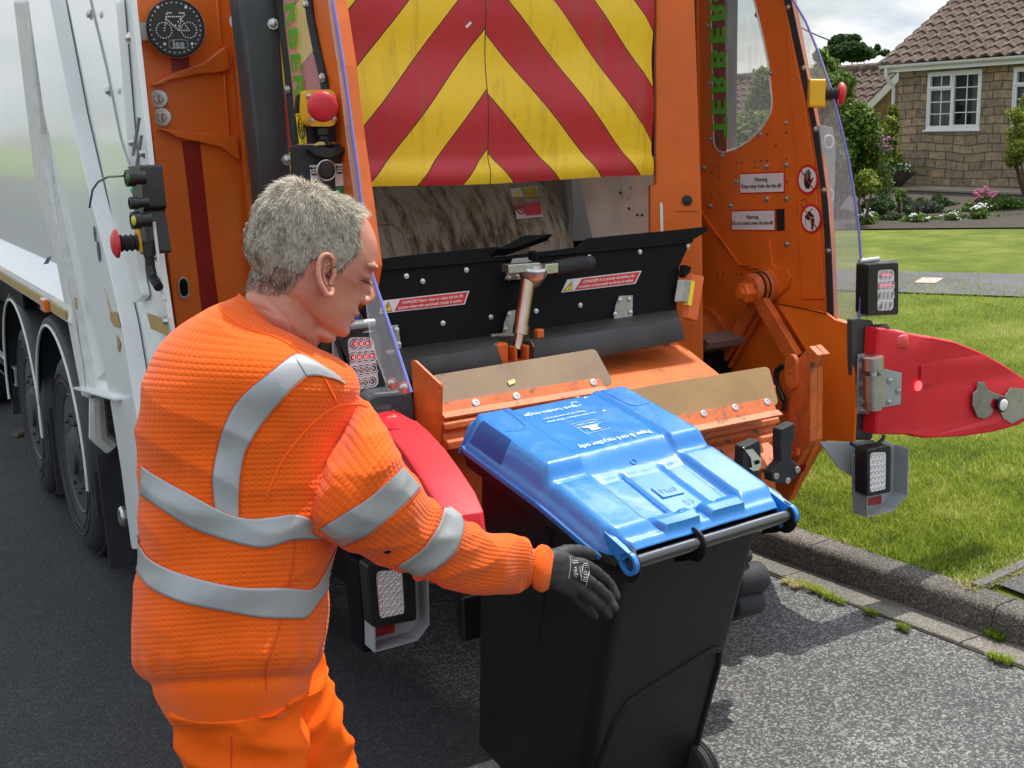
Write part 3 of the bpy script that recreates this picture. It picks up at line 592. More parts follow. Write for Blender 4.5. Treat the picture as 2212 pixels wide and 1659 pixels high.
# terrace wall and bed
mb = MB(); mb.box((19.4, 6, .15), (19.62, 22, .545)); mb.box((19.62, 6, .2), (20.4, 18.8, .50)); 
mb.box((19.34, 6, .545), (20.40, 22, .585), 1)
tag(mb.build('garden_wall', [STONE2, mat('paving_slab', (.25, .21, .15), .9, var=.2, vscale=5)], smooth=0), 'low mossy stone terrace wall in front of the bungalow', 'garden wall')
b0, b1 = WP(1856, 497, GP0, GN), WP(2212, 494, GP0, GN)
sheet('flower_bed', [(b.x, b.y, gz(b.x)+.02) for b in (ext_(b0, b1, -3), ext_(b0, b1, 3))]+[(19.4, 3, gz(19.4)+.02), (19.4, 30, gz(19.4)+.02)], 0, SOIL)
# shrubs
G = 'shrubs round the bungalow'
def px_blobs(l, d, dr=1.0):
    out = []
    for x, y, rx, ry in l:
        c = W(x, y, d=d+random.uniform(-.6, .6)*dr); k = d/FPX; out.append((tuple(c), (rx*k, rx*k, ry*k)))
    return out
B = px_blobs([(1785, 150, 30, 26), (1810, 185, 40, 32), (1795, 230, 55, 42), (1842, 262, 50, 42), (1800, 290, 70, 55), (1868, 318, 40, 46), (1780, 340, 70, 55), (1840, 370, 52, 50), (1860, 285, 44, 36), (1700, 300, 70, 55), (1640, 300, 65, 60), (1600, 330, 65, 60), (1655, 225, 46, 42), (1730, 350, 70, 60), (1775, 120, 16, 16), (1650, 180, 28, 35), (1730, 250, 60, 50), (1800, 380, 60, 50), (1870, 350, 34, 40)], 20.5)
base = W(1800, 430, d=20.5); base.z = gz(base.x)
shrub('big_shrub', 'large loose green shrub left of the stone bungalow behind the clear guard', base, 2, 2, 60000, .045, LEAF_G, group=G, blobs=B, stems=14)
B = px_blobs([(1872, 385, 22, 18), (1858, 405, 20, 22), (1885, 402, 18, 14)], 18.5, .4); base = W(1868, 425, d=18.5); base.z = gz(base.x)
shrub('golden_shrub', 'small yellow green shrub at the foot of the bowl planter', base, 1, 1, 3600, .035, LEAF_Y, group=G, blobs=B, stems=3)
B = px_blobs([(1928, 245, 12, 20), (1925, 275, 16, 24), (1922, 305, 16, 26), (1928, 335, 16, 20)], 24.5, .4); base = W(1925, 370, d=24.5); base.z = .6
shrub('climbing_shrub', 'bright yellow green upright shrub against the corner of the stone bungalow', base, 1, 1, 3600, .045, LEAF_Y, group=G, blobs=B, stems=4)
B = px_blobs([(2195, 250, 24, 20), (2205, 290, 32, 28), (2200, 325, 30, 26), (2190, 345, 22, 18), (2212, 220, 10, 20), (2240, 300, 40, 50)], 20.0, .5); base = W(2225, 420, d=20); base.z = gz(base.x)
shrub('speckled_shrub', 'loose speckled shrub in front of the bungalow at the right edge', base, 1, 1, 7000, .026, LEAF_Y, group=G, blobs=B, stems=6)
B = px_blobs([(1822, 92, 30, 18), (1838, 106, 34, 16), (1808, 112, 30, 14), (1845, 84, 14, 10), (1800, 120, 40, 16), (1868, 112, 18, 9), (1850, 118, 40, 14), (1895, 108, 6, 12), (1912, 114, 10, 6)], 36, 1.0); base = W(1830, 300, d=36); base.z = 0
shrub('tree', 'dark green tree top rising behind the roof of the brick bungalow', base, 3, 3, 22000, .065, LEAF_D, cat='tree', blobs=B, stems=7)
# bowl planter with plants
bp_ = W(1930, 404, x=19.75); bp_.z = .585
bowl = thing('bowl_planter', bp_, 'wide dark bowl planter on the terrace wall corner', 'planter')
MB().lathe(bp_, (0, 0, 1), [(.17, 0), (.19, .03), (.22, .06), (.43, .25), (.45, .30), (.41, .30), (.39, .26), (0, .24)], 24).build('bowl', mat('dark_terracotta', (.07, .065, .05), .8, var=.3), bowl)
e = thing('planter_flowers', bp_+Vector((0, 0, .26)), 'green foliage and small white flowers filling the bowl planter', 'potted plant')
V, F, a = leaf_cloud([(tuple(bp_+Vector((.0, .1, .42))), (.35, .4, .2)), (tuple(bp_+Vector((.1, .3, .52))), (.2, .25, .22)), (tuple(bp_+Vector((0, -.2, .36))), (.25, .3, .12))], 2400, .03); np_mesh('foliage', V, F, LEAF_G, a, e)
mb = MB()
for _ in range(90): mb.ball(bp_+Vector((random.uniform(-.3, .1), random.gauss(-.12, .16), random.uniform(.32, .48))), .018, 6)
mb.build('petals', PETW, e)
# bed plants
BG = 'low plants in the flower bed'
for i, (x, y, w, h, n_, mt, nm, lb) in enumerate([
    (1990, 452, 60, 22, 3600, LEAF_D, 'bed_plant', 'broad dark green ground plant mid bed below the terrace wall'),
    (1900, 447, 45, 24, 3000, LEAF_D, 'bed_plant', 'dark leafy plant at the left end of the flower bed'),
    (2110, 450, 50, 26, 3600, LEAF_G, 'bed_plant', 'fresh green leafy plant towards the right of the flower bed'),
    (2185, 448, 45, 30, 3600, LEAF_G, 'bed_plant', 'tall green perennial at the far right of the flower bed'),
    (2060, 465, 60, 16, 3000, LEAF_D, 'bed_plant', 'low dark plant at the front of the bed'),
    (1945, 420, 14, 22, 900, LEAF_G, 'bed_plant', 'small upright green plant just below the bowl planter')]):
    B = px_blobs([(x+random.uniform(-.6, .6)*w, y+random.uniform(-.3, .3)*h, w*.4, h*.55) for _ in range(6)]+[(x, y, w*.6, h*.7)], 20.0, .5)
    b_ = W(x, y+h, d=20.0); b_.z = gz(b_.x); shrub(nm, lb, b_, .5, .5, n_, .028, mt, 'plant', BG, blobs=B, stems=3)
for i, (x, y, lb) in enumerate([(1880, 470, 'first low green mound at the left front edge of the bed'), (1925, 474, 'low green mound in front of the bowl planter'), (1962, 478, 'low mound of leaves left of the middle white flowers'), (2018, 478, 'low green mound between the two middle white clumps'), (2085, 476, 'spreading geranium like plant right of the middle of the bed front'), (2130, 474, 'broad leafy mound under the magenta flowers'), (2170, 476, 'broad leafy mound near the right end of the bed front'), (2208, 474, 'last leafy mound of the bed front at the right edge')]):
    B = px_blobs([(x+random.uniform(-.7, .7)*22, y+random.uniform(-.3, .3)*8, 13, 9) for _ in range(6)]+[(x, y, 20, 11)], 19.0, .4); b_ = W(x, y+8, d=19.0); b_.z = gz(b_.x); shrub('bed_plant', lb, b_, .3, .3, 2600, .028, LEAF_D if i % 3 == 1 else LEAF_G, 'plant', BG, blobs=B, stems=3)
for i, (x, lb) in enumerate([(1900, 'dark foliage rising against the wall at the left of the bed'), (1970, 'dark foliage against the wall left of the spiky plant'), (2045, 'dark foliage against the wall right of the spiky plant'), (2160, 'taller foliage against the wall right of the magenta flowers')]):
    B = px_blobs([(x+random.uniform(-.7, .7)*30, 440+random.uniform(-.5, .5)*18, 14, 12) for _ in range(8)], 21.0, .3); b_ = W(x, 462, d=21.0); b_.z = gz(b_.x); shrub('bed_plant', lb, b_, .3, .3, 2600, .03, LEAF_D, 'plant', BG, blobs=B, stems=3)
mb = MB(); sp = W(1996, 452, d=19); spe = thing('spiky_plant', (sp.x, sp.y, gz(sp.x)), 'dark purple spiky plant in the middle of the flower bed', 'plant')
for _ in range(60):
    a = random.uniform(0, 6.28); l_ = random.uniform(.2, .42); t = Vector((math.cos(a)*l_*.6, math.sin(a)*l_*.6, l_)); o_ = Vector((sp.x, sp.y, gz(sp.x))); mb.tube([o_, o_+t*.6, o_+t+Vector((t.x*.4, t.y*.4, -.05))], [.008, .006, .001], 4)
mb.build('leaf_spikes', mat('dark_purple_leaf', (.02, .012, .014), .6), spe)
FG = 'flower clumps in the bed'
for x, y, lb in ((1868, 460, 'white flower clump at the far left of the bed'), (1981, 467, 'white flower clump just right of the spiky plant'), (2053, 463, 'white flower clump between the spiky plant and the magenta flowers'), (2110, 446, 'white flower clump below the magenta flowers')):
    flowers('white_flowers', lb, [W(x, y, d=18.6), W(x+12, y+4, d=18.6)], .05, PETW, FG)
flowers('magenta_flowers', 'tall magenta flower spikes against the terrace wall', [W(2112, 418, d=19.5), W(2127, 410, d=19.5), W(2141, 420, d=19.5), W(2114, 428, d=19.5)], .045, PETP, FG)
flowers('mauve_flowers', 'mauve flower spikes between the big shrub and the bungalow corner', [W(1913, 300, d=20), W(1908, 315, d=20), W(1918, 322, d=20)], .06, PETM, FG)
# overhead wire
mb = MB(); a, b = W(1600, -20, d=34), W(1950, 113, d=46); mb.tube([a.lerp(b, t)+Vector((0, 0, -.5*4*t*(1-t))) for t in np.linspace(0, 1, 14)], .022, 5)
tag(mb.build('overhead_wire', BLACKM), 'thin dark overhead wire crossing the cloudy sky', 'wire')
# iron inspection cover on footpath, iron grating on road
c = WP(2006, 609, GP0, GN); mb = MB(); d1 = (n1-n0).normalized()*.11; d2 = (f0-n0); d2 = (d2-d1.normalized()*d2.dot(d1.normalized())).normalized()*.24
mb.boxv(c+Vector((0, 0, .008))-d1-d2*.8, d1*2, d2*1.6, (0, 0, .012)); tag(mb.build('footpath_cover', mat('pale_cover', (.42, .33, .28), .8, var=.2), smooth=0), 'small pale square cover set in the footpath', 'cover')
g0 = zl([(62, 815), (160, 775), (165, 800), (85, 830)], z=.006); mb = MB(); mb.prism(g0, (0, 0, .006))
for t in np.linspace(.1, .9, 6): mb.boxv(g0[0].lerp(g0[1], t)+Vector((0, 0, .006)), (g0[3]-g0[0])*.9, (g0[1]-g0[0])*.07, (0, 0, .012))
tag(mb.build('drain_grating', mat('rusty_iron', (.10, .075, .05), .8, var=.4, vscale=30), smooth=0), 'rusty iron drain grating in the road beside the wheels', 'drain')
# ================================================================ LORRY
lorry = thing('refuse_lorry', (2.55, 6.0, 0), 'white and orange refuse lorry seen from behind, bin lift open, chevron curtain', 'refuse lorry')
LX = .98; NB = Vector((-.35, -.94, 0)).normalized()
def grow(l, k):
    c = sum((Vector(p) for p in l), Vector())/len(l); return [c+(Vector(p)-c)*k for p in l]
# --- white side: glossy body panel, dirty edge, stepped side panels
mb = MB(); mb.prism([(1.02, 5.2, 1.42), (1.02, 9.8, 1.42), (1.02, 9.8, 3.4), (1.02, 5.2, 3.4)], (3.0, 0, 0)); mb.build('body', WHITE_G, lorry, smooth=0, bevel=.01)
mb = MB(); a = pts([(-140, 508), (118, 538), (150, 640), (-140, 545)], x=LX)
sk = [(1.02, 1.42), (.93, 1.31), (.915, 1.235), (.93, 1.225), (1.3, 1.22), (1.3, 1.42)]
mb.prism([(x, 5.35, z) for x, z in sk], (0, 4.5, 0)); mb.build('side_ledge', WHITE, lorry, smooth=0, bevel=.008)
mb = MB(); mb.box((.910, 5.4, 1.245), (.9135, 9.8, 1.285)); mb.build('side_stripe', TAN, lorry, smooth=0)
for y in (5.82, 7.5):
    mb = MB(); mb.box((.885, y-.05, 1.235), (.91, y+.05, 1.295)); mb.build('marker_lamp', AMBER, lorry, smooth=0, bevel=.006)
mb = MB(); mb.prism(pts([(28, 0), (56, 0), (84, 290), (122, 486), (196, 848), (190, 862), (176, 858), (116, 540), (78, 420), (52, 200)], x=.93), (.10, 0, 0)); mb.build('body_edge_seal', WHITE_D, lorry, smooth=30, bevel=.012)
mb = MB(); K_ = [(101, 240), (106, 300), (112, 345), (118, 427), (127, 490), (136, 547), (147, 602), (161, 677), (172, 740), (180, 790), (186, 848)]; vs = []
for i in range(200):
    t = i/199*10; a = min(int(t), 9); f = t-a; x = K_[a][0]*(1-f)+K_[a+1][0]*f; y = K_[a][1]*(1-f)+K_[a+1][1]*f; w0 = 1.2+3.4*max(0, noise.noise(Vector((i*.09, 3, 0)))+.25)*(i/199)**.5+1.4*noise.noise(Vector((i*.7, 0, 0))); w1 = 1.2+3.0*max(0, noise.noise(Vector((i*.11, 9, 0)))+.3)*(i/199)**.5+1.4*noise.noise(Vector((i*.8, 5, 0)))
    p = W(x, y, x=.9285); k_ = .0018; vs += [p+Vector((0, max(.0, w0)*k_, 0)), p-Vector((0, max(.0, w1)*k_, 0))]
mb.add(vs, [(2*i, 2*i+1, 2*i+3, 2*i+2) for i in range(199)]); mb.build('perished_sealant', mat('perished_sealant', (.05, .047, .042), .9, var=.5, vscale=60, bump=.8, bscale=90), lorry, smooth=0)
tail = MB(); tail.prism(pts([(50, -30), (280, -30), (346, 567), (366, 705), (405, 1000), (330, 1180), (290, 1000), (262, 862), (190, 848)], x=.99), (.018, 0, 0))
tail.prism(rounded(pts([(62, -10), (88, -10), (128, 290), (196, 560), (250, 800), (196, 838), (150, 600), (92, 260)], x=.985), .03), (-.022, 0, 0))
tail.prism(rounded(pts([(92, -10), (140, -10), (190, 250), (232, 430), (268, 560), (300, 700), (330, 880), (352, 1010), (372, 1180), (318, 1180), (296, 1010), (262, 800), (226, 620), (178, 440), (128, 250)], x=.985), .03), (-.06, 0, 0))
tail.prism(rounded(pts([(160, -10), (268, -10), (296, 330), (316, 600), (326, 640), (306, 655), (296, 610), (262, 480), (215, 250)], x=.985), .03), (-.028, 0, 0))
tail.build('tail_side', WHITE, lorry, smooth=30, bevel=.018, seg=3)
mb = MB(); a = W(190, 838, x=.955); b = W(281, 862, x=.955); c = W(262, 790, x=.93)
mb.prism([a, b, b+Vector((0, 0, .012)), c+Vector((0, 0, .03)), a+Vector((0, 0, .012))], (.06, 0, 0)); mb.boxv(a, b-a, (-.06, 0, .0), (0, 0, .012)); mb.build('ledge_plate', WHITE, lorry, smooth=0, bevel=.004)
mb = MB()
for l in ([(312, 332), (285, 0)],):
    pass
seam_ = pts([(196, 0), (232, 150), (262, 300), (283, 362)], x=.955)
for off in (0, .013): mb.tube([p+Vector((0, off, 0)) for p in seam_], .0022, 6)
for l in ([(301, 252), (288, 334)], [(306, 290), (296, 356)]): mb.tube(pts(l, x=.955), .006, 6)
mb.build('sealed_seam', LGREY, lorry)
mb = MB()
for x, y in ((571, 92), (690, 576), (818, 240), (838, 900), (909, 968), (661, 1659+0)): mb.bolt(z1([(x, y)], x=.955)[0], (-1, 0, 0), .012, 0)
for x, y in ((661, 370), (696, 530), (1052, 608), (988, 200)): mb.bolt(z4([(x, y)], x=.945)[0], (-1, 0, 0), .011, 0)
mb.build('side_bolts', STEEL, lorry)
mb = MB()
for x, y in ((636, 92), (750, 572)): mb.ball(z1([(x, y)], x=.954)[0], .012, 8, 0, (.4, 1, 1))
mb.build('sealant_dots', WHITEL, lorry)
mb = MB()
for l in ([(930, 555), (1055, 595), (1065, 703), (955, 655)], [(695, 545), (740, 550), (763, 650), (722, 640), (700, 600)], [(470, 455), (485, 460), (495, 535), (478, 530)], [(738, 690), (760, 750), (755, 805), (745, 790)], [(660, 400), (705, 560), (690, 520)]): 
    q = z4(l, x=.953 if l[0][0] > 900 else .922); mb.prism(q, (-.0015, 0, 0))
mb.build('tail_stripe', TAN, lorry, smooth=0)
mb = MB(); q = z4([(598, 55), (622, 165)], x=.921)
for c_, r_ in ((q[0], .03), (q[1], .04)): mb.prism([c_+Vector((0, math.cos(t)*r_*.5, math.sin(t)*r_)) for t in np.linspace(0, 6.28, 20)[:-1]], (-.0012, 0, 0))
mb.prism(z4([(300, 205), (328, 198), (305, 245), (275, 248)], x=.93), (-.001, 0, 0)); mb.build('side_sticker', mat('blue_sticker', (.05, .07, .17), .5), lorry, smooth=0)
# --- wheels and mudguards
def wheel(y, label=None):
    w = MB(); r = .50; c = Vector((1.0, y, r))
    pr = [(.30, .0), (.33, -.012), (.42, -.022), (.455, -.012), (.485, .01), (.50, .04), (.50, .26), (.485, .29), (.42, .31), (.28, .30)]
    w.lathe(c, (1, 0, 0), [(a, b) for a, b in pr], 64, cap=False)
    for i in range(44):     # tread blocks on the shoulder
        t = 2*math.pi*i/44; d = Vector((0, math.cos(t), math.sin(t))); e_ = Vector((0, -math.sin(t), math.cos(t))); w.boxv(c+d*.492+Vector((.03, 0, 0))-e_*.022, (.23, 0, 0), e_*.044, d*.014)
    for k, rr in ((0, .36), (1, .40)): w.lathe(c, (1, 0, 0), [(rr-.004, -.0235), (rr, -.028), (rr+.004, -.0235)], 64, cap=False)
    o = w.build('wheel', RUBBER, lorry, smooth=30)
    m_ = MB(); m_.lathe(c, (1, 0, 0), [(.30, .0), (.292, -.006), (.285, .0), (.27, .05), (.20, .075), (.17, .075), (.165, .02), (.14, .0), (.135, .0), (.105, -.012), (.10, -.03), (.06, -.036), (0, -.037)], 40); m_.build('rim', mat('grey_wheel_rim', (.055, .055, .053), .55, metal=.2, var=.3, vscale=14, dirt=((.05, .045, .04), .4, 14, 1)), o)
    n_ = MB(); g_ = MB()
    for i in range(10):
        t = 2*math.pi*(i+.3)/10; p = c+Vector((.05, math.cos(t)*.19, math.sin(t)*.19)); n_.lathe(p, (-1, 0, 0), [(.028, 0), (.024, .03), (.02, .034), (.013, .036), (.013, .066), (.0, .07)], 6)
        g_.lathe(p+Vector((-.030, 0, 0)), (-1, 0, 0), [(.026, 0), (.036, .002), (.036, .012), (.024, .014)], 10); q = c+Vector((.042, math.cos(t)*.235, math.sin(t)*.235)); g_.prism([p+Vector((-.034, -math.sin(t)*.02, math.cos(t)*.02)), q+Vector((-.034, 0, 0)), p+Vector((-.034, math.sin(t)*.02, -math.cos(t)*.02))], (-.006, 0, 0))
    n_.build('wheel_nuts', DGREY, o, smooth=0); g_.build('nut_pointers', mat('lime_nut_pointer', (.80, .90, .06), .5), o, smooth=0)
WY1, WY2 = 6.02, 7.22
wheel(WY1); wheel(WY2); wheel(10.2)
def mudguard(cy, r=.60, zc=.50, a0=-8, a1=188):
    mb = MB(); an = [R_(a0+(a1-a0)*i/40) for i in range(41)]
    out = [(cy+(r+.012)*math.cos(t), zc+(r+.012)*math.sin(t)) for t in an]; inn = [(cy+r*math.cos(t), zc+r*math.sin(t)) for t in an][::-1]
    prof = [(.975, r+.0), (.968, r+.02), (.975, r+.045), (1.00, r+.06), (1.34, r+.06), (1.34, r+.045), (.99, r+.03)]; k = len(prof)
    vs = [(x, cy+q*math.cos(t), zc+q*math.sin(t)) for t in an for x, q in prof]; fs = [(i*k+j, i*k+(j+1) % k, (i+1)*k+(j+1) % k, (i+1)*k+j) for i in range(40) for j in range(k)]+[tuple(range(k)), tuple(range(40*k, 41*k))]
    mb.add(vs, fs)
    mb.box((.985, cy-r-.075, .30), (1.34, cy-r-.055, zc+.02)); mb.box((.985, cy+r+.055, .30), (1.34, cy+r+.07, zc+.02))
    o = mb.build('mudguard', MUDG, lorry, smooth=40)
    w = MB(); w.tube([(.966, cy+(r+.008)*math.cos(t), zc+(r+.008)*math.sin(t)) for t in an], .008, 8); w.build('white_piping', WHITEL, o)
mudguard(WY1+.20); mudguard(WY2+.20)
mb = MB(); 0 and mb.prism([(0.99, WY1-.72, .62), (1.42, WY1-.72, .62), (1.42, WY1-.74, .09), (.99, WY1-.74, .09)], (0, -.012, 0)) if 0 else mb.prism([(0.99, WY1-.56, .62), (1.42, WY1-.56, .62), (1.42, WY1-.60, .09), (.99, WY1-.60, .09)], (0, -.012, 0)); mb.prism([(0.99, WY2-.52, .6), (1.42, WY2-.52, .6), (1.42, WY2-.54, .12), (.99, WY2-.54, .12)], (0, -.012, 0)); mb.build('mud_flaps', RUBBER, lorry, smooth=0, bevel=.003)
mb = MB()
mb.box((1.45, 4.2, .62), (3.6, 10, 1.0)); mb.box((1.15, 4.6, .88), (1.5, 10, 1.22)); mb.box((.97, 7.0, 1.10), (1.0, 7.5, 1.19)); mb.box((1.5, 4.2, .35), (3.5, 6.0, .64)); mb.box((1.36, 5.5, .3), (1.44, 9, .85)); mb.box((1.36, 5.44, .85), (3.9, 9.9, 1.24)); mb.box((3.4, 5.5, .1), (3.55, 8, .7)); mb.box((1.5, 4.9, .08), (3.5, 5.0, .5))
mb.build('chassis', BLACKM, lorry, smooth=0, bevel=.01)
mb = MB(); q = pts([(-60, 705), (30, 797), (33, 833), (-60, 745)], x=1.0); mb.prism(q, (.03, 0, 0)); q = zl([(-80, 340), (70, 480), (80, 572), (-80, 400)], x=1.0); mb.prism(q, (.03, 0, 0)); mb.build('side_guard_rail', LGREY, lorry, smooth=0, bevel=.004)
mb = MB(); q = z4([(90, 395), (280, 500), (280, 550), (95, 450)], x=1.05); mb.prism(q, (.03, 0, 0)); mb.build('bracket_plate', DGREY, lorry, smooth=0)
mb = MB(); mb.box((1.0, 4.55, .56), (1.28, 4.62, .70)); mb.build('step_box', DGREY, lorry, smooth=0, bevel=.01)
mb = MB(); mb.tube([(1.0, 4.95, .51), (1.45, 4.95, .53)], .035, 10); mb.tube([(1.0, 5.35, .9), (1.0, 5.4, .72), (1.05, 5.4, .66)], [.035, .045, .04], 10); mb.build('worn_pipe', WHITE_D, lorry)
v = MB(); p = zl([(660, 1225)], x=1.0)[0]; v.lathe(p, (-1, 0, 0), [(.035, -.09), (.035, -.02), (.045, -.015), (.045, .03), (.036, .04), (.036, .0)], 8); v.ball(p+Vector((.10, 0, .01)), .05, 12); o = v.build('drain_valve', STEEL, lorry)
h = MB(); h.tube([p+Vector((.10, 0, .05)), p+Vector((.09, 0, .10)), p+Vector((.05, .01, .17))], .012, 8); h.build('valve_lever', REDP, o)
# control box on the side
cb = MB(); cb.prism(rounded(z1([(802, 1054), (882, 1044), (912, 1320), (902, 1330), (945, 1608), (888, 1610), (856, 1440), (846, 1330), (822, 1080)], x=.92), .012), (.07, 0, 0)); cbx = cb.build('control_box', BLACKP, lorry, smooth=30, bevel=.006)
for (x, y, r, mt, nm) in ((812, 1126, .026, BLACKP, 'knob'), (835, 1284, .019, BLACKP, 'knob'), (848, 1394, .027, BLACKP, 'knob')):
    q = z1([(x, y)], x=.87)[0]; k = MB(); k.lathe(q+Vector((.05, 0, 0)), (-1, 0, 0), [(r*.8, 0), (r*.8, .03), (r, .032), (r, .058), (r*.75, .059), (r*.7, .05), (0, .05)], 16); k.build(nm, mt, cbx)
for (x, y, r, c_) in ((809, 1126, .016, (.03, .12, .03)), (832, 1200, .010, (.0, .45, .16)), (845, 1394, .017, (.6, .5, .02))):
    q = z1([(x, y)], x=.865)[0]; k = MB(); k.ball(q, r, 10, 0, (.4, 1, 1)); k.build('button', mat('button_%d' % y, c_, .35), cbx)
q = z1([(880, 1530)], x=.90)[0]; k = MB(); k.lathe(q, (-1, 0, 0), [(.028 if i % 2 else .021, .008*i) for i in range(9)], 16); k.build('bellows', RUBBER, cbx)
k = MB(); k.lathe(q+Vector((-.065, 0, 0)), (-1, 0, 0), [(.022, 0), (.046, .003), (.044, .010), (.03, .018), (0, .022)], 24); k.build('emergency_button', REDB, cbx)
k = MB(); k.prism(z1([(852, 1440), (880, 1440), (905, 1590), (878, 1590)], x=.897), (-.004, 0, 0)); k.build('yellow_base', YELP, cbx, smooth=0)
mb = MB(); pa_ = z1([(778, 1112), (680, 1118), (620, 1150), (585, 1200), (566, 1312)], x=.88); mb.tube(pa_, .004, 6); mb.build('loose_wire', DGREY, lorry)
mb = MB(); pa_ = z4([(945, 200), (950, 260), (965, 330), (1000, 388)], x=.91); 
for i in range(36):
    t = i/35*3; a = min(int(t), 2); p = pa_[a].lerp(pa_[a+1], t-a); dvec = (pa_[a+1]-pa_[a]).normalized(); mb.cyl(p, p+dvec*.005, .015 if i % 2 else .011, n=12)
mb.cyl(pa_[0]+Vector((0, 0, .05)), pa_[0], .018, n=12); mb.build('corrugated_cable', BLACKP, lorry, smooth=0)
mb = MB(); mb.tube(z4([(972, -20), (1000, 200), (1025, 440), (1045, 475)], x=.93), .005, 6); mb.build('cable_clip_rail', WHITE_D, lorry)
# --- orange tail post (faces backwards)
PY = 4.55
post = MB(); post.prism(pts([(286, -40), (600, -40), (640, 760), (600, 1250), (400, 1250), (384, 720)], y=PY), (0, .08, 0)); po = post.build('tail_post', ORANGE_P, lorry, smooth=0, bevel=.006)
r_ = MB(); r_.prism(z1([(1438, -40), (1508, -40), (1560, 800), (1600, 1300), (1650, 1900), (1580, 1900), (1530, 1200), (1480, 560)], y=PY), (0, -.045, 0)); r_.prism(z1([(1355, -40), (1375, -40), (1400, 300), (1385, 300)], y=PY), (0, -.015, 0)); r_.prism(z1([(1400, 470), (1416, 470), (1445, 858), (1430, 858)], y=PY), (0, -.02, 0)); r_.prism(z1([(1480, 475), (1555, 478), (1560, 490), (1482, 490)], y=PY), (0, -.06, 0)); r_.prism(z1([(1572, 1230), (1650, 1225), (1652, 1238), (1576, 1244)], y=PY), (0, -.06, 0)); r_.build('post_rib', ORANGE_P, po, smooth=30, bevel=.012, seg=3)
def gusset(edge, web):
    """a bent bracket: flange standing out from the post, with a web plate"""
    g = MB(); q = z1(web, y=PY-.001); g.prism(q, (0, -.030, 0)); g.build('gusset', ORANGE_P, po, smooth=0, bevel=.009, seg=3); return
    g = MB(); e = z1(edge, y=PY); g.prism([e[0], e[1], e[1]+Vector((0, -.02, 0)), e[0]+Vector((0, -.02, 0))], (0, 0, .008)) if False else None
    k = len(e); vs = []; dep = [.012, .05, .10, .13, .13][:k]
    for p, d in zip(e, dep): vs += [p, p+Vector((0, -d, 0)), p+Vector((0, -d, .012)), p+Vector((0, 0, .012))]
    g.add(vs, [(i*4+j, i*4+(j+1) % 4, i*4+4+(j+1) % 4, i*4+4+j) for i in range(k-1) for j in range(4)]+[(0, 1, 2, 3), (k*4-4, k*4-3, k*4-2, k*4-1)])
    g.prism(z1(web, y=PY-.002), (0, -.015, 0)); g.build('gusset', ORANGE_P, po, smooth=40, bevel=.004)
gusset([(948, 545), (1010, 520), (1060, 495), (1240, 455), (1440, 440)], [(945, 545), (1010, 500), (1060, 475), (1280, 395), (1400, 300), (1430, 298), (1442, 440), (1400, 458), (1240, 470), (1060, 515), (1030, 537)])
gusset([(985, 812), (1050, 830), (1100, 865), (1260, 880), (1480, 880)], [(985, 812), (1055, 818), (1480, 862), (1508, 1010), (1478, 1005), (1385, 930), (1240, 897), (1110, 872), (1050, 838)])
r_ = MB(); r_.prism(z1([(1148, 892), (1262, 900), (1300, 1250), (1345, 1659), (1420, 2200), (1300, 2200), (1240, 1659), (1185, 1180)], y=PY-.001), (0, -.0015, 0)); r_.prism(z1([(1078, 340), (1190, 335), (1196, 425), (1086, 455)], y=PY-.001), (0, -.0015, 0)); r_.build('red_stripe', REDSTR, po, smooth=0)
r_ = MB()
for x, y in ((1003, 624), (1025, 740)):
    p = z1([(x, y)], y=PY-.002)[0]; r_.lathe(p, NB, [(.033, 0), (.034, .004), (.032, .006), (.018, .007)], 24); r_.lathe(p, NB, [(.019, .006), (.019, .018), (.016, .02), (0, .02)], 6)
p = z1([(1510, 135)], y=PY-.05)[0]; r_.lathe(p, NB, [(.034, 0), (.034, .008), (.016, .009), (.014, .02), (0, .022)], 20); r_.build('post_washers', STEEL, po)
k = MB()
for x, y in ((1003, 624), (1025, 740)):
    p = z1([(x, y)], y=PY-.03)[0]; k.boxv(p+Vector((-.002, 0, -.014)), (.004, 0, 0), (0, 0, .028), (0, -.001, 0))
k.build('torque_marks', REDSTR, po, smooth=0)
r_ = MB()
for i in range(9): 
    p = z1([(1545+10*i, 300+95*i)], y=PY-.001)[0]; r_.lathe(p, (0, -1, 0), [(.014, 0), (.014, .004), (0, .005)], 12)
r_.build('row_of_holes', mat('olive_grey', (.16, .12, .06), .6), po)
p = z4([(1160, 395)], y=PY-.004)[0]; o_ = [p+Vector((.018*math.cos(t), 0, .026*math.sin(t)+(.012 if math.sin(t) > 0 else -.012))) for t in np.linspace(0, 2*math.pi, 28)[:-1]]
r_ = MB(); r_.prism([grow(o_, 1.12), grow(o_, .9)], (0, -.004, 0)); r_.build('slot_rim', STEEL, po, smooth=0); r_ = MB(); r_.prism(grow(o_, .9), (0, -.001, 0)); r_.build('slot_hole', BLACKM, po, smooth=0)
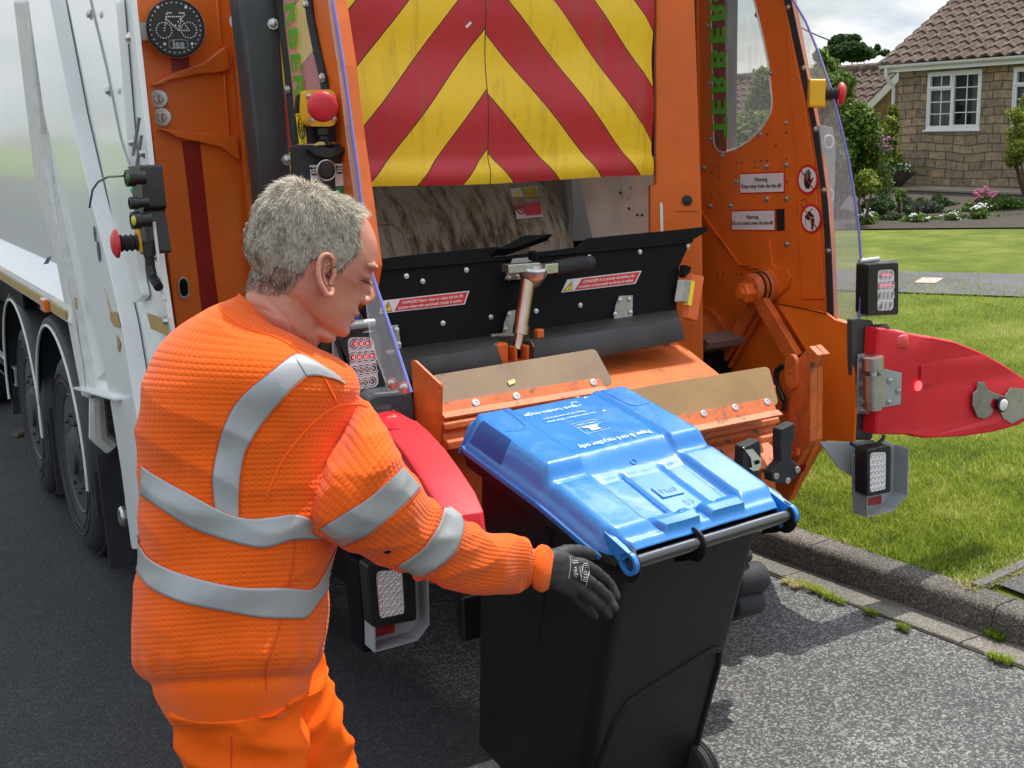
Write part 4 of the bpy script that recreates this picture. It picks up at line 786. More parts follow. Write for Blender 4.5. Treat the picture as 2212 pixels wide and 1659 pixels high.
# --- bicycle warning sign
c = W(379, 60, y=4.44); nrm = (EYE-c).normalized(); nrm = Vector((-.30, -.954, .0)).normalized(); rt = Vector((0, 0, 1)).cross(nrm).normalized(); rt = -rt if rt.x < 0 else rt; upv = Vector((0, 0, 1)); RS = 61/2600*(W(379, 60, y=4.44)-EYE).dot(AF)
def sg(u, v, h=0): return c+rt*(u*RS)+upv*(v*RS)+nrm*h
mb = MB(); mb.lathe(c-nrm*.02, nrm, [(RS*.9, -.02), (RS*.99, -.01), (RS*1.0, .016), (RS*.96, .021), (RS*.94, .019), (0, .019)], 56); sign = mb.build('bicycle_warning_lamp', BLACKP, lorry)
mb = MB(); mb.lathe(c-nrm*.02, nrm, [(RS*1.0, -.03), (RS*1.02, -.03), (RS*1.02, .0), (RS*1.0, .0)], 56); q = sg(-1.02, -.1, -.05); mb.boxv(q+upv*(-.28*RS), -rt*.07, upv*(.62*RS), -nrm*.006)
for dz in (.3, -.28): mb.bolt(q-rt*.05+upv*(dz*.7*RS+.01), nrm, .008, 0)
mb.build('lamp_bracket', STEEL_D, sign)
dots = MB(); D = lambda u, v, r=.022: dots.lathe(sg(u, v, -.0008), nrm, [(r*RS*1.25, 0), (r*RS, .0025), (0, .003)], 8)
for i in range(32): t = 2*math.pi*(i+.4)/32; D(.86*math.cos(t), .86*math.sin(t), .022)
def P_(x, y): return (x-1010)/830, -(y-810)/830
for cx_ in (680, 1390):
    for i in range(18): t = 2*math.pi*i/18; u, v = P_(cx_+222*math.cos(t), 880+222*math.sin(t)); D(u, v, .022)
def line(a, b, n):
    for i in range(n): x = a[0]+(b[0]-a[0])*i/(n-1); y = a[1]+(b[1]-a[1])*i/(n-1); D(*P_(x, y), .024)
line((780, 495), (1230, 500), 9); line((765, 560), (1110, 890), 9); line((690, 885), (790, 430), 7); line((820, 390), (920, 390), 3); line((1390, 890), (1190, 560), 6); line((1160, 395), (1290, 395), 4); line((1200, 560), (1290, 460), 3); line((1110, 890), (1390, 890), 5); line((1100, 640), (1230, 500), 3); line((1110, 880), (1180, 620), 5); line((1020, 740), (1110, 755), 2)
for x, y in ((560, 225), (1355, 235), (665, 1270), (1450, 1270)): D(*P_(x, y), .045)
dots.build('led_bicycle', WHITEL, sign)
mb = MB(); mb.text('iss', sg(.06, -.58, .0005), rt, upv, RS*.42, font_off=.03); 
rr = [sg(.06+.32*math.copysign(abs(math.cos(t))**.45, math.cos(t)), -.56+.15*math.copysign(abs(math.sin(t))**.45, math.sin(t)), .0) for t in np.linspace(0, 2*math.pi, 33)]
mb.tube(rr, .0012, 5, cap=False); mb.build('iss_lettering', LGREY, sign)
# --- dark upright bar
mb = MB(); a = pts([(512, -40), (597, -40), (620, 250), (640, 480), (655, 900), (600, 900), (566, 430), (540, 200)], y=4.1); mb.prism(a, (0, .12, 0)); bar = mb.build('upright_bar', DGREY, lorry, smooth=0, bevel=.014, seg=2)
mb = MB()
for x, y in ((1726, 152), (1815, 1009)): mb.bolt(z1([(x, y)], y=4.095)[0], NB, .013, 0)
mb.build('bar_bolts', STEEL, bar)
# --- left wing with window
LW = 1.47
lw = MB(); outl = pts([(592, -30), (714, -30), (726, 40), (741, 141), (760, 300), (780, 440), (797, 575), (786, 640), (730, 690), (670, 690), (640, 480), (612, 130)], x=LW+.02)
hole = pts([(606, -20), (668, -20), (676, 60), (694, 140), (708, 190), (712, 300), (700, 360), (650, 400), (634, 250), (615, 100)], x=LW+.02)
lw.prism([outl, hole], (.045, 0, 0)); lwo = lw.build('left_wing', ORANGE, lorry, smooth=0)
g = MB(); g.prism(grow(hole, 1.02), (.006, 0, 0)); g.build('window', WINP, lwo, smooth=0)
g = MB(); q = pts([(601, -30), (609, 60), (621, 160), (634, 300), (650, 420)], x=LW+.012); g.tube(q, .012, 8); q = pts([(664, -30), (672, 40), (686, 110), (700, 170), (709, 230)], x=LW+.012); g.tube(q, .016, 8); g.build('window_seal', RUBBER, lwo)
g = MB()
for i, (ch, y) in enumerate((('R', 24), ('B', 62), ('E', 100), ('R', 136), ('G', 172))):
    p = W(622+.17*y*.9+1, 0+y*1.38-3, x=LW+.014); g.text(ch, p, (0, 0, -1), (0, -1, 0), .125, 0, lift=.001, font_off=.035)
g.build('window_lettering', GREENT, lwo, smooth=0)
g = MB()
for x, y in ((196, 40), (330, 645), (40, 742), (100, 1312)): g.bolt(ze([(x, y)], x=LW)[0], (-1, -.3, 0), .010, 0)
g.bolt(ze([(38, 1325)], x=LW-.02)[0], (-1, -.6, 0), .013, 0); g.build('wing_bolts', STEEL, lwo)
# clear guard along the wing's edge: a bent polycarbonate sheet with a blue cut edge
def guard(inner, outer, xb, sgn, name='clear_guard', par=None):
    a = inner; b = outer; mb = MB(); k = len(a); th = Vector((.006*sgn, 0, 0)); vs = []
    for p, q in zip(a, b): vs += [p, q, q+th, p+th]
    mb.add(vs, [(i*4+j, i*4+(j+1) % 4, i*4+4+(j+1) % 4, i*4+4+j) for i in range(k-1) for j in range(4)]); o = mb.build(name, CLEAR, par, smooth=50)
    e = MB(); e.tube([q+th*.5 for q in b], .0052, 6); e.build('cut_edge', CLEARB, o); return o
inn = pts([(706, -20), (716, 60), (732, 160), (748, 300), (764, 420), (778, 560), (800, 740), (838, 842)], x=1.45); out = pts([(713, -20), (725, 50), (741, 150), (761, 300), (778, 430), (800, 588), (848, 730), (886, 848)], x=1.43)
guard(inn, out, 1.45, 1, par=lwo)
g = MB()
for x, y in ((370, 945), (437, 968)): g.bolt(z5([(x, y)], x=1.42)[0], (-.5, -.85, 0), .013, 0)
g.build('guard_bolts', STEEL, lwo)
# --- right wing
RW = 3.62
fr = Vector((.016, 0, 0))
rw = MB()
outl = pts([(1498, -60), (1695, -60), (1702, 0), (1722, 125), (1745, 245), (1768, 380), (1782, 500), (1788, 640), (1790, 668), (1742, 664), (1675, 656), (1500, 830), (1440, 790), (1470, 500), (1420, 500), (1416, -60)], x=RW)
outl = pts([(1506, -60), (1692, -60), (1704, 20), (1724, 125), (1748, 245), (1770, 380), (1784, 500), (1790, 640), (1791, 690), (1845, 706), (1846, 948), (1770, 950), (1695, 1084), (1640, 1060), (1500, 1000), (1440, 900), (1460, 700), (1490, 560), (1516, 460)], x=RW)
win = rounded(z3([(478, -60), (700, -60), (755, 160), (795, 350), (815, 560), (812, 620), (760, 710), (690, 780), (620, 825), (550, 846), (515, 835), (495, 790), (488, 500)], x=RW), .02)
rw.prism([outl, win], (.05, 0, 0)); rwo = rw.build('right_wing', ORANGE, lorry, smooth=0)
g = MB(); g.prism(z3([(905, -60), (888, 0), (935, 240), (1000, 560), (1050, 900), (1085, 1300), (1115, 1659), (985, 1659), (965, 1200), (950, 800), (915, 400), (880, -60)][::-1], x=RW-.002), (-.006, 0, 0)); g.build('edge_plate', ORANGE, rwo, smooth=0, bevel=.004)
g = MB(); g.prism(win, (.006, 0, 0)); g.build('window', WINP, rwo, smooth=0)
g = MB(); g.tube(win+[win[0]], .0045, 6, cap=False); g.build('window_edge', WHITE_D, rwo)
g = MB(); fz = [z3([(480, -60), (552, -60), (566, 846), (545, 846), (515, 835), (495, 790)], x=RW-.001)]; g.prism(fz[0], (-.0015, 0, 0)); g.build('old_film', mat('peeling_film', (.25, .07, .04), .6, var=.5, vscale=30), rwo, smooth=0)
g = MB()
for ch, y in (('T', 514), ('E', 429), ('R', 340), ('B', 240), ('E', 148), ('R', 50), ('G', -40)):
    # letters read upwards, seen from inside through the window
    X = {514: 62, 429: 60, 340: 58, 240: 55, 148: 53, 50: 50, -40: 48}[y]; p = W(2820/1.8517+X*1.0+ -1, y*1.0*(1.0), x=RW-.004) if False else W((2820+150*.3735+ (514-y)*-.022)/1.8517*1.0+0, {514: 1360, 429: 1150, 340: 900, 240: 640, 148: 385, 50: 130, -40: -110}[y]*.3736/1.8517, x=RW-.004)
    g.text(ch, p, (0, 0, 1), (0, -1, 0), .142, 0, lift=-.0012, font_off=.04)
g.build('window_lettering', GREENT, rwo, smooth=0)
g = MB(); h_ = MB()
for x, y in ((462, 144), (470, 462), (478, 772), (541, 864), (731, 82), (808, 404), (750, 745), (892, 680)): g.bolt(z3([(x, y)], x=RW)[0], (-1, 0, 0), .008, 0)
for x, y in ((894, 914), (785, 920), (620, 1007), (787, 1101), (894, 1099), (586, 1140), (476, 1141), (897, 1352), (778, 1350), (779, 1526), (882, 1531), (440, 930)): g.bolt(z3([(x, y)], x=RW)[0], (-1, 0, 0), .010, 0)
for x, y in ((483, 958), (515, 921), (525, 976), (479, 1075), (527, 1075), (621, 902), (651, 902), (722, 897), (753, 893), (789, 890), (722, 930), (897, 882), (899, 1007), (789, 745), (838, 811), (896, 735), (512, 1518), (545, 1518), (620, 1520), (649, 1520), (748, 1520)): h_.cyl(z3([(x, y)], x=RW-.001)[0], z3([(x, y)], x=RW-.0022)[0], .0055, n=8)
g.build('wing_bolts', STEEL, rwo); h_.build('screw_holes', mat('hole_rust', (.10, .03, .01), .8), rwo, smooth=0)
# fold, star shaped gusset and pivots on the wing
g = MB(); g.prism(z3([(398, -60), (410, -60), (425, 1165), (640, 1470), (770, 1480), (775, 1490), (650, 1484), (412, 1172)][::-1], x=RW-.001), (-.01, 0, 0)); g.build('fold_rib', ORANGE, rwo, smooth=30, bevel=.004)
g = MB(); st = rounded(z3([(778, 1322), (808, 1322), (830, 1470), (850, 1490), (905, 1494), (928, 1530), (915, 1585), (820, 1680), (760, 1790), (640, 1800), (600, 1700), (640, 1560), (740, 1520), (760, 1470)], x=RW-.001), .012); g.prism(st, (-.014, 0, 0)); g.build('star_gusset', ORANGE, rwo, smooth=30, bevel=.003)
piv = zr([(650, 220)], x=RW-.06)[0]
g = MB(); g.lathe(piv+Vector((.06, 0, 0)), (-1, 0, 0), [(.075, 0), (.075, .05), (.065, .06), (.065, .10), (.05, .115)], 28); g.build('pivot_boss', ORANGE_W, rwo)
g = MB(); q = zr([(560, 253)], x=RW-.14)[0]; g.lathe(q+Vector((.06, .0, 0)), (-1, 0, 0), [(.055, 0), (.055, .02), (.044, .022)], 24); g.lathe(q+Vector((.04, 0, 0)), (-1, 0, 0), [(.046, 0), (.046, .05), (.04, .056), (.025, .058), (.025, .075), (0, .078)], 6); g.build('pivot_nut', ORANGE, rwo, smooth=30)
g = MB(); g.lathe(piv, (-1, 0, 0), [(.068, -.012), (.071, -.010), (.071, -.002), (.068, 0)], 24); g.lathe(piv+Vector((-.03, 0, 0)), (-1, 0, 0), [(.066, -.012), (.069, -.010), (.069, -.002), (.066, 0)], 24); g.build('grease_ring', mat('black_grease', (.012, .014, .01), .35), rwo)
g = MB(); a = zr([(612, 318), (668, 282), (872, 625), (800, 655)], x=RW-.10); g.prism(a, (.035, 0, 0)); g.build('upper_link', ORANGE_D, rwo, smooth=0, bevel=.006)
g = MB(); g.prism(zr([(800, 625), (850, 590), (905, 640), (900, 665), (815, 665)], x=RW-.09), (.03, 0, 0)); g.build('grease_joint', mat('black_grease', (.012, .014, .01), .35), rwo, smooth=0, bevel=.006)
g = MB(); g.prism(zr([(590, 290), (640, 320), (500, 560), (400, 720), (345, 700), (480, 470)], x=RW-.07), (.03, 0, 0)); g.prism(zr([(660, 330), (670, 345), (520, 590), (440, 740), (425, 735)], x=RW-.045), (.03, 0, 0)); g.build('lower_link', ORANGE_D, rwo, smooth=0, bevel=.006)
g = MB(); g.lathe(zr([(318, 560)], x=RW)[0], (-1, 0, 0), [(.19, 0), (.19, .02), (.15, .022), (.15, .10), (.13, .11), (0, .11)], 40)
g2 = zr([(318, 560)], x=RW-.02)[0]
for i in range(12): t = 2*math.pi*i/12; g.bolt(g2+Vector((-.002, .17*math.cos(t), .17*math.sin(t))), (-1, 0, 0), .008, 0)
g.build('drum_flange', ORANGE_D, rwo, smooth=35)
g = MB(); g.prism(z3([(885, 480), (930, 480), (940, 560), (880, 560)], x=RW)[:0] or zr([(130, 525), (290, 500), (348, 548), (335, 590), (250, 620)], x=RW-.25), (.22, 0, 0)); g.build('scraper_plate', STEEL_D, rwo, smooth=0, bevel=.004)
g = MB(); g.prism(z3([(327, 1112), (335, 1085), (347, 1080), (360, 1092), (363, 1112), (355, 1138), (343, 1142), (332, 1134)], x=3.36), (-.002, 0, 0)); g.build('post_hole', BLACKM, rwo, smooth=0)
# stickers
def sticker(poly, xx, lines, bd=.006, name='warning_sticker', sz=.03, par=None):
    q = z3(poly, x=xx); s_ = MB(); s_.prism(q, (-.0015, 0, 0)); o = s_.build(name, REDS, par or rwo, smooth=0)
    c_ = sum(q, Vector())/4; w_ = (q[1]-q[0]).length; h_ = (q[0]-q[3]).length
    iq = [p+(c_-p).normalized()*0+Vector((0, (1 if p.y < c_.y else -1)*bd, (-1 if p.z > c_.z else 1)*bd)) for p in q]; s_ = MB(); s_.prism([p+Vector((-.0017, 0, 0)) for p in iq], (-.001, 0, 0)); s_.build('sticker_face', WHS, o, smooth=0)
    rt_ = (q[1]-q[0]).normalized(); up_ = Vector((0, 0, 1)); t = MB()
    for i, (tx, s2, dz, ft) in enumerate(lines): t.text(tx, c_+Vector((-.0042, 0, 0))+up_*(dz*h_), rt_, up_, s2*h_, font_off=.012, fit=ft*w_)
    t.build('sticker_text', BLKS, o, smooth=0); return o
sticker([(635, 960), (887, 950), (886, 1070), (637, 1076)], RW-.001, [('Warning', .27, .16, .29), ('Keep away from the bin-lift', .27, -.14, .88)])
sticker([(590, 1166), (835, 1160), (836, 1282), (592, 1280)], RW-.001, [('Warning', .26, .16, .28), ('Do not stand under the bin-lift', .25, -.12, .92)])
g = MB(); g.prism(z3([(840, 1160), (884, 1157), (886, 1278), (842, 1280)], x=RW-.001), (-.002, 0, 0)); g.build('black_patch', BLKS, rwo, smooth=0)
def disc_sign(cx, cy, kind):
    c_ = z3([(cx, cy)], x=RW-.009)[0]; r = .062; ry = Vector((0, -1, 0)); rz = Vector((0, 0, 1))
    pt = lambda u, v, h: c_+ry*(u*r)+rz*(v*r)+Vector((-h, 0, 0))
    ring = lambda k, h: [pt(k*math.cos(t), k*math.sin(t), h) for t in np.linspace(0, 2*math.pi, 33)[:-1]]
    a = MB(); a.prism(ring(1, 0), (-.0012, 0, 0)); o = a.build('prohibition_sticker', REDS, rwo, smooth=0); a = MB(); a.prism(ring(.82, .0013), (-.0006, 0, 0)); a.build('sticker_face', WHS, o, smooth=0)
    b = MB(); pr = lambda l: b.prism([pt(u, v, .0022) for u, v in l], (-.0006, 0, 0))
    if kind == 'hand':
        pr([(-.28, .05), (-.28, -.30), (-.12, -.60), (.22, -.60), (.32, -.3), (.32, .05)])
        for x, t_ in ((-.28, .42), (-.12, .60), (.04, .64), (.19, .52)): pr([(x, 0), (x, t_), (x+.06, t_+.05), (x+.12, t_), (x+.12, 0)])
        pr([(.30, -.35), (.58, .10), (.50, .18), (.28, -.1)])
    else:
        pr([(-.55, .10), (-.15, .55), (.15, .30), (-.20, -.15)]); pr([(-.5, .05), (-.46, .07), (-.50, -.5), (-.54, -.5)]); pr([(.18+.11*math.cos(t), .18+.11*math.sin(t)) for t in np.linspace(0, 6.28, 13)[:-1]])
        pr([(.02, .04), (.34, .04), (.36, -.28), (.30, -.28), (.28, -.08), (.28, -.72), (.20, -.72), (.18, -.32), (.16, -.72), (.08, -.72), (.08, -.08), (.06, -.28), (.0, -.28)]); pr([(-.02, .62+.0), (.06, .52), (.14, .60), (.06, .70)])
    b.build('pictogram', BLKS, o, smooth=0)
    a = MB(); a.prism([pt(-.62, .56, .0032), pt(-.56, .62, .0032), pt(.62, -.56, .0032), pt(.56, -.62, .0032)], (-.0006, 0, 0)); a.build('red_bar', REDS, o, smooth=0)
disc_sign(1013, 996, 'hand'); disc_sign(1032, 1213, 'person')
g = MB(); c_ = z3([(993, 1127)], x=RW-.008)[0]; g.tube([c_+Vector((0, .016*math.cos(t), .017*math.sin(t))) for t in np.linspace(.3, 6.1, 20)], .0014, 5); g.build('ring_mark', BLKS, rwo)
# black strip and clear guard on the right
g = MB(); le = z3([(878, -40), (885, 0), (960, 330), (1030, 660), (1085, 1000), (1110, 1300), (1122, 1659), (1122, 1770)], x=RW-.012); ri = z3([(915, -40), (925, 0), (1005, 380), (1080, 760), (1128, 1120), (1148, 1400), (1158, 1659), (1160, 1770)], x=RW-.012)
g.prism(le+ri[::-1], (-.006, 0, 0)); g.build('edge_strip', RUBBER, rwo, smooth=0, bevel=.002)
g = MB()
for x, y in ((907, 40), (992, 376), (1058, 716), (1103, 1054), (1129, 1390)): g.bolt(z3([(x, y)], x=RW-.019)[0], (-1, 0, 0), .008, 0)
g.build('strip_screws', STEEL, rwo)
out = z3([(920, -40), (930, 0), (1000, 120), (1070, 290), (1135, 480), (1190, 680), (1235, 880), (1270, 1090), (1295, 1280), (1306, 1450), (1305, 1659), (1296, 1770)], x=3.60); inn_ = z3([(905, -40), (925, 0), (950, 130), (988, 290), (1030, 480), (1070, 680), (1105, 880), (1125, 1090), (1140, 1280), (1150, 1450), (1158, 1659), (1160, 1760)], x=3.61)
guard(inn_, out, 3.6, 1, par=rwo)
# --- post strip between curtain and wing
g = MB(); a = [W(1400, -60, y=4.22), W(1428, 840, y=4.22), W(1520, 840, x=RW), W(1516, 460, x=RW), W(1500, 0, x=RW), W(1497, -60, x=RW)]; p0 = Vector((3.17, 4.22, 0)); pn = Vector((-.62, -.78, 0)); 
a = [WP(x, y, (3.14, 4.20, 0), (-.60, -.80, 0)) for x, y in ((1416, -60), (1416, 400), (1404, 400), (1404, 780), (1520, 780), (1516, 455), (1500, 0), (1497, -60))]
g.prism(a, (.02, .04, 0)); o = g.build('right_post', ORANGE, lorry, smooth=0, bevel=.006)
g = MB(); g.prism([WP(x, y, (3.14, 4.198, 0), (-.60, -.80, 0)) for x, y in ((1425.5, 440), (1429, 436), (1432, 445), (1433, 500), (1427, 500))], (-.001, -.001, 0)); g.build('paint_scrape', WHITE, o, smooth=0)
g = MB(); g.prism([WP(x, y, (3.14, 4.198, 0), (-.60, -.80, 0)) for x, y in ((1455, 452), (1510, 453), (1510, 456), (1455, 455))], (-.003, -.004, 0)); g.build('weld_line', ORANGE, o, smooth=0)
g = MB(); c_ = WP(1484, 433, (3.14, 4.196, 0), (-.60, -.80, 0)); g.lathe(c_, (-.6, -.8, 0), [(.022, 0), (.022, .003), (.008, .004), (0, .005)], 16); g.build('grommet', BLACKP, o)
# --- chevron curtain
YC = 4.15
cxl = W(1055, 200, y=YC).x; s0 = [W(648+.3662*1080, .3662*y, y=YC).z for y in (165, 518, 875)]; Pz = (s0[0]-s0[2]); 
def chev(t, b, g):
    l = t.links.new; sp = N(t, 'ShaderNodeSeparateXYZ'); l(g.outputs['Position'], sp.inputs[0])
    def mt(op, a, c=None):
        n = N(t, 'ShaderNodeMath', operation=op); 
        for i, q in enumerate((a, c)):
            if q is None: continue
            if isinstance(q, (int, float)): n.inputs[i].default_value = q
            else: l(q, n.inputs[i])
        return n.outputs[0]
    dx = mt('SUBTRACT', sp.outputs[0], cxl-.0); ax = mt('ABSOLUTE', dx); rgt = mt('GREATER_THAN', dx, 0.0)
    off = mt('MULTIPLY', rgt, .018); u = mt('ADD', mt('ADD', mt('SUBTRACT', sp.outputs[2], s0[0]), mt('MULTIPLY', ax, 1.09)), off)
    f = mt('FRACT', mt('ADD', mt('DIVIDE', u, Pz), 100.0)); red = mt('LESS_THAN', f, .5); e1 = mt('ABSOLUTE', mt('SUBTRACT', f, .5)); e2 = mt('SUBTRACT', .5, e1); ed = mt('MINIMUM', e1, e2); bl = mt('MAXIMUM', mt('LESS_THAN', ed, .0065), mt('LESS_THAN', ax, .0022))
    m1 = N(t, 'ShaderNodeMix', data_type='RGBA'); l(red, m1.inputs[0]); m1.inputs[6].default_value = (.93, .60, .016, 1); m1.inputs[7].default_value = (.52, .016, .030, 1)
    m2 = N(t, 'ShaderNodeMix', data_type='RGBA'); l(bl, m2.inputs[0]); l(m1.outputs[2], m2.inputs[6]); m2.inputs[7].default_value = (.015, .012, .01, 1)
    mp_ = N(t, 'ShaderNodeMapping'); mp_.inputs['Scale'].default_value = (1, 1, .14); l(g.outputs['Position'], mp_.inputs[0]); n = N(t, 'ShaderNodeTexNoise', i_Scale=16.0, i_Detail=9.0, i_Roughness=.75); l(mp_.outputs[0], n.inputs['Vector'])
    mr = N(t, 'ShaderNodeMapRange'); mr.inputs['From Min'].default_value = .52; mr.inputs['From Max'].default_value = .80; mr.inputs['To Max'].default_value = .62; l(n.outputs['Fac'], mr.inputs[0])
    m3 = N(t, 'ShaderNodeMix', data_type='RGBA'); l(mr.outputs[0], m3.inputs[0]); l(m2.outputs[2], m3.inputs[6]); m3.inputs[7].default_value = (.20, .12, .03, 1); l(m3.outputs[2], b.inputs['Base Color'])
    b2 = N(t, 'ShaderNodeTexNoise', i_Scale=4.0, i_Detail=5.0); l(g.outputs['Position'], b2.inputs['Vector']); bp = N(t, 'ShaderNodeBump', i_Strength=.35, i_Distance=.03); l(b2.outputs['Fac'], bp.inputs['Height']); l(bp.outputs[0], b.inputs['Normal'])
CHEV = mat('chevron_fabric', (.5, .3, .02), .5, extra=chev, coat=.08)
x0c, x1c = W(770, 200, y=YC).x-.35, W(1419, 200, y=YC).x; zb_c = W(1400, 368, y=YC).z-.022
def cf(u, v):
    x = x0c+(x1c-x0c)*u; bot = zb_c+.005*math.sin(u*9)-.002+.016*(1-u) ; z = bot+(3.3-bot)*v
    y = YC+.012*math.sin(u*14+v*3)+.008*math.sin(v*25); hem = (z-bot)/.09
    if hem < 1: y -= .014*math.sin(max(0, hem)*math.pi)
    y += .02*max(0, u-.97)/.03
    return Vector((x, y, z))
g = MB(); g.grid(cf, 60, 90); g.build('chevron_curtain', CHEV, lorry, smooth=60, recalc=False)
g = MB(); g.tube([(x0c+(x1c-x0c)*u, YC+.02, zb_c+.005*math.sin(u*9)+.030+.016*(1-u)) for u in np.linspace(0, .975, 30)], .010, 8); g.build('curtain_bar', BLACKM, lorry)
g = MB(); g.boxv(WP(1008, 61, (0, YC-.03, 0), (0, 1, 0)), (.022, 0, .018), (-.006, 0, .007), (0, -.002, 0)); g.build('tape_scrap', WHS, lorry, smooth=0)
# --- inside of the hopper
def drum_ex(t, b, g):
    l = t.links.new; mp_ = N(t, 'ShaderNodeMapping'); mp_.inputs['Scale'].default_value = (1, .22, .22); l(g.outputs['Position'], mp_.inputs[0]); n = N(t, 'ShaderNodeTexNoise', i_Scale=26.0, i_Detail=8.0, i_Roughness=.72); l(mp_.outputs[0], n.inputs['Vector'])
    n2 = N(t, 'ShaderNodeTexNoise', i_Scale=3.0, i_Detail=3.0); l(g.outputs['Position'], n2.inputs['Vector']); mu = N(t, 'ShaderNodeMath', operation='ADD'); l(n.outputs['Fac'], mu.inputs[0]); s = N(t, 'ShaderNodeMath', operation='MULTIPLY'); s.inputs[1].default_value = .35; l(n2.outputs['Fac'], s.inputs[0]); l(s.outputs[0], mu.inputs[1])
    r = N(t, 'ShaderNodeValToRGB'); e = r.color_ramp.elements; e[0].position = .62; e[0].color = (.36, .32, .255, 1); e[1].position = .80; e[1].color = (.07, .050, .030, 1); q = e.new(.70); q.color = (.24, .19, .125, 1); l(mu.outputs[0], r.inputs[0]); l(r.outputs[0], b.inputs['Base Color'])
DRUM = mat('stained_grey_drum', (.3, .25, .2), .7, extra=drum_ex)
g = MB(); c0 = Vector((1.5, 5.05, 1.33)); g.lathe(c0, (1, 0, 0), [(.50, 0), (.50, 1.45), (.47, 1.50), (.40, 1.53)], 72); g.build('packing_drum', DRUM, lorry, smooth=30)
g = MB()
for xa, xb in ((1.62, 2.16), (2.42, 3.1)):
    a_ = [(xa, 40), (xa+.03, 50), (xa+.07, 54), (xb-.04, 54), (xb, 48), (xb, 40)]
    g.tube([(x, c0.y-.503*math.cos(R_(t-18)), c0.z+.503*math.sin(R_(t-18))) for x, t in a_ if x < 2.98], .006, 6)
g.build('drum_ribs', DRUM, lorry)
g = MB(); q = WP(1102, 408, (0, 4.68, 0), (0, 1, 0)); 
def on_drum(px_, py_):
    d = (W(px_, py_, d=1)-EYE); a = d.y**2+d.z**2; oy, oz = -c0.y, CH-c0.z; b = 2*(oy*d.y+oz*d.z); cc = oy*oy+oz*oz-.502**2; t = (-b-math.sqrt(max(0, b*b-4*a*cc)))/(2*a); return EYE+d*t
def dr_quad(l, m_, name, nrm_off=.003, par=None):
    q = [on_drum(648+.3662*x, .3662*y) for x, y in l]; nn = Vector((0, -.8, .6)); k = MB(); k.prism([p+nn*nrm_off for p in q], nn*.001); return k.build(name, m_, par or lorry, smooth=0)
ds = dr_quad([(1240, 1115), (1395, 1100), (1432, 1280), (1278, 1295)], WHS, 'drum_sticker'); dr_quad([(1325, 1205), (1412, 1195), (1425, 1268), (1333, 1275)], REDS, 'red_panel', .0045, ds); dr_quad([(1300, 1115), (1390, 1105), (1415, 1165), (1330, 1170)], mat('stained_yellow', (.45, .34, .05), .6, var=.5, vscale=30), 'yellow_panel', .0045, ds); dr_quad([(1258, 1165), (1278, 1130), (1298, 1163)], YELL, 'warning_triangle', .0047, ds)
cc_ = on_drum(648+.3662*1300, .3662*1240)+Vector((0, -.8, .6))*.005; k = MB(); k.tube([cc_+Vector((.022*math.cos(t), -.6*.022*math.sin(t), -.8*.022*math.sin(t))) for t in np.linspace(0, 2*math.pi, 20)], .003, 5, cap=False); k.tube([cc_+Vector((-.015, .009, .012)), cc_+Vector((.015, -.009, -.012))], .003, 5); k.build('prohibition_ring', REDS, ds)
g = MB(); g.prism([WP(x, y, (0, 4.75, 0), (0, 1, 0)) for x, y in ((1172, 385), (1190, 360), (1225, 360), (1232, 470), (1222, 560), (1180, 560), (1196, 470))], (0, .15, 0)); g.prism([WP(x, y, (0, 4.6, 0), (0, 1, 0)) for x, y in ((1215, 360), (1232, 360), (1240, 470), (1234, 560), (1222, 560), (1230, 470))], (0, .03, 0)); g.build('inner_bracket', INNER_G, lorry, smooth=0, bevel=.01)
g = MB(); g.prism([WP(x, y, (3.35, 4.35, 0), (-.75, -.66, 0)) for x, y in ((1242, 340), (1420, 340), (1420, 520), (1300, 560), (1285, 540))], (.1, .1, 0)); iw = g.build('hopper_side_wall', INNER, lorry, smooth=0)
g = MB(); sl_ = rounded([WP(x, y, (3.348, 4.348, 0), (-.75, -.66, 0)) for x, y in ((1338, 355), (1362, 355), (1361, 420), (1352, 433), (1347, 420))], .01); g.prism(sl_, (-.012, -.010, 0)); g.build('bright_slot', WHITEL, iw, smooth=0)
g = MB(); g.tube([WP(x, y, (3.345, 4.345, 0), (-.75, -.66, 0)) for x, y in ((1310, 365), (1330, 430), (1347, 500), (1352, 525))], .003, 5)
g.build('wall_scratch', INNER, iw)
g = MB()
for x, y in ((1990, 1268), (2018, 1268), (1940, 1230), (1890, 1138), (1945, 1108)): g.bolt(WP(648+.3662*x, .3662*y, (3.345, 4.345, 0), (-.75, -.66, 0)), (-.75, -.66, 0), .0045, 0)
g.build('wall_bolts', DGREY, iw)
g = MB(); g.box((1.6, 3.66, .68), (3.58, 4.34, .74)); g.box((1.5, 3.85, 3.4), (4.0, 10, 3.46)); g.box((1.5, 5.6, .9), (4.0, 5.65, 3.4)); g.box((3.72, 4.4, .9), (3.78, 5.6, 3.4)); g.box((1.03, 4.64, .9), (1.10, 5.6, 3.4)); g.box((1.6, 4.3, .75), (3.6, 5.6, .80)); g.build('tail_shell_sunblock', mat('dark_inner_steel', (.05, .045, .04), .8, var=.2), lorry, smooth=0)  # unseen hood roof and tub floor added to keep sun off the road
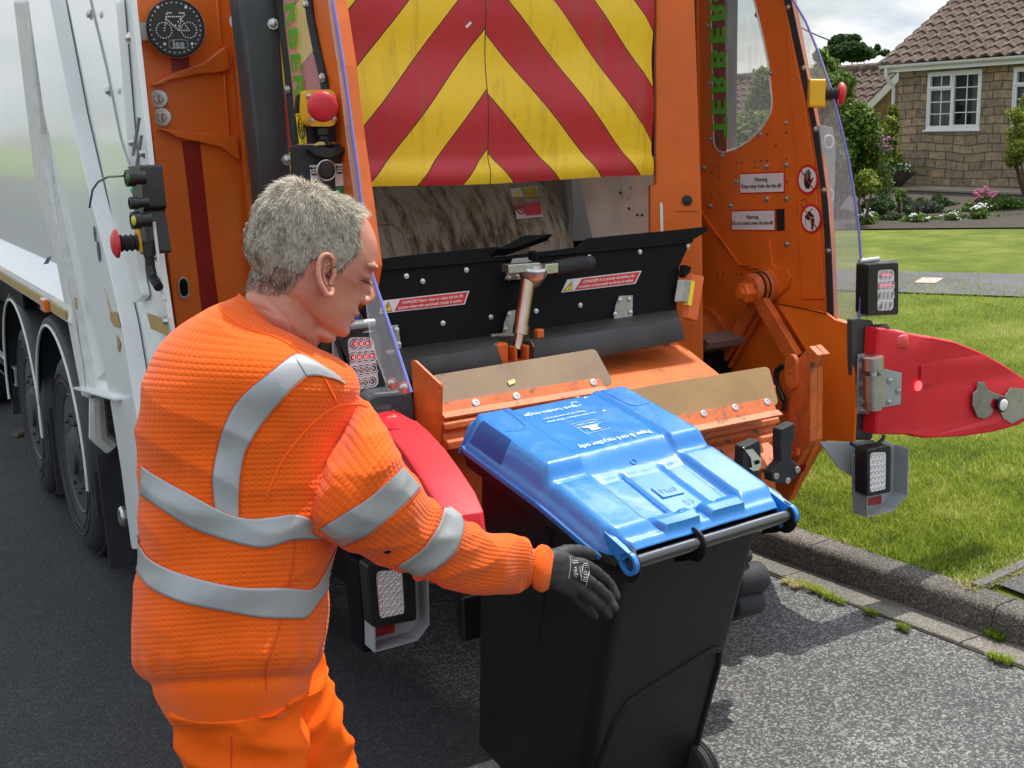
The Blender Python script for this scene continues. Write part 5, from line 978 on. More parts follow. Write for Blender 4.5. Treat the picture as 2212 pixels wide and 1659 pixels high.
# --- black flap
FP, FN = Vector((0, 3.80, 1.28)), Vector((0, -.985, .17))
f = MB(); F5 = lambda l, o=0: [WP(702+.3906*x, 459+.3906*y, FP+FN*o, FN) for x, y in l]
f.prism(F5([(200, 310), (275, 262), (430, 240), (970, 187), (940, 245), (1000, 240), (1130, 225), (1390, 192), (1455, 142), (1930, 97), (2110, 78), (2118, 102), (2024, 158), (1960, 300), (1945, 535), (1120, 652), (980, 672), (420, 752), (300, 760), (180, 500)]), (0, .012, -.002)); flap = f.build('black_flap', BLACKM, lorry, smooth=0, bevel=.003)
f = MB(); f.prism(F5([(915, 243), (1000, 240), (1225, 158), (1070, 166)], .002), (0, -.05, .03)); f.prism(F5([(200, 312), (1000, 244), (1395, 214), (2030, 152), (2022, 166), (1000, 262), (200, 330)], .001), (0, -.012, .0)); f.build('flap_fold', BLACKM, flap, smooth=0, bevel=.004)
f = MB()
for x, y in ((450, 352), (782, 318), (1462, 246), (1742, 218), (2008, 187), (652, 612), (918, 578), (1168, 545), (1412, 513), (540, 380+0)): f.bolt(F5([(x, y)], .002)[0], FN, .0065, 0)
for x, y in ((1632, 484), (1684, 480), (1605, 563), (1690, 552), (1018, 564), (996, 645), (396, 648), (408, 728), (1589, 742), (1762, 716), (1030, 305), (1018, 362), (1064, 355)): f.bolt(F5([(x, y)], .014)[0], FN, .0065, 0)
f.build('flap_bolts', STEEL, flap)
for l in ([(1622, 462), (1698, 458), (1695, 580), (1650, 600), (1592, 592), (1600, 520)], [(1010, 545), (1062, 538), (1050, 690), (978, 680), (985, 620)], [(360, 625), (400, 620), (420, 760), (395, 770), (375, 700)]):
    f = MB(); f.prism(F5(l, .003), FN*.008); f.cyl(F5([(l[-2][0] if 0 else l[-1][0]*0+l[3][0]-60, l[3][1]+8)], .012)[0], F5([(l[3][0]+40, l[3][1]-2)], .012)[0], .010, n=10); f.build('hinge_plate', STEEL_D, flap, smooth=0, bevel=.002)
# rubber skirt below the flap
sk2 = MB()
def skirt(l0, l1, l2):
    a = F5(l0, .004); b = [WP(702+.3906*x, 459+.3906*y, (0, 3.62, 1.2), (0, -.8, .6)) for x, y in l1]; c_ = [WP(702+.3906*x, 459+.3906*y, (0, 3.60, 1.1), (0, -1, .05)) for x, y in l2]; k = len(a)
    vs = a+b+c_; sk2.add(vs, [(i, i+1, k+i+1, k+i) for i in range(k-1)]+[(k+i, k+i+1, 2*k+i+1, 2*k+i) for i in range(k-1)])
skirt([(380, 752), (700, 710), (972, 672)], [(430, 815), (700, 780), (950, 738)], [(470, 930), (760, 900), (990, 850)]); skirt([(1118, 652), (1500, 598), (1945, 535)], [(1160, 712), (1560, 650), (1968, 600)], [(1150, 850), (1560, 790), (1990, 700)])
sk_ = sk2.build('rubber_skirt', GREYR, lorry, smooth=12); so = sk_.modifiers.new('s', 'SOLIDIFY'); so.thickness = .008
# warning labels on the flap
def flap_label(quad, tri, l1, l2, w):
    s_ = MB(); s_.prism(F5(quad, .002), FN*.001); o = s_.build('danger_label', WHS, flap, smooth=0)
    q = F5(quad, .0035); A_, B_, C_, D_ = q; lerp2 = lambda u, v: (A_*(1-u)+B_*u)*(1-v)+(D_*(1-u)+C_*u)*v
    s_ = MB(); s_.prism([lerp2(.20, .08), lerp2(.985, .07), lerp2(.985, .93), lerp2(.17, .93)], FN*.0008); s_.build('red_panel', REDS, o, smooth=0)
    s_ = MB(); s_.prism([lerp2(.015, .92), lerp2(.075, .16), lerp2(.145, .92)], FN*.0008); s_.build('black_triangle', BLKS, o, smooth=0); s_ = MB(); s_.prism([p+FN*.001 for p in (lerp2(.028, .87), lerp2(.076, .26), lerp2(.133, .87))], FN*.0008); s_.build('warning_triangle', YELL, o, smooth=0)
    s_ = MB(); s_.prism([p+FN*.0022 for p in (lerp2(.070, .40), lerp2(.085, .40), lerp2(.080, .68), lerp2(.076, .68))], FN*.0008); s_.prism([p+FN*.0022 for p in (lerp2(.074, .73), lerp2(.083, .73), lerp2(.083, .80), lerp2(.074, .80))], FN*.0008); s_.build('exclamation', BLKS, o, smooth=0)
    rt_ = (B_-A_).normalized(); up_ = (A_-D_).normalized(); t = MB(); hh_ = (A_-D_).length; ww_ = (B_-A_).length; t.text(l1, lerp2(.585, .34)+FN*.001, rt_, up_, hh_*.34, font_off=.01, fit=ww_*.70); t.text(l2, lerp2(.575, .70)+FN*.001, rt_, up_, hh_*.34, font_off=.01, fit=ww_*.74); t.build('label_text', WHITEL, o, smooth=0)
flap_label([(318, 487), (798, 433), (772, 508), (300, 560)], None, 'DANGER! Never clear or clean the bin lift', 'system when the automatic mode is active.', .031)
flap_label([(1340, 371), (1750, 322), (1716, 394), (1306, 443)], None, 'DANGER! It is strictly forbidden for', 'members of the public to throw in refuse.', .029)
# handle arm in the middle of the flap
PH = lambda l, o: F5(l, o)
f = MB(); f.prism(PH([(1030, 255), (1150, 245), (1125, 300), (1110, 372), (990, 372)], .004), FN*.01); f.build('arm_plate', STEEL_D, flap, smooth=0, bevel=.003)
a, b, c_, d = PH([(1128, 300)], .13)[0], PH([(1122, 370)], .11)[0], PH([(1082, 640)], .10)[0], PH([(1058, 770)], .10)[0]
f = MB(); f.tube([b, b.lerp(c_, .97)], .027, 20); f.tube([c_, c_.lerp(d, .9)], .018, 16); f.lathe(c_+Vector((0, 0, -.01)), (c_-b), [(.030, -.02), (.030, .012)], 20); f.build('arm_tube', mat('coppery_steel', (.55, .42, .34), .22, metal=.95, var=.2, vscale=12), flap)
hub = PH([(1145, 305)], .11)[0]; f = MB(); f.lathe(hub+Vector((0, 0, -.035)), (0, -.25, 1), [(.028, -.03), (.046, .0), (.052, .015), (.052, .038), (.043, .046), (.040, .043), (.030, .043), (.030, .050), (.0, .051)], 28); f.boxv(hub+Vector((-.11, .03, -.01)), (.12, -.02, 0), (0, -.05, 0), (0, 0, .03)); f.boxv(hub+Vector((.04, -.03, -.025)), (.06, .008, .0), (0, .04, 0), (0, 0, .035)); f.build('arm_head', STEEL, flap, smooth=35, bevel=.003)
f = MB(); f.lathe(hub+Vector((0, -.008, .03)), (0, -.25, 1), [(.018, 0), (.018, .028), (.015, .03), (0, .03)], 6); f.build('arm_bolt', BLACKM, flap)
ga = hub+Vector((.10, .0, -.01)); gd = Vector((.98, .15, .03)).normalized(); f = MB(); f.lathe(ga, gd, [(.030 if i % 2 else .0255, .0072*i) for i in range(20)]+[(.026, .147), (.026, .178), (.02, .185), (0, .187)], 20); f.build('ribbed_grip', RUBBER, flap, smooth=30)
f = MB(); o5 = PH([(1060, 770)], .10)[0]
f.boxv(o5+Vector((-.10, .03, -.07)), (.055, 0, 0), (0, -.05, 0), (.0, 0, .11)); f.boxv(o5+Vector((-.04, -.03, -.08)), (.10, 0, 0), (0, .06, 0), (0, 0, .05)); f.boxv(o5+Vector((-.028, -.035, -.06)), (.012, 0, 0), (0, .05, 0), (0, 0, .085)); f.boxv(o5+Vector((.022, -.035, -.06)), (.012, 0, 0), (0, .05, 0), (0, 0, .085)); f.boxv(o5+Vector((.09, .03, -.06)), (.03, 0, 0), (0, -.03, 0), (0, 0, .13)); f.build('arm_clevis', ORANGE_D, flap, smooth=0, bevel=.005)
f = MB()
for i in range(5): p = o5+Vector((.055+.009*i, 0, .0)); f.lathe(p, (1, 0, 0), [(.036, -.003), (.040, 0), (.036, .003)], 20)
f.lathe(o5+Vector((-.11, 0, -.01)), (-1, 0, 0), [(.03, 0), (.03, .03), (.02, .035), (0, .035)], 12); f.build('coil_spring', STEEL, flap)
# latch at the flap's right end
f = MB(); f.prism(F5([(1990, 340), (2060, 352), (2020, 600), (1970, 585)], -.02), (.02, -.02, 0)); f.build('latch_bracket', ORANGE, lorry, smooth=0, bevel=.004)
f = MB(); f.prism(F5([(1950, 370), (2000, 375), (1985, 500), (1930, 495)], .02), (.02, -.02, 0)); lt = f.build('latch_magnet', STEEL_D, lorry, smooth=0, bevel=.003); f = MB(); f.prism(F5([(2000, 375), (2018, 380), (1998, 515), (1980, 510)], .022), (.01, -.02, 0)); f.build('yellow_tape', YELL, lt, smooth=0); f = MB(); f.prism(F5([(1965, 290), (1998, 300), (1990, 330), (1960, 360), (1955, 340)], .02), (.01, -.02, 0)); f.build('latch_hook', BLACKM, lt, smooth=0)
def sm(a, b, x): t = min(1, max(0, (x-a)/(b-a))); return t*t*(3-2*t)
# ================================================================ BIN LIFT, LAMPS, SIDE HORNS
# hopper floor and lifter combs
g = MB(); HF = [WP(x, y, (0, 3.75, 1.13), (0, -.22, 1)) for x, y in ((1240, 780), (1288, 758), (1452, 732), (1475, 745), (1560, 812), (1400, 846), (1323, 845), (1000, 860), (1000, 830))]
g.prism(HF, (0, 0, -.03)); g.build('hopper_lip', ORANGE_D, lorry, smooth=0, bevel=.004)
g = MB()
for x, y, w_ in ((1440, 744, 9), (1452, 738, 5), (1340, 755, 3)): g.prism([WP(x+w_*math.cos(t), y+w_*.35*math.sin(t), (0, 3.75, 1.1312), (0, -.22, 1)) for t in np.linspace(0, 6.28, 9)[:-1]], (0, 0, .0008))
g.build('paint_chips', mat('bare_metal', (.12, .08, .05), .7), lorry, smooth=0)
CP, CN = (0, 3.30, 1.10), (0, -.80, .60)
def comb(plate, angle, rail, m_, blts, nm_holes):
    g = MB(); g.prism(rounded([WP(x, y, CP, CN) for x, y in plate], .02), Vector(CN)*-.008); o = g.build('lifter_plate', m_, lorry, smooth=0, bevel=.002)
    n2 = Vector((0, -.86, .5)); pa = [WP(x, y, Vector(CP)+Vector(CN)*.006, CN) for x, y in angle]; g = MB(); g.prism(rounded(pa, .012), Vector(CN)*-.005)
    a, b = pa[-1], pa[-2]; g.boxv(a, b-a, Vector((0, -.028, -.012)), Vector((0, -.002, .008))); g.build('lifter_angle', ORANGE_W, o, smooth=0, bevel=.0015)
    g = MB(); r_ = [WP(x, y, (0, 3.29, 1.0), (0, -1, .1)) for x, y in rail]; a, b = r_[0], r_[1]; L_ = b-a
    prof = [(0, 0), (-.03, -.012), (-.034, -.03), (-.012, -.042), (-.02, -.058), (-.05, -.066), (-.054, -.09), (-.02, -.105), (.03, -.105), (.03, 0)]
    k = len(prof); vs = [a+Vector((0, y, z)) for y, z in prof]+[a+L_+Vector((0, y, z)) for y, z in prof]; g.add(vs, [(i, (i+1) % k, k+(i+1) % k, k+i) for i in range(k)]+[tuple(range(k)), tuple(range(k, 2*k))[::-1]]); g.build('lifter_rail', ORANGE_W, o, smooth=25, bevel=.003)
    g = MB()
    for x, y in blts: p = WP(x, y, Vector(CP)+Vector(CN)*.007, CN); g.lathe(p, CN, [(.013, 0), (.013, .002), (.006, .003), (.004, .001), (0, .001)], 12)
    g.build('lifter_bolts', STEEL, o); return o
cl = comb([(928, 812), (1280, 754), (1288, 757), (1326, 828), (1290, 838), (952, 885)], [(950, 871), (1290, 816), (1300, 822), (1305, 838), (952, 896)], [(950, 905), (1303, 845)], BRONZE, [(1028, 870), (1116, 856), (1282, 826)], 0)
cr_ = comb([(1303, 852), (1404, 833), (1654, 792), (1662, 796), (1682, 872), (1650, 884), (1325, 925), (1312, 900)], [(1440, 903), (1655, 860), (1668, 866), (1679, 889), (1455, 932)], [(1470, 935), (1672, 893)], BRONZE_LIT, [(1520, 893), (1588, 880), (1657, 868)], 0)
g = MB()
for l in ([(1096, 824), (1111, 819), (1113, 827), (1100, 832)],): g.prism([WP(x, y, Vector(CP)+Vector(CN)*.002, CN) for x, y in l], Vector(CN)*.002)
tag(g.build('paper_scrap', mat('pale_yellow_paper', (.7, .7, .25), .7), None, smooth=0), 'small pale yellow scrap of paper lying on the brown lifter plate', 'litter')
g = MB(); bl = [WP(x, y, (1.66, 3.2, 1.1), (-.93, -.36, 0)) for x, y in ((888, 779), (895, 778), (952, 832), (951, 900), (948, 962), (930, 950), (897, 912))]; g.prism(rounded(bl, .01), (.008, .0, 0)); g.build('lifter_blade', ORANGE_D, lorry, smooth=0, bevel=.002)
# machinery under the combs
g = MB(); g.box((1.62, 3.36, .70), (3.1, 3.48, 1.02)); g.box((1.62, 3.34, .66), (1.72, 3.46, .9)); g.box((1.66, 3.46, .5), (3.2, 3.6, .72)); g.build('lift_beam', ORANGE_D, lorry, smooth=0, bevel=.01)
g = MB(); 
for xx in (2.72, 2.84): g.prism([(xx, 3.34, .92), (xx, 3.2, .84), (xx, 3.14, .70), (xx, 3.36, .74)], (.012, 0, 0))
g.prism([WP(x, y, (0, 3.3, .9), (0, -.6, .8)) for x, y in ((1545, 955), (1640, 935), (1680, 975), (1660, 1010), (1560, 1030), (1535, 990))], (0, .01, -.02)); g.cyl(WP(1640, 957, (0, 3.28, .9), (0, -.6, .8)), WP(1640, 957, (0, 3.275, .9), (0, -.6, .8)), .008, n=8); g.build('lift_bracket', ORANGE_W, lorry, smooth=0, bevel=.003)
g = MB(); g.tube([W(1536, 955, y=3.34), W(1550, 975, y=3.30), W(1575, 985, y=3.32), W(1600, 1000, y=3.36)], .012, 8); g.build('hydraulic_hose', BLACKP, lorry)
def clip(c, s=1):
    g = MB(); g.prism([c+Vector(p)*s for p in ((-.035, 0, .10), (.03, 0, .115), (.034, 0, .05), (.02, 0, .04), (.02, 0, -.02), (.055, 0, -.045), (.06, 0, -.08), (.0, 0, -.11), (-.07, 0, -.085), (-.075, 0, -.05), (-.03, 0, -.02), (-.036, 0, .04))], (0, -.045, 0)); o = g.build('rubber_catch', RUBBER, lorry, smooth=0, bevel=.005)
    g = MB()
    for u, v in ((-.055, -.066), (.0, -.092), (.045, -.06)): p = c+Vector((u, -.046, v))*s; g.lathe(p, (0, -1, 0), [(.013, 0), (.012, .004), (.006, .005), (.005, .002), (0, .002)], 14)
    g.build('catch_bolts', STEEL, o)
clip(W(1683, 978, y=3.13), 1.0)
c_ = W(1610, 985, y=3.10); g = MB(); g.prism([c_+Vector(p) for p in ((-.05, 0, .05), (.02, 0, .065), (.03, 0, .03), (.02, 0, -.07), (-.04, 0, -.09), (-.055, 0, -.03))], (0, -.05, 0)); g.build('rubber_catch', RUBBER, lorry, smooth=0, bevel=.006)
g = MB(); p = [WP(x, y, (0, 3.03, .8), (0, -1, .2)) for x, y in ((1605, 967), (1621, 963), (1645, 992), (1644, 1010), (1626, 1014), (1622, 990))]; g.prism(p, (0, .004, 0)); p = [WP(x, y, (0, 3.03, .8), (0, -1, .2)) for x, y in ((1621, 1012), (1644, 1008), (1640, 1016), (1626, 1018))]; g.prism(p, (0, .04, 0)); g.build('steel_clasp', STEEL, lorry, smooth=0, bevel=.002)
g = MB(); g.prism([WP(x, y, (0, 3.027, .8), (0, -1, .2)) for x, y in ((1630, 996), (1639, 993), (1642, 1000), (1633, 1004))], (0, -.001, 0)); g.build('clasp_slot', BLACKM, lorry, smooth=0)
# vertical lifting arm on the right
ax = 3.34; g = MB()
arm = [zm(l, x=ax) for l in ([(545, 410), (640, 405), (668, 400), (775, 282), (850, 360), (790, 465), (786, 1050), (560, 1545), (480, 1550), (270, 1330), (330, 1100), (480, 960), (530, 590)],)][0]
h1 = zm([(585, 605), (628, 620), (600, 810), (560, 815)], x=ax); h2 = zm([(555, 878), (596, 885), (580, 1018), (545, 1000)], x=ax); g.prism([arm, h1, h2], (.03, 0, 0)); armo = g.build('lifting_arm', ORANGE_D, lorry, smooth=0, bevel=.004)
g = MB(); g.prism(zm([(668, 402), (775, 284), (848, 358), (790, 465), (786, 1050), (640, 1300), (560, 1300), (600, 880), (630, 620), (645, 560)], x=ax-.001), (-.035, 0, 0)); g.build('arm_face', ORANGE_W, armo, smooth=0, bevel=.004)
g = MB(); 
q = zm([(600, 495)], x=ax-.035)[0]; g.prism([q+Vector((0, .035*math.cos(t), .05*math.sin(t)+(.02 if math.sin(t) > 0 else -.02))) for t in np.linspace(0, 2*math.pi, 24)[:-1]], (-.02, 0, 0)); g.cyl(q+Vector((-.02, 0, 0)), q+Vector((-.026, 0, 0)), .010, n=14); g.build('arm_knuckle', ORANGE_W, armo, smooth=0, bevel=.003)
g = MB(); g.prism(zm([(350, 1300), (700, 1248), (690, 1290), (640, 1345), (400, 1405), (330, 1370)], x=ax-.0365), (-.0012, 0, 0)); g.build('red_stripe', REDSTR, armo, smooth=0)
g = MB(); pa_ = zm([(540, 450), (490, 462), (462, 490), (455, 540), (465, 610), (490, 670), (515, 725)], x=ax-.03)
for i in range(48):
    t = i/47*6; a = min(int(t), 5); p = pa_[a].lerp(pa_[a+1], t-a); dv = (pa_[a+1]-pa_[a]).normalized(); g.cyl(p, p+dv*.004, .0125 if i % 2 else .0095, n=10)
g.tube(zm([(520, 725), (518, 780), (510, 815)], x=ax-.02), .008, 6); g.build('hose', BLACKP, armo, smooth=0)
g = MB(); g.tube(zm([(515, 1185), (600, 1165), (628, 1160), (632, 1120)], x=ax-.05), .010, 8); g.bolt(zm([(818, 1010)], x=3.58)[0], (-1, 0, 0), .009, 0); g.build('arm_rod', ORANGE_W, armo)
# ribbed rubber buffer beside the bin
g = MB(); b0 = W(1640, 1240, y=2.98)
for dz, r_b, l in ((.085, .028, .05), (.0, .055, .11), (-.085, .048, .10)): g.lathe(b0+Vector((-.12, .0, dz)), (1, -.05, -.05), [(r_b*.9, 0), (r_b, .02), (r_b, l), (r_b*.8, l+.02), (0, l+.024)], 24)
g.box((b0.x-.20, b0.y+.02, b0.z-.16), (b0.x-.02, b0.y+.08, b0.z+.22)); g.build('rubber_buffer', RUBBER, lorry, smooth=40, bevel=.006)
g = MB(); g.lathe(W(1672, 1090, y=3.05), (.2, -.8, .5), [(.065, -.02), (.065, .0), (.055, .008), (0, .008)], 28); g.build('grey_roller', LGREY, lorry)
# ---- lower right panel of the tail and the posts
g = MB(); g.prism(zr([(750, 317), (1040, 370), (1095, 415), (1205, 448), (1208, 540), (1200, 605), (1215, 960), (1205, 1135), (995, 1125), (990, 700), (900, 560)], x=RW-.055), (.012, 0, 0)); g.build('lower_side_panel', ORANGE_P, rwo, smooth=0, bevel=.003)
g = MB(); g.tube(zr([(752, 318), (900, 345), (1040, 378)], x=RW-.06), .0022, 5); g.build('panel_gap', BLACKM, rwo)
def frustum_box(q, ext, mt, nm, par, bev=.01):
    g = MB(); g.prism(q, ext); return g.build(nm, mt, par, smooth=0, bevel=bev)
YR = 3.42
frustum_box([W(x, y, y=YR) for x, y in ((1843, 690), (1886, 692), (1890, 700), (1888, 945), (1880, 952), (1845, 952))], (0, .04, 0), DGREY, 'right_post_end', lorry, .012)
g = MB(); 
for x, y in ((1293, 567), (1290, 995)): g.bolt(zr([(x, y)], y=YR-.002)[0], (0, -1, 0), .012, 0)
g.build('post_bolts', STEEL, lorry)
g = MB(); g.prism(zr([(1225, 615), (1310, 605), (1315, 640), (1312, 960), (1215, 968)], y=YR-.003), (0, -.010, 0)); hg = g.build('hinge_plate', LGREY, lorry, smooth=0, bevel=.003)
g = MB(); a = zr([(1318, 632), (1322, 940)], y=YR-.09); top, bot = a
g.cyl(top+Vector((0, 0, .0)), top+(bot-top)*.24, .042, n=24); g.cyl(top+(bot-top)*.24, top+(bot-top)*.33, .016, n=16); g.cyl(top+(bot-top)*.33, top+(bot-top)*.82, .040, n=24); g.cyl(top+(bot-top)*.80, top+(bot-top)*1.0, .034, n=24)
for x, y in ((1258, 633), (1255, 690), (1258, 794), (1256, 888), (1256, 946)): p = zr([(x, y)], y=YR-.012)[0]; g.cyl(p, p+Vector((-.0, -.03, 0)), .014, n=12); g.cyl(p, p+Vector((0, -.012, 0)), .02, n=6)
g.build('hinge_barrel', STEEL, hg, smooth=40)
# ---- lamps: housing, lens with LEDs, bracket
def lens_mat(name, col): return mat(name, col, .12, var=.06, coat=1, bump=.4, bscale=260)
LENS = lens_mat('clear_lens', (.74, .71, .71)); LENSP = lens_mat('pinkish_lens', (.76, .62, .63))
LEDR = bpy.data.materials.new('red_led_and_reflector_glow'); LEDR.use_nodes = True; b_ = LEDR.node_tree.nodes['Principled BSDF']; b_.inputs['Base Color'].default_value = (.8, .05, .05, 1); b_.inputs['Emission Color'].default_value = (1, .10, .12, 1); b_.inputs['Emission Strength'].default_value = 1.3
def plane_frame(q):
    """origin, right, up of a quad given as (top-left, top-right, bottom-right, bottom-left)"""
    return q
def lamp(name, lens, house, y, rows, lit, lm, depth=.055, rowc=(3, 4, 4, 3), base_mat=None, par=lorry):
    L4 = [W(x, yy, y=y) for x, yy in lens]; H4 = [W(x, yy, y=y) for x, yy in house]; b = MB()
    b.prism(rounded(H4, .016), (0, depth, 0)); b.prism([rounded(grow(H4, .985), .012), rounded(grow(L4, 1.03), .022)], (0, -.010, 0)); o = b.build(name, BLACKP, par, smooth=30, bevel=.004)
    b = MB(); b.prism(rounded(L4, .022), (0, -.006, 0)); ln = b.build('lens', lm, o, smooth=40, bevel=.005)
    A, B, Cc, D = L4; P2 = lambda u, v: (A*(1-u)+B*u)*(1-v)+(D*(1-u)+Cc*u)*v+Vector((0, -.0065, 0))
    rings = MB(); red = MB(); wh = MB(); nr = len(rowc); rad = (A-D).length/nr*.46
    for j, nc in enumerate(rowc):
        for i in range(nc):
            u = .5+(i-(nc-1)/2)*.235; v = (j+.5)/nr; p = P2(u, v)
            for k in (1, .66): rings.lathe(p, (0, -1, 0), [(rad*k-.004, 0), (rad*k-.002, .0022), (rad*k, 0)], 18)
            (red if j in lit else wh).ball(p+Vector((0, -.001, 0)), rad*.26, 8, 0, (1, .5, 1))
    rings.build('lens_rings', lm, ln, smooth=60)
    if red.v: red.build('red_leds', LEDR, ln)
    if wh.v: wh.build('unlit_leds', mat('unlit_led', (.45, .33, .22), .3), ln)
    return o
lamp('rear_lamp', [(748, 728), (806, 727), (818, 834), (760, 846)], [(727, 726), (814, 713), (833, 850), (772, 858)], 3.46, 4, (0, 1), LENSP)
lamp('rear_lamp', [(1893, 583), (1930, 581), (1928, 670), (1892, 672)], [(1872, 570), (1937, 566), (1937, 680), (1870, 681)], 3.40, 4, (0, 1), LENS)
lamp('lower_lamp', [(810, 1232), (867, 1229), (873, 1324), (818, 1336)], [(790, 1218), (893, 1212), (898, 1338), (802, 1356)], 3.30, 6, (), LENS, rowc=(4, 3, 4, 4, 4, 4, 4))
lamp('lower_lamp', [(1876, 977), (1912, 975), (1911, 1056), (1876, 1064)], [(1869, 971), (1921, 960), (1920, 1062), (1869, 1073)], 3.28, 6, (), LENS, rowc=(4, 3, 4, 4, 4, 4, 4))
g = MB(); g.prism([W(x, y, y=3.50) for x, y in ((722, 706), (737, 722), (748, 840), (740, 850), (722, 760))], (0, .02, 0)); g.tube([W(753, 703, y=3.44), W(808, 697, y=3.44)], .014, 10); g.tube([W(716, 712, y=3.46), W(722, 704, y=3.45), W(753, 703, y=3.44)], .012, 10); g.build('lamp_bracket', LGREY, lorry, smooth=40)
g = MB(); g.prism([W(x, y, y=3.46) for x, y in ((1852, 567), (1930, 561), (1941, 566), (1941, 676), (1934, 681), (1852, 684))], (0, .006, 0)); g.tube([W(1856, 565, y=3.44), W(1898, 560, y=3.42)], .010, 8); g.build('lamp_bracket', LGREY, lorry, smooth=30)
def lbr(outer, lip, y, red, nm='lower_lamp_bracket'):
    g = MB(); g.prism([W(x, yy, y=y) for x, yy in outer], (0, .006, 0)); o = None
    for a, b in lip: p, q = W(*a, y=y), W(*b, y=y); g.boxv(p, q-p, (0, -.07, 0), Vector((.004, 0, .004)))
    o = g.build(nm, LGREY, lorry, smooth=0); g = MB(); g.prism([W(x, yy, y=y-.004) for x, yy in red], (0, -.003, 0)); g.build('red_reflector', REDSTR, o, smooth=0); return o
lbr([(787, 1209), (902, 1205), (905, 1336), (882, 1368), (790, 1393)], [((787, 1209), (790, 1393)), ((790, 1393), (882, 1368)), ((882, 1368), (905, 1336)), ((905, 1336), (902, 1215))], 3.36, [(800, 1354), (853, 1344), (851, 1366), (795, 1380)])
lbr([(1843, 985), (1868, 968), (1906, 948), (1933, 962), (1931, 1062), (1902, 1094), (1845, 1108), (1842, 1038)], [((1845, 985), (1845, 1108)), ((1845, 1108), (1902, 1094)), ((1902, 1094), (1931, 1062)), ((1931, 1062), (1933, 962))], 3.36, [(1868, 1079), (1903, 1069), (1903, 1088), (1866, 1093)])
g = MB(); g.prism([W(x, y, y=3.40) for x, y in ((1770, 954), (1842, 955), (1890, 950), (1888, 962), (1868, 970), (1845, 985), (1842, 1030), (1812, 1010))], (0, .01, 0)); g.build('bracket_arm', LGREY, lorry, smooth=0, bevel=.002)
g = MB(); g.tube([W(x, y, y=3.34) for x, y in ((1838, 958), (1850, 964), (1875, 968), (1895, 962), (1907, 948), (1910, 940))], .008, 8); g.build('lamp_cable', BLACKP, lorry)
# left post end box, dark
g = MB(); g.prism([W(x, y, y=3.36) for x, y in ((790, 862), (812, 850), (890, 843), (896, 870), (900, 1180), (830, 1180), (822, 960))], (0, .2, 0)); g.build('left_post_end', DGREY, lorry, smooth=0, bevel=.014)
g = MB(); g.box((1.5, 3.5, .42), (1.62, 4.5, 1.15)); g.box((1.42, 3.5, .30), (1.60, 3.62, .62)); g.build('left_lower_frame', BLACKM, lorry, smooth=0, bevel=.008)
c_ = W(1022, 1335, y=3.2); g = MB(); g.prism([c_+Vector(p) for p in ((-.035, 0, -.075), (.05, 0, -.075), (.05, 0, .075), (-.035, 0, .075))], (0, .05, 0)); g.build('cable_box', BLACKP, lorry, smooth=0, bevel=.008)
# ---- emergency stops
def estop(yb, btn_c, r, axis, nm='emergency_stop', side=0):
    """yellow box and mushroom button facing backwards"""
    g = MB(); g.prism(rounded(yb, .012), -Vector(axis).normalized()*-.0 + Vector((0, .05, 0))); o = g.build(nm, YELP, lorry, smooth=30, bevel=.006); ax_ = Vector(axis).normalized()
    g = MB(); g.lathe(btn_c-ax_*.045, ax_, [(r*.42 if i % 2 else r*.36, .006*i) for i in range(8)], 18); g.build('bellows', RUBBER, o)
    g = MB(); g.lathe(btn_c, ax_, [(r*.5, -.012), (r*.96, -.008), (r, 0), (r*.96, .008), (r*.8, .016), (r*.5, .021), (0, .023)], 40); b = g.build('red_button', REDB, o, smooth=50)
    return o
nb_ = Vector((-.30, -.95, -.05)).normalized()
YB = 3.60
es = estop([W(x, y, y=YB) for x, y in ((661, 195), (716, 193), (726, 205), (725, 268), (715, 273), (672, 273), (662, 262), (659, 240))], W(697, 230, y=YB-.09), .0465, nb_)
g = MB()
for x, y in ((214, 797), (237, 995), (430, 988)): g.bolt(ze([(x, y)], y=YB-.002)[0], (0, -1, 0), .006, 0)
g.build('box_screws', STEEL, es)
bm_ = mat('bracket_black', (.018, .018, .02), .5, var=.2)
g = MB(); g.prism(rounded(ze([(118, 800), (135, 780), (205, 768), (470, 900), (475, 1180), (300, 1175), (270, 1195), (105, 1195), (100, 960)], y=YB+.055), .01), (0, .012, 0)); sb = g.build('stop_bracket', bm_, lorry, smooth=0, bevel=.003)
g = MB(); yq = ze([(107, 945), (172, 932), (203, 1188), (138, 1196)], y=YB+.052); g.prism(yq, (0, -.001, 0)); ys_ = g.build('yellow_label', YELL, sb, smooth=0)
g = MB(); cc_ = sum(yq, Vector())/4+Vector((0, -.003, 0)); U_ = (yq[1]-yq[0]); V_ = (yq[0]-yq[3]); g.tube([cc_+U_*.40*math.cos(t)+V_*.34*math.sin(t) for t in np.linspace(0, 2*math.pi, 30)], .0016, 5, cap=False)
tr = [cc_+U_*-.36+V_*.16, cc_+U_*.36+V_*.16, cc_+V_*-.32]; g.tube(tr+[tr[0]], .0016, 5, cap=False); g.tube([cc_+V_*.10, cc_-V_*.10], .0016, 5); g.text('EMERGENCY', cc_+V_*.42, U_.normalized(), V_.normalized(), .011, fit=U_.length*.8); g.text('STOP', cc_-V_*.42, U_.normalized(), V_.normalized(), .011, fit=U_.length*.4); g.build('label_print', BLKS, ys_, smooth=0)
g = MB(); p = W(699, 277, y=YB+.02); g.lathe(p+Vector((0, 0, .0)), (0, 0, -1), [(.022, 0), (.022, .02), (.016, .024), (.016, .035)], 12); g.tube([p+Vector((0, 0, -.03)), p+Vector((.012, -.01, -.05)), p+Vector((.03, 0, -.06)), p+Vector((.0, .02, -.08))], .009, 8); g.build('cable_gland', BLACKP, es)
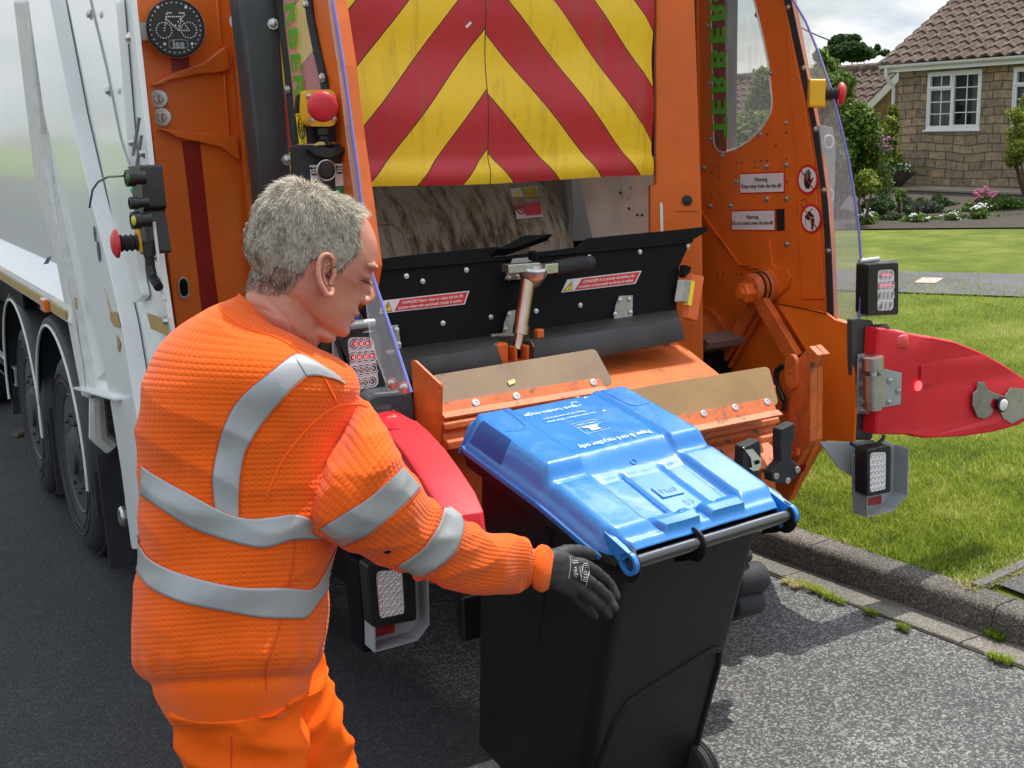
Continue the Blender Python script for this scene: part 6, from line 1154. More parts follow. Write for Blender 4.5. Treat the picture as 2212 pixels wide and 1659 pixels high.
g = MB(); g.prism(rounded(ze([(145, 1215), (175, 1205), (255, 1200), (275, 1215), (520, 1190), (535, 1700), (560, 2300), (160, 2300), (158, 1600)], y=YB+.02), .01), (0, .09, 0)); ctl = g.build('operator_panel', bm_, lorry, smooth=0, bevel=.005)
g = MB(); g.prism(ze([(190, 1235), (505, 1220), (500, 1260), (380, 1320), (230, 1290)], y=YB+.018), (0, -.03, .0)); g.build('panel_hood', BLACKP, ctl, smooth=0, bevel=.006)
g = MB(); g.prism(ze([(225, 1372), (300, 1368), (310, 1500), (238, 1505)], y=YB+.017), (0, -.001, 0)); g.prism(ze([(425, 1360), (498, 1356), (518, 1600), (445, 1605)], y=YB+.017), (0, -.001, 0)); lb = g.build('panel_labels', WHS, ctl, smooth=0)
g = MB()
for a, b in (((232, 1396), (285, 1393)), ((440, 1386), (495, 1383))):
    p, q = ze([a, b], y=YB+.0145); g.tube([p, q], .0016, 5); g.prism([p+Vector((-.004, 0, 0)), p+Vector((.006, 0, .006)), p+Vector((.006, 0, -.006))], (0, -.001, 0))
for x0, y0 in ((240, 1420), (450, 1408)): q = ze([(x0, y0), (x0+45, y0-2), (x0+46, y0+22), (x0+1, y0+24)], y=YB+.0145); g.tube(q+[q[0]], .0011, 4, cap=False); q = ze([(x0+5, y0+30), (x0+40, y0+28)], y=YB+.0145); g.tube(q, .002, 4)
g.build('lorry_pictogram', BLKS, lb, smooth=0)
g = MB(); g.prism(ze([(442, 1545), (514, 1540), (518, 1600), (446, 1606)], y=YB+.0145), (0, -.001, 0)); g.build('green_patch', mat('green_sticker', (.02, .22, .08), .5), lb, smooth=0)
g = MB(); kc = W(705, 368, y=YB-.01); g.lathe(kc, nb_, [(.026, -.03), (.026, .004), (.022, .008), (0, .009)], 28); kn = g.build('selector_knob', BLACKP, ctl)
g = MB(); g.tube([kc+Vector((.031*math.cos(t), 0, .031*math.sin(t)))+nb_*.002 for t in np.linspace(0, 2*math.pi, 33)], .0028, 6, cap=False); g.build('silver_ring', STEEL, kn)
# blue label and cable bits beside the lamp
g = MB(); g.prism([W(x, y, y=3.62) for x, y in ((762, 668), (775, 664), (776, 694), (762, 700))], (0, .004, 0)); g.build('blue_label', mat('blue_label', (.02, .08, .42), .5), lorry, smooth=0)
g = MB()
for i in range(30):
    t = i/29; p = W(690+28*t-10*math.sin(t*3), 735+75*t, y=3.66); g.cyl(p, p+Vector((.002, 0, -.004)), .013 if i % 2 else .010, n=10)
g.build('cable_conduit', BLACKP, lorry, smooth=0)
# right emergency stop, facing away to the right
Y2 = 3.60; c_ = W(1816, 203, y=Y2); axr = Vector((.78, -.62, -.05)).normalized(); u_ = Vector((0, 0, 1)).cross(axr).normalized()
g = MB(); yb = [c_-axr*.065+u_*a+Vector((0, 0, b)) for a, b in ((-.05, -.055), (.05, -.055), (.05, .055), (-.05, .055))]; g.prism(rounded(yb, .012), -axr*.06); es2 = g.build('emergency_stop', YELP, lorry, smooth=0, bevel=.006)
g = MB(); g.lathe(c_-axr*.06, axr, [(.026 if i % 2 else .021, .0075*i) for i in range(9)], 18); g.build('bellows', RUBBER, es2)
g = MB(); g.lathe(c_, axr, [(.02, -.014), (.044, -.008), (.0465, 0), (.044, .008), (.034, .016), (0, .022)], 40); g.build('red_button', REDB, es2, smooth=50)
g = MB(); g.prism([W(x, y, y=3.72) for x, y in ((1772, 270), (1800, 275), (1806, 330), (1800, 520), (1780, 520), (1776, 400))], (0, .04, 0)); pr_ = g.build('operator_panel', mat('grey_panel', (.30, .31, .33), .5), lorry, smooth=0, bevel=.004)
g = MB()
for y in (306, 422): g.tube([W(1790+10*math.cos(t), y+14*math.sin(t), y=3.69) for t in np.linspace(0, 2*math.pi, 21)], .004, 6, cap=False)
g.build('ring_rims', WHS, pr_)
# ---- red side horns (folding reflector wings)
hp = [(1903, 712), (1916, 711), (1985, 726), (2000, 728), (2010, 728), (2060, 738), (2120, 762), (2170, 790), (2215, 820), (2235, 845), (2236, 880), (2225, 905), (2200, 920), (2150, 934), (2080, 945), (2000, 949), (1975, 946), (1968, 942), (1897, 942), (1900, 860), (1898, 800)]
HY = 3.32; prof = [W(x, y, y=HY) for x, y in hp]; org = Vector((3.60, HY, 1.0))
def horn(T, lab, tipm, mir=False):
    """T maps local (along, across, up) to the world"""
    e = MB(); P = [(p.x-org.x, p.z-org.z) for p in prof]; n = len(P); c = (sum(a for a, b in P)/n, sum(b for a, b in P)/n)
    rings = []
    for k, d in ((.955, -.075), (.985, -.070), (1.0, -.055), (1.0, .055), (.985, .070), (.955, .075)): rings.append([T(c[0]+(a-c[0])*k, d, c[1]+(b-c[1])*(k if k == 1 else k)) for a, b in P])
    vs = [v for r in rings for v in r]; fs = [(j*n+i, j*n+(i+1) % n, (j+1)*n+(i+1) % n, (j+1)*n+i) for j in range(5) for i in range(n)]; e.add(vs, fs)
    for r, s_ in ((0, 1), (5, -1)): tri = geometry.tessellate_polygon([rings[r]]); e.add(rings[r], [tuple(t) for t in tri])
    o = e.build('side_horn', REDP, lorry, smooth=30, bevel=.008)
    q = lambda a, b, d=.0755: T(a, -d, b)
    e = MB(); fl_ = [(.16, .06), (.30, .13), (.52, .10), (.74, .0), (.80, -.10)]; 
    e.prism([q(*p) for p in ((.235, .01), (.315, .01), (.315, -.075), (.235, -.075))], T(0, -.006, 0)-T(0, 0, 0)); e.build('recess_panel', REDP, o, smooth=30, bevel=.004)
    e = MB(); e.prism([q(a, b, .0765+.004) for a, b in ((.0, .03), (.13, -.01), (.13, -.14), (.0, -.14))], T(0, -.008, 0)-T(0, 0, 0)); pl = e.build('horn_hinge_leaf', LGREY, o, smooth=0, bevel=.002)
    e = MB()
    for a, b in ((.06, -.03), (.11, -.08), (.06, -.12)): e.bolt(q(a, b, .095), T(0, -1, 0)-T(0, 0, 0), .009, 0)
    e.build('horn_screws', STEEL, pl)
    e = MB(); e.prism([q(a, b, .0775) for a, b in tipm[0]], T(0, -.004, 0)-T(0, 0, 0)); tp = e.build('tip_plate', STEEL, o, smooth=0, bevel=.002); e = MB(); e.prism([q(a, b, .0785) for a, b in tipm[1]], T(0, -.012, 0)-T(0, 0, 0)); e.build('steel_clasp', STEEL_D, tp, smooth=0, bevel=.004)
    e = MB(); cc = q(*tipm[2], .082); ax_ = T(0, -1, 0)-T(0, 0, 0); e.lathe(cc, ax_, [(.030, 0), (.034, .006), (.034, .016), (.026, .018)], 24); rg = e.build('black_ring', BLACKP, tp); e = MB(); e.lathe(cc, ax_, [(.026, .0), (.026, .02), (.02, .024), (0, .025)], 24); e.build('white_lens', WHITEL, rg)
    e = MB(); cc = T(.02, 0, P[0][1]-.0); e.lathe(T(.055, 0, P[1][1]-.012), (0, 0, 1), [(.034, -.02), (.034, .012), (.030, .018), (0, .02)], 20); e.build('rubber_plug', BLACKP, o)
    e = MB(); e.lathe(T(.135, 0, P[2][1]-.006), (0, 0, 1), [(.06, -.03), (.06, .0), (.055, .014), (.035, .028), (0, .034)], 24); 
    m_ = mat('red_lens', (.65, .01, .02), .1, coat=1, var=.1, bump=.5, bscale=200); e.build('red_marker_lens', m_, o)
    e = MB(); e.lathe(q(.225, .045-.12, .0765), T(0, -1, 0)-T(0, 0, 0), [(.022, 0), (.020, .004), (0, .006)], 16); e.build('round_reflector', LEDR, o)  # reflector's shine painted as a glow, using the emitting LED material
    return o
fx = lambda x: W(x, 860, y=HY).x-org.x
def fz(x, y): p = W(x, y, y=HY); return (p.x-org.x, p.z-org.z)
zrp = lambda l: [fz(1404+.3652*x, 540+.3652*y) for x, y in l]
tipm = (zrp([(2090, 855), (2120, 815), (2212, 825), (2270, 870), (2275, 940), (2212, 985), (2130, 1028), (2080, 1000), (2060, 960)]), zrp([(1920, 778), (1960, 782), (1985, 830), (2020, 845), (2095, 870), (2060, 895), (2010, 880), (1995, 920), (2015, 950), (2000, 975), (1960, 1000), (1920, 990), (1890, 920), (1892, 850), (1915, 830)]), zrp([(2055, 912)])[0])
horn(lambda a, d, z: Vector((org.x+a+.010, HY+.06+d*(.55+.25*sm(.05, .35, a)), org.z+z)), None, tipm)
o0 = Vector((1.465, 3.36, 1.0)); hd = Vector((-.19, -.982, 0)); hc = Vector((.982, -.19, 0))
hp_ = R_(15)
def TL(a, d, z):
    d = d*(.50+.26*sm(.02, .30, a)); a, z = a*.90, z*(.86 if a < .3 else .80)
    return o0+hd*(a*math.cos(hp_)-z*math.sin(hp_)*.6)+hc*d+Vector((0, 0, z*math.cos(hp_)+a*math.sin(hp_)))
horn(TL, None, tipm)
g = MB(); g.boxv(TL(.06, -.082, -.08), hd*.40, Vector((0, 0, .09)), -hc*.006); g.build('yellow_strip', YELP, lorry, smooth=0)
# ================================================================ BIN
A0 = Vector((1.645, 2.285, .945))-AR*.034+AU*.032; th = R_(6.0); tilt = R_(13.0)
bx = Vector((math.cos(th), math.sin(th), 0)); bh = Vector((-math.sin(th), math.cos(th), 0)); BS = 1.01; by = bh*math.cos(tilt)+Vector((0, 0, 1))*math.sin(tilt); bz = bx.cross(by)
BWID = .60
def Bp(u, v, w): return A0+bx*(u*BS)+by*v+bz*w          # u across from the left handle end, v away from the handle, w up
wb = Bp(.3, .15, -.95); bin_ = thing('wheelie_bin', (wb.x, wb.y, 0), 'black wheeled bin with blue lid held by the worker at the back of the lorry', 'wheelie bin')
def plast_ex(t, b, g):
    l = t.links.new; n = N(t, 'ShaderNodeTexNoise', i_Scale=2.2, i_Detail=5.0, i_Roughness=.6); l(g.outputs['Position'], n.inputs['Vector']); mr = N(t, 'ShaderNodeMapRange'); mr.inputs['To Min'].default_value = .10; mr.inputs['To Max'].default_value = .34; l(n.outputs['Fac'], mr.inputs[0])
    sw = N(t, 'ShaderNodeTexNoise', i_Scale=5.0, i_Detail=9.0, i_Roughness=.7, i_Distortion=2.2); l(g.outputs['Position'], sw.inputs['Vector']); s2 = N(t, 'ShaderNodeMapRange'); s2.inputs['From Min'].default_value = .45; s2.inputs['From Max'].default_value = .7; s2.inputs['To Max'].default_value = .2; l(sw.outputs['Fac'], s2.inputs[0]); ad = N(t, 'ShaderNodeMath', operation='ADD'); l(mr.outputs[0], ad.inputs[0]); l(s2.outputs[0], ad.inputs[1]); l(ad.outputs[0], b.inputs['Roughness']); l(ad.outputs[0], b.inputs['Coat Roughness'])
    n2 = N(t, 'ShaderNodeTexNoise', i_Scale=9.0, i_Detail=3.0); l(g.outputs['Position'], n2.inputs['Vector']); bp = N(t, 'ShaderNodeBump', i_Strength=.25, i_Distance=.012); l(n2.outputs['Fac'], bp.inputs['Height']); l(bp.outputs[0], b.inputs['Normal'])
BLUE = mat('blue_lid_plastic', (.010, .185, .55), .25, var=.06, extra=plast_ex, spec=.7, coat=.45)
BINB = mat('black_bin_plastic', (.006, .0075, .008), .45, spec=.35, var=.2, vscale=5, bump=.15, bscale=260)
# body: tapering shell lofted from rounded rectangles
def rrect(u0, u1, v0, v1, w, r=.05, n=6):
    out = []
    for cu, cv, a0 in ((u1-r, v1-r, 0), (u0+r, v1-r, 90), (u0+r, v0+r, 180), (u1-r, v0+r, 270)):
        for i in range(n+1): a = R_(a0+90*i/n); out.append(Bp(cu+r*math.cos(a), cv+r*math.sin(a), w))
    return out
lv = []
for w in np.linspace(-1.0, -.075, 26):
    t = (w+.96)/.885; u0 = .06-.025*t; u1 = .54+.025*t; v0 = .05-.025*t; v1 = .56+.10*t; lv.append(rrect(u0, u1, v0, v1, w, .045))
lv.append(rrect(-.005, .585, .0, .685, -.07, .045)); lv.append(rrect(-.014, .590, -.005, .69, -.045, .045)); lv.append(rrect(-.010, .588, .0, .685, -.03, .045)); lv.append(rrect(.04, .56, .03, .655, -.03, .04)); lv.append(rrect(.05, .55, .04, .645, -.2, .04))
g = MB(); k = len(lv[0]); g.add([p for r in lv for p in r], [(j*k+i, j*k+(i+1) % k, (j+1)*k+(i+1) % k, (j+1)*k+i) for j in range(len(lv)-1) for i in range(k)]+[tuple(range(k))[::-1]]); body = g.build('body', BINB, bin_, smooth=40)
g = MB()   # raised arch panel on the rear face
def rear(u, w, o=0): t = (w+.96)/.885; return Bp(.06-.025*t+(.48+.05*t)*u, .05-.025*t-o, w)
ar = [(.06, -.95), (.10, -.72), (.16, -.60), (.24, -.545), (.40, -.52), (.84, -.47), (.90, -.48), (.92, -.53), (.90, -.95)]; pth = []
for i in range(len(ar)-1):
    for t in np.linspace(0, 1, 8)[:-1]: pth.append(rear(ar[i][0]+(ar[i+1][0]-ar[i][0])*t, ar[i][1]+(ar[i+1][1]-ar[i][1])*t, .001))
g.tube(pth, .009, 8); g.build('moulded_arch', BINB, bin_)
g = MB()   # side rib
g.tube([Bp(.035, .30, -.10), Bp(.08, .30, -.9)], .012, 8); g.build('side_rib', BINB, bin_)
# handle
g = MB(); h0, h1 = Bp(.015, -.035, -.022), Bp(.60, -.035, -.022); g.cyl(h0, h1, .017, n=24); hb = g.build('handle_bar', mat('glossy_black_tube', (.014, .014, .015), .18, spec=.8, coat=.6, var=.1), bin_, smooth=40)
g = MB()
for u in (.022, .245, .585):
    c_ = Bp(u, -.02, -.035); g.lathe(c_-bx*.005, bx, [(.04, 0), (.046, .002), (.046, .009), (.04, .011)], 28)
    g.prism([Bp(u-.005, -.05, -.05), Bp(u-.005, .03, -.03), Bp(u-.005, .04, -.12), Bp(u-.005, -.01, -.09)], bx*.011)
g.prism([Bp(.0, .0, -.045), Bp(.6, .0, -.045), Bp(.6, .035, -.03), Bp(.0, .035, -.03)], bz*-.012); g.build('handle_bracket', BINB, bin_, smooth=35, bevel=.002)
# wheels and axle
g = MB()
for u in (.05, .478): g.lathe(Bp(u, .04, -.915), bx, [(.045, .0), (.08, .0), (.092, .008), (.096, .02), (.092, .022), (.092, .026), (.096, .028), (.092, .032), (.092, .036), (.096, .038), (.092, .048), (.08, .056), (.045, .056)], 48)
g.build('wheels', RUBBER, bin_, smooth=30); g = MB(); g.cyl(Bp(.04, .04, -.915), Bp(.54, .04, -.915), .012, n=12); g.build('axle', BINB, bin_)
# lid: one moulded sheet with raised shoulders, a step and a sunk pan
LL = .715
def lidh(s, v):
    """s: -1..1 across, v: 0..1 away from the hinge"""
    a = abs(s); far = sm(.47, .51, v)
    h = .012+.022*sm(0, .5, v)
    rail = sm(.50, .555, a)*(1-sm(.88, .99, a))
    h += .047*rail*sm(.42, .50, v)*(1) + .018*rail*(1-sm(.40, .46, v))*sm(.04, .10, v)
    ctr = 1-sm(.50, .56, a); h += ctr*(.038*sm(.42, .53, v))
    pan = ctr*(1-sm(.38, .42, v))*sm(.075, .10, v)
    h += -.006*pan
    for g0 in (-.20, .26): h -= .012*math.exp(-((s-g0)/.022)**2)*pan                      # grooves
    h += .012*pan*(1-sm(.0, .02, a-.19 if s < .04 else a-.25))*(1-sm(.28, .30, v))*0
    bar = sm(.02, .03, v)*(1-sm(.105, .118, v))*(1-sm(.50, .53, a)); notch = sm(-.09, -.07, s-.0)*(1-sm(.06, .08, s)); h += .020*bar*(1-notch)
    h -= .03*sm(.955, 1.0, v)+.05*sm(.985, 1, v)*0
    h -= .035*sm(.93, 1.0, a)
    if v < .03: h -= .012*(1-sm(0, .03, v))
    h += .0012*math.sin(s*7+v*9)*(1-far)*ctr
    return h
def halfw(v):   # half width (m) of the lid along its length
    return .272+.038*sm(.0, .13, v)-.02*sm(.90, 1.0, v)**2
def lidpt(s, v, o=0):
    hw = halfw(v); u = .30+s*hw
    vv = v*LL-.018-.0*abs(s)
    return Bp(u, vv, lidh(s, v)+o)
g = MB(); NU, NV = 110, 130
g.grid(lambda i, j: lidpt(-1+2*i, j), NU, NV)
# skirt round the edge
edge = [lidpt(-1, j/NV) for j in range(NV+1)]+[lidpt(-1+2*i/NU, 1) for i in range(1, NU+1)]+[lidpt(1, 1-j/NV) for j in range(1, NV+1)]
cen = Bp(.30, .37, 0); k = len(edge); out = []
for p in edge: 
    d = p-cen; d = (d-bz*d.dot(bz)).normalized(); out += [p, p+d*.004-bz*.012, p+d*.012-bz*.014, p+d*.013-bz*.022, p+d*.010-bz*.030, p+d*.004-bz*.030]
g.add(out, [(i*6+j, i*6+j+1, (i+1)*6+j+1, (i+1)*6+j) for i in range(k-1) for j in range(5)])
lid = g.build('lid', BLUE, bin_, smooth=50); so = lid.modifiers.new('s', 'SOLIDIFY'); so.thickness = .004; so.offset = -1
# grip opening on the left shoulder, moulded ovals, hinge lugs
g = MB(); q = [lidpt(-.985, .93, .001), lidpt(-.985, .72, .001), lidpt(-.64, .705, .0016), lidpt(-.66, .92, .001)]
q = [lidpt(s, v, .0014) for s, v in ((-.955, .935), (-.965, .80), (-.955, .715), (-.93, .70), (-.90, .70), (-.89, .715), (-.895, .80), (-.90, .93))]
g = MB(); g.grid(lambda a, b: lidpt(-.985+.085*a, .715+(.22-.10*a*.3)*b, .0015), 12, 30); g.build('grip_recess', mat('grip_recess_shade', (.006, .07, .30), .4), lid, smooth=0)  # flat patch, lid blue darkened for the shade inside the grip
g = MB()
for sgn in (-1, 1):
    pth = [lidpt(sgn*s, v, .0005) for s, v in ((.60, .95), (.60, .85), (.62, .79), (.68, .765), (.76, .765), (.86, .775))]; g.tube(pth, .0022, 6)
g.tube([lidpt(-.20, v, .010) for v in np.linspace(.12, .40, 12)], .0016, 5)
g.build('moulded_lines', BLUE, lid)
for sgn, u_ in ((-1, .005), (1, .595)):
    g = MB(); e_ = [lidpt(sgn*.86, .05, .0), lidpt(sgn*.99, .12, -.005)]; c_ = Bp(u_, -.035, -.022)
    ring = [c_+by*(.030*math.cos(t))+bz*(.030*math.sin(t)) for t in np.linspace(0, 2*math.pi, 25)[:-1]]; hole = [c_+by*(.020*math.cos(t))+bz*(.020*math.sin(t)) for t in np.linspace(0, 2*math.pi, 25)[:-1]]; g.prism([ring, hole], bx*(.014*sgn*-1))
    a = Bp(u_, -.03, .008); g.prism([c_+by*-.004+bz*.028, c_+by*.028-bz*.010, c_+by*.09+bz*.005, c_+by*.10+bz*.040], bx*(.016*sgn*-1)); g.build('hinge_lug', BLUE, lid, smooth=35, bevel=.003)
# pressed marks and printed words
def on_lid(s, v): return lidpt(s, v, .0016)
def lid_frame(s, v): a = on_lid(s, v); du = (on_lid(s+.05, v)-on_lid(s-.05, v)).normalized(); dv = (on_lid(s, v+.01)-on_lid(s, v-.01)).normalized(); return a, du, dv
PRW = mat('pale_blue_print', (.50, .66, .80), .5, var=.15, vscale=60)
g = MB()
def lt(txt, s, v, w_, h_, off=.012): a, du, dv = lid_frame(s, v); q = MB(); q.text(txt, a, -du, -dv, h_, fit=w_, font_off=off, lift=.001); q.build('lid_lettering', PRW, lid, smooth=0)
lt('Paper & card recycling only', .02, .565, .265, .030, .02); lt('North Yorkshire recycles', -.16, .885, .19, .024, .015)
a, du, dv = lid_frame(.17, .90); g.tube([a+du*(.014*math.cos(t))+dv*(.014*math.sin(t)) for t in np.linspace(.5, 5.8, 18)], .002, 5)
lt('Please put out your bin by 6am', -.10, .83, .15, .013); lt('Use mixed recycling or rubbish please', -.06, .80, .18, .013)
g.build('arrow_ring', PRW, lid, smooth=0); g = MB(); a, du, dv = lid_frame(-.02, .70); bxs = [a+du*x*.045+dv*y*.034 for x, y in ((-1, -1), (1, -1), (1, 1), (-1, 1))]; g.tube(bxs+[bxs[0]], .0013, 5, cap=False); g.tube([a-du*.045+dv*.008, a+du*.045+dv*.008], .0010, 4)
g.prism([a+du*x+dv*y+bz*.001 for x, y in ((-.018, -.026), (.018, -.026), (.014, -.004), (-.014, -.004))], bz*.0005); g.prism([a+du*x+dv*y+bz*.001 for x, y in ((-.026, -.006), (.022, -.006), (.026, .002), (-.03, .003))], bz*.0005); g.text('PAPER CARD', a+dv*.020, -du, -dv, .012, fit=.07)
g.build('lid_symbol', PRW, lid, smooth=0)
g = MB(); a, du, dv = lid_frame(.03, .25); bxs = [a+du*x*.040+dv*y*.026-bz*.001 for x, y in ((-1, -1), (1, -1), (1, 1), (-1, 1))]; g.prism(rounded(bxs, .004), bz*.003)
g.text('(IPL)', a+bz*.003, -du, -dv, .026, fit=.056, font_off=.01, lift=.001); g.build('maker_mark', BLUE, lid, smooth=30); g = MB(); a2, du, dv = lid_frame(.10, .165); g.text('68', a2, -du, -dv, .034, font_off=-.005, lift=.0015)
g.build('number_mark', BLUE, lid, smooth=30); g = MB(); a3, du, dv = lid_frame(.02, .45); g.tube([a3+du*(.010*math.cos(t))+dv*(.008*math.sin(t)) for t in np.linspace(0, 2*math.pi, 18)], .002, 5, cap=False); g.build('moulding_ring', BLUE, lid, smooth=30)
g = MB()
for s, v in ((.33, .80), (.30, .955), (.36, .94), (.25, .96), (-.4, .9)): a, du, dv = lid_frame(s, v); g.prism([a+du*x+dv*y for x, y in ((-.008, -.004), (.008, -.002), (.003, .006))], bz*.0005)
g.build('bird_specks', WHITEL, lid, smooth=0)
# ================================================================ PERSON
from mathutils.bvhtree import BVHTree
def crom(K, n):
    """Catmull-Rom through the rows of K, n samples"""
    K = np.asarray(K, float); m_ = len(K); t = np.linspace(0, m_-1, n); i = np.clip(t.astype(int), 0, m_-2); f = (t-i)[:, None]
    g = lambda j: K[np.clip(j, 0, m_-1)]
    p0, p1, p2, p3 = g(i-1), g(i), g(i+1), g(i+2)
    return .5*((2*p1)+(-p0+p2)*f+(2*p0-5*p1+4*p2-p3)*f*f+(-p0+3*p1-3*p2+p3)*f**3)
def nz3(P, s, o=0.): 
    return np.array([noise.noise(Vector((a*s[0]+o, b*s[1]+o*.7, c*s[2]-o))) for a, b, c in P.reshape(-1, 3)]).reshape(P.shape[:-1])
def px_ring(a, b, d, v, w=None):
    """ring through two outline points of the photo at depth d; v = half thickness away from the eye"""
    A_, B_ = W(*a, d=d), W(*b, d=d); c = (A_+B_)/2; U = (B_-A_)/2; vd = (c-EYE).normalized(); V = (vd-U.normalized()*vd.dot(U.normalized())).normalized()
    return list(c)+list(U)+list(V*v)
class Loft:
    def __init__(s, rings, nt, nphi, p=2.0, vdir=None):
        K = crom(rings, nt); s.C, s.U, s.V = K[:, :3], K[:, 3:6], K[:, 6:9]; s.nt, s.np = nt, nphi
        if vdir is not None:
            vd = np.array(vdir); ln = np.linalg.norm(s.V, axis=1)[:, None]; s.V = vd[None]*ln
        ph = np.linspace(0, 2*np.pi, nphi, endpoint=False); cs, sn = np.cos(ph), np.sin(ph)
        cc = np.sign(cs)*np.abs(cs)**(2/p); ss = np.sign(sn)*np.abs(sn)**(2/p); s.ph = ph
        s.P = s.C[:, None]+s.U[:, None]*cc[None, :, None]+s.V[:, None]*ss[None, :, None]
        s.uv()
    def uv(s):
        du = np.linalg.norm(np.roll(s.P, -1, 1)-s.P, axis=2).mean(0); dv = np.linalg.norm(np.diff(s.C, axis=0), axis=1)
        u = np.concatenate([[0], np.cumsum(du)[:-1]]); v = np.concatenate([[0], np.cumsum(dv)]); s.uvs = np.stack(np.broadcast_arrays(u[None], v[:, None], 0*v[:, None]), 2)
    def normals(s):
        a = np.roll(s.P, -1, 1)-np.roll(s.P, 1, 1); b = np.gradient(s.P, axis=0); n = np.cross(a, b); n /= np.linalg.norm(n, axis=2)[..., None]+1e-9
        o = s.P-s.C[:, None]; sg_ = np.sign((n*o).sum(2).mean()); return n*sg_
    def push(s, amt): s.P = s.P+s.normals()*amt[..., None]
    def faces(s, off=0, cap0=False, cap1=False):
        i = np.arange(s.nt-1)[:, None]*s.np; j = np.arange(s.np)[None]; k = (j+1) % s.np
        return np.stack([i+j, i+k, i+s.np+k, i+s.np+j], 2).reshape(-1, 4)+off
def join_lofts(name, parts, mats, parent, midx=None):
    V = np.concatenate([l.P.reshape(-1, 3) for l in parts]); off = 0; F = []; MI = []
    for n_, l in enumerate(parts):
        F.append(l.faces(off)); MI += [l.mi]*len(F[-1]) if not hasattr(l, 'mrow') else list(np.repeat(l.mrow[:-1], l.np)); off += l.nt*l.np
    F = np.concatenate(F); o = np_mesh(name, V, F, mats[0], None, parent, smooth=True)
    for m_ in mats[1:]: o.data.materials.append(m_)
    o.data.polygons.foreach_set('material_index', np.array(MI, np.int32))
    at_ = o.data.attributes.new('uvm', 'FLOAT_VECTOR', 'POINT'); at_.data.foreach_set('vector', np.concatenate([l.uvs.reshape(-1, 3) for l in parts]).astype(np.float32).ravel())
    bm = bmesh.new(); bm.from_mesh(o.data); bmesh.ops.recalc_face_normals(bm, faces=bm.faces); bm.to_mesh(o.data); bm.free(); o.data.shade_smooth() if hasattr(o.data, 'shade_smooth') else None
    return o
def cloth_ex(kind, cell=.0105, depth=.0016, shade=.0):
    def ex(t, b, g):
        l = t.links.new; a = N(t, 'ShaderNodeAttribute', attribute_name='uvm'); sp = N(t, 'ShaderNodeSeparateXYZ'); l(a.outputs['Vector'], sp.inputs[0])
        def tri(src, s):
            m1 = N(t, 'ShaderNodeMath', operation='MULTIPLY'); m1.inputs[1].default_value = 3.14159/s; l(src, m1.inputs[0]); m2 = N(t, 'ShaderNodeMath', operation='SINE'); l(m1.outputs[0], m2.inputs[0]); m3 = N(t, 'ShaderNodeMath', operation='ABSOLUTE'); l(m2.outputs[0], m3.inputs[0]); return m3.outputs[0]
        if kind == 'waffle':
            mm = N(t, 'ShaderNodeMath', operation='MULTIPLY'); l(tri(sp.outputs[0], cell), mm.inputs[0]); l(tri(sp.outputs[1], cell), mm.inputs[1]); hgt = mm.outputs[0]
        else: hgt = tri(sp.outputs[0], cell*.4)
        fz_ = N(t, 'ShaderNodeTexNoise', i_Scale=600.0, i_Detail=3.0); l(g.outputs['Position'], fz_.inputs['Vector']); s = N(t, 'ShaderNodeMath', operation='MULTIPLY_ADD'); s.inputs[1].default_value = .35; l(fz_.outputs['Fac'], s.inputs[0]); l(hgt, s.inputs[2])
        bp = N(t, 'ShaderNodeBump', i_Strength=.9, i_Distance=depth); l(s.outputs[0], bp.inputs['Height']); l(bp.outputs[0], b.inputs['Normal'])
        b.inputs['Sheen Weight'].default_value = .15; b.inputs['Sheen Roughness'].default_value = .5
    return ex
HIVIS = mat('hi_vis_waffle_fleece', (.84, .115, .005), .8, var=.05, vscale=7, spec=.15, extra=cloth_ex('waffle'), dirt=((.30, .06, .01), .05, 55, 1))
HIRIB = mat('hi_vis_rib', (1.0, .135, .002), .8, var=.04, vscale=9, spec=.15, extra=cloth_ex('rib', depth=.0012))
HITR = mat('hi_vis_trousers', (.95, .125, .003), .7, var=.12, vscale=5, spec=.2, bump=.3, bscale=500, dirt=((.35, .10, .03), .16, 7, 1))
TAPE = mat('reflective_tape', (.36, .37, .38), .42, metal=.25, var=.10, vscale=9, bump=.25, bscale=30)
SEAM = mat('orange_seam', (.62, .06, .002), .8, var=.1)
SKIN = None
def skin_ex(t, b, g):
    l = t.links.new; n = N(t, 'ShaderNodeTexNoise', i_Scale=16.0, i_Detail=6.0, i_Roughness=.65); l(g.outputs['Position'], n.inputs['Vector'])
    r = N(t, 'ShaderNodeValToRGB'); e = r.color_ramp.elements; e[0].position = .32; e[0].color = (.48, .175, .12, 1); e[1].position = .70; e[1].color = (.60, .275, .195, 1); l(n.outputs['Fac'], r.inputs[0]); l(r.outputs[0], b.inputs['Base Color'])
    b.inputs['Subsurface Weight'].default_value = .12; b.inputs['Subsurface Radius'].default_value = (.012, .005, .003); b.inputs['Subsurface Scale'].default_value = .5
    n2 = N(t, 'ShaderNodeTexNoise', i_Scale=240.0, i_Detail=4.0); l(g.outputs['Position'], n2.inputs['Vector']); bp = N(t, 'ShaderNodeBump', i_Strength=.35, i_Distance=.0015); l(n2.outputs['Fac'], bp.inputs['Height']); l(bp.outputs[0], b.inputs['Normal'])
SKIN = mat('skin', (.55, .27, .2), .48, extra=skin_ex, spec=.4)
pc = W(500, 1500, d=2.3); man = thing('person', (pc.x, pc.y, 0), 'worker with short grey hair in orange hi-vis sweatshirt and black gloves reaching for the bin', 'person')
DT = 2.32
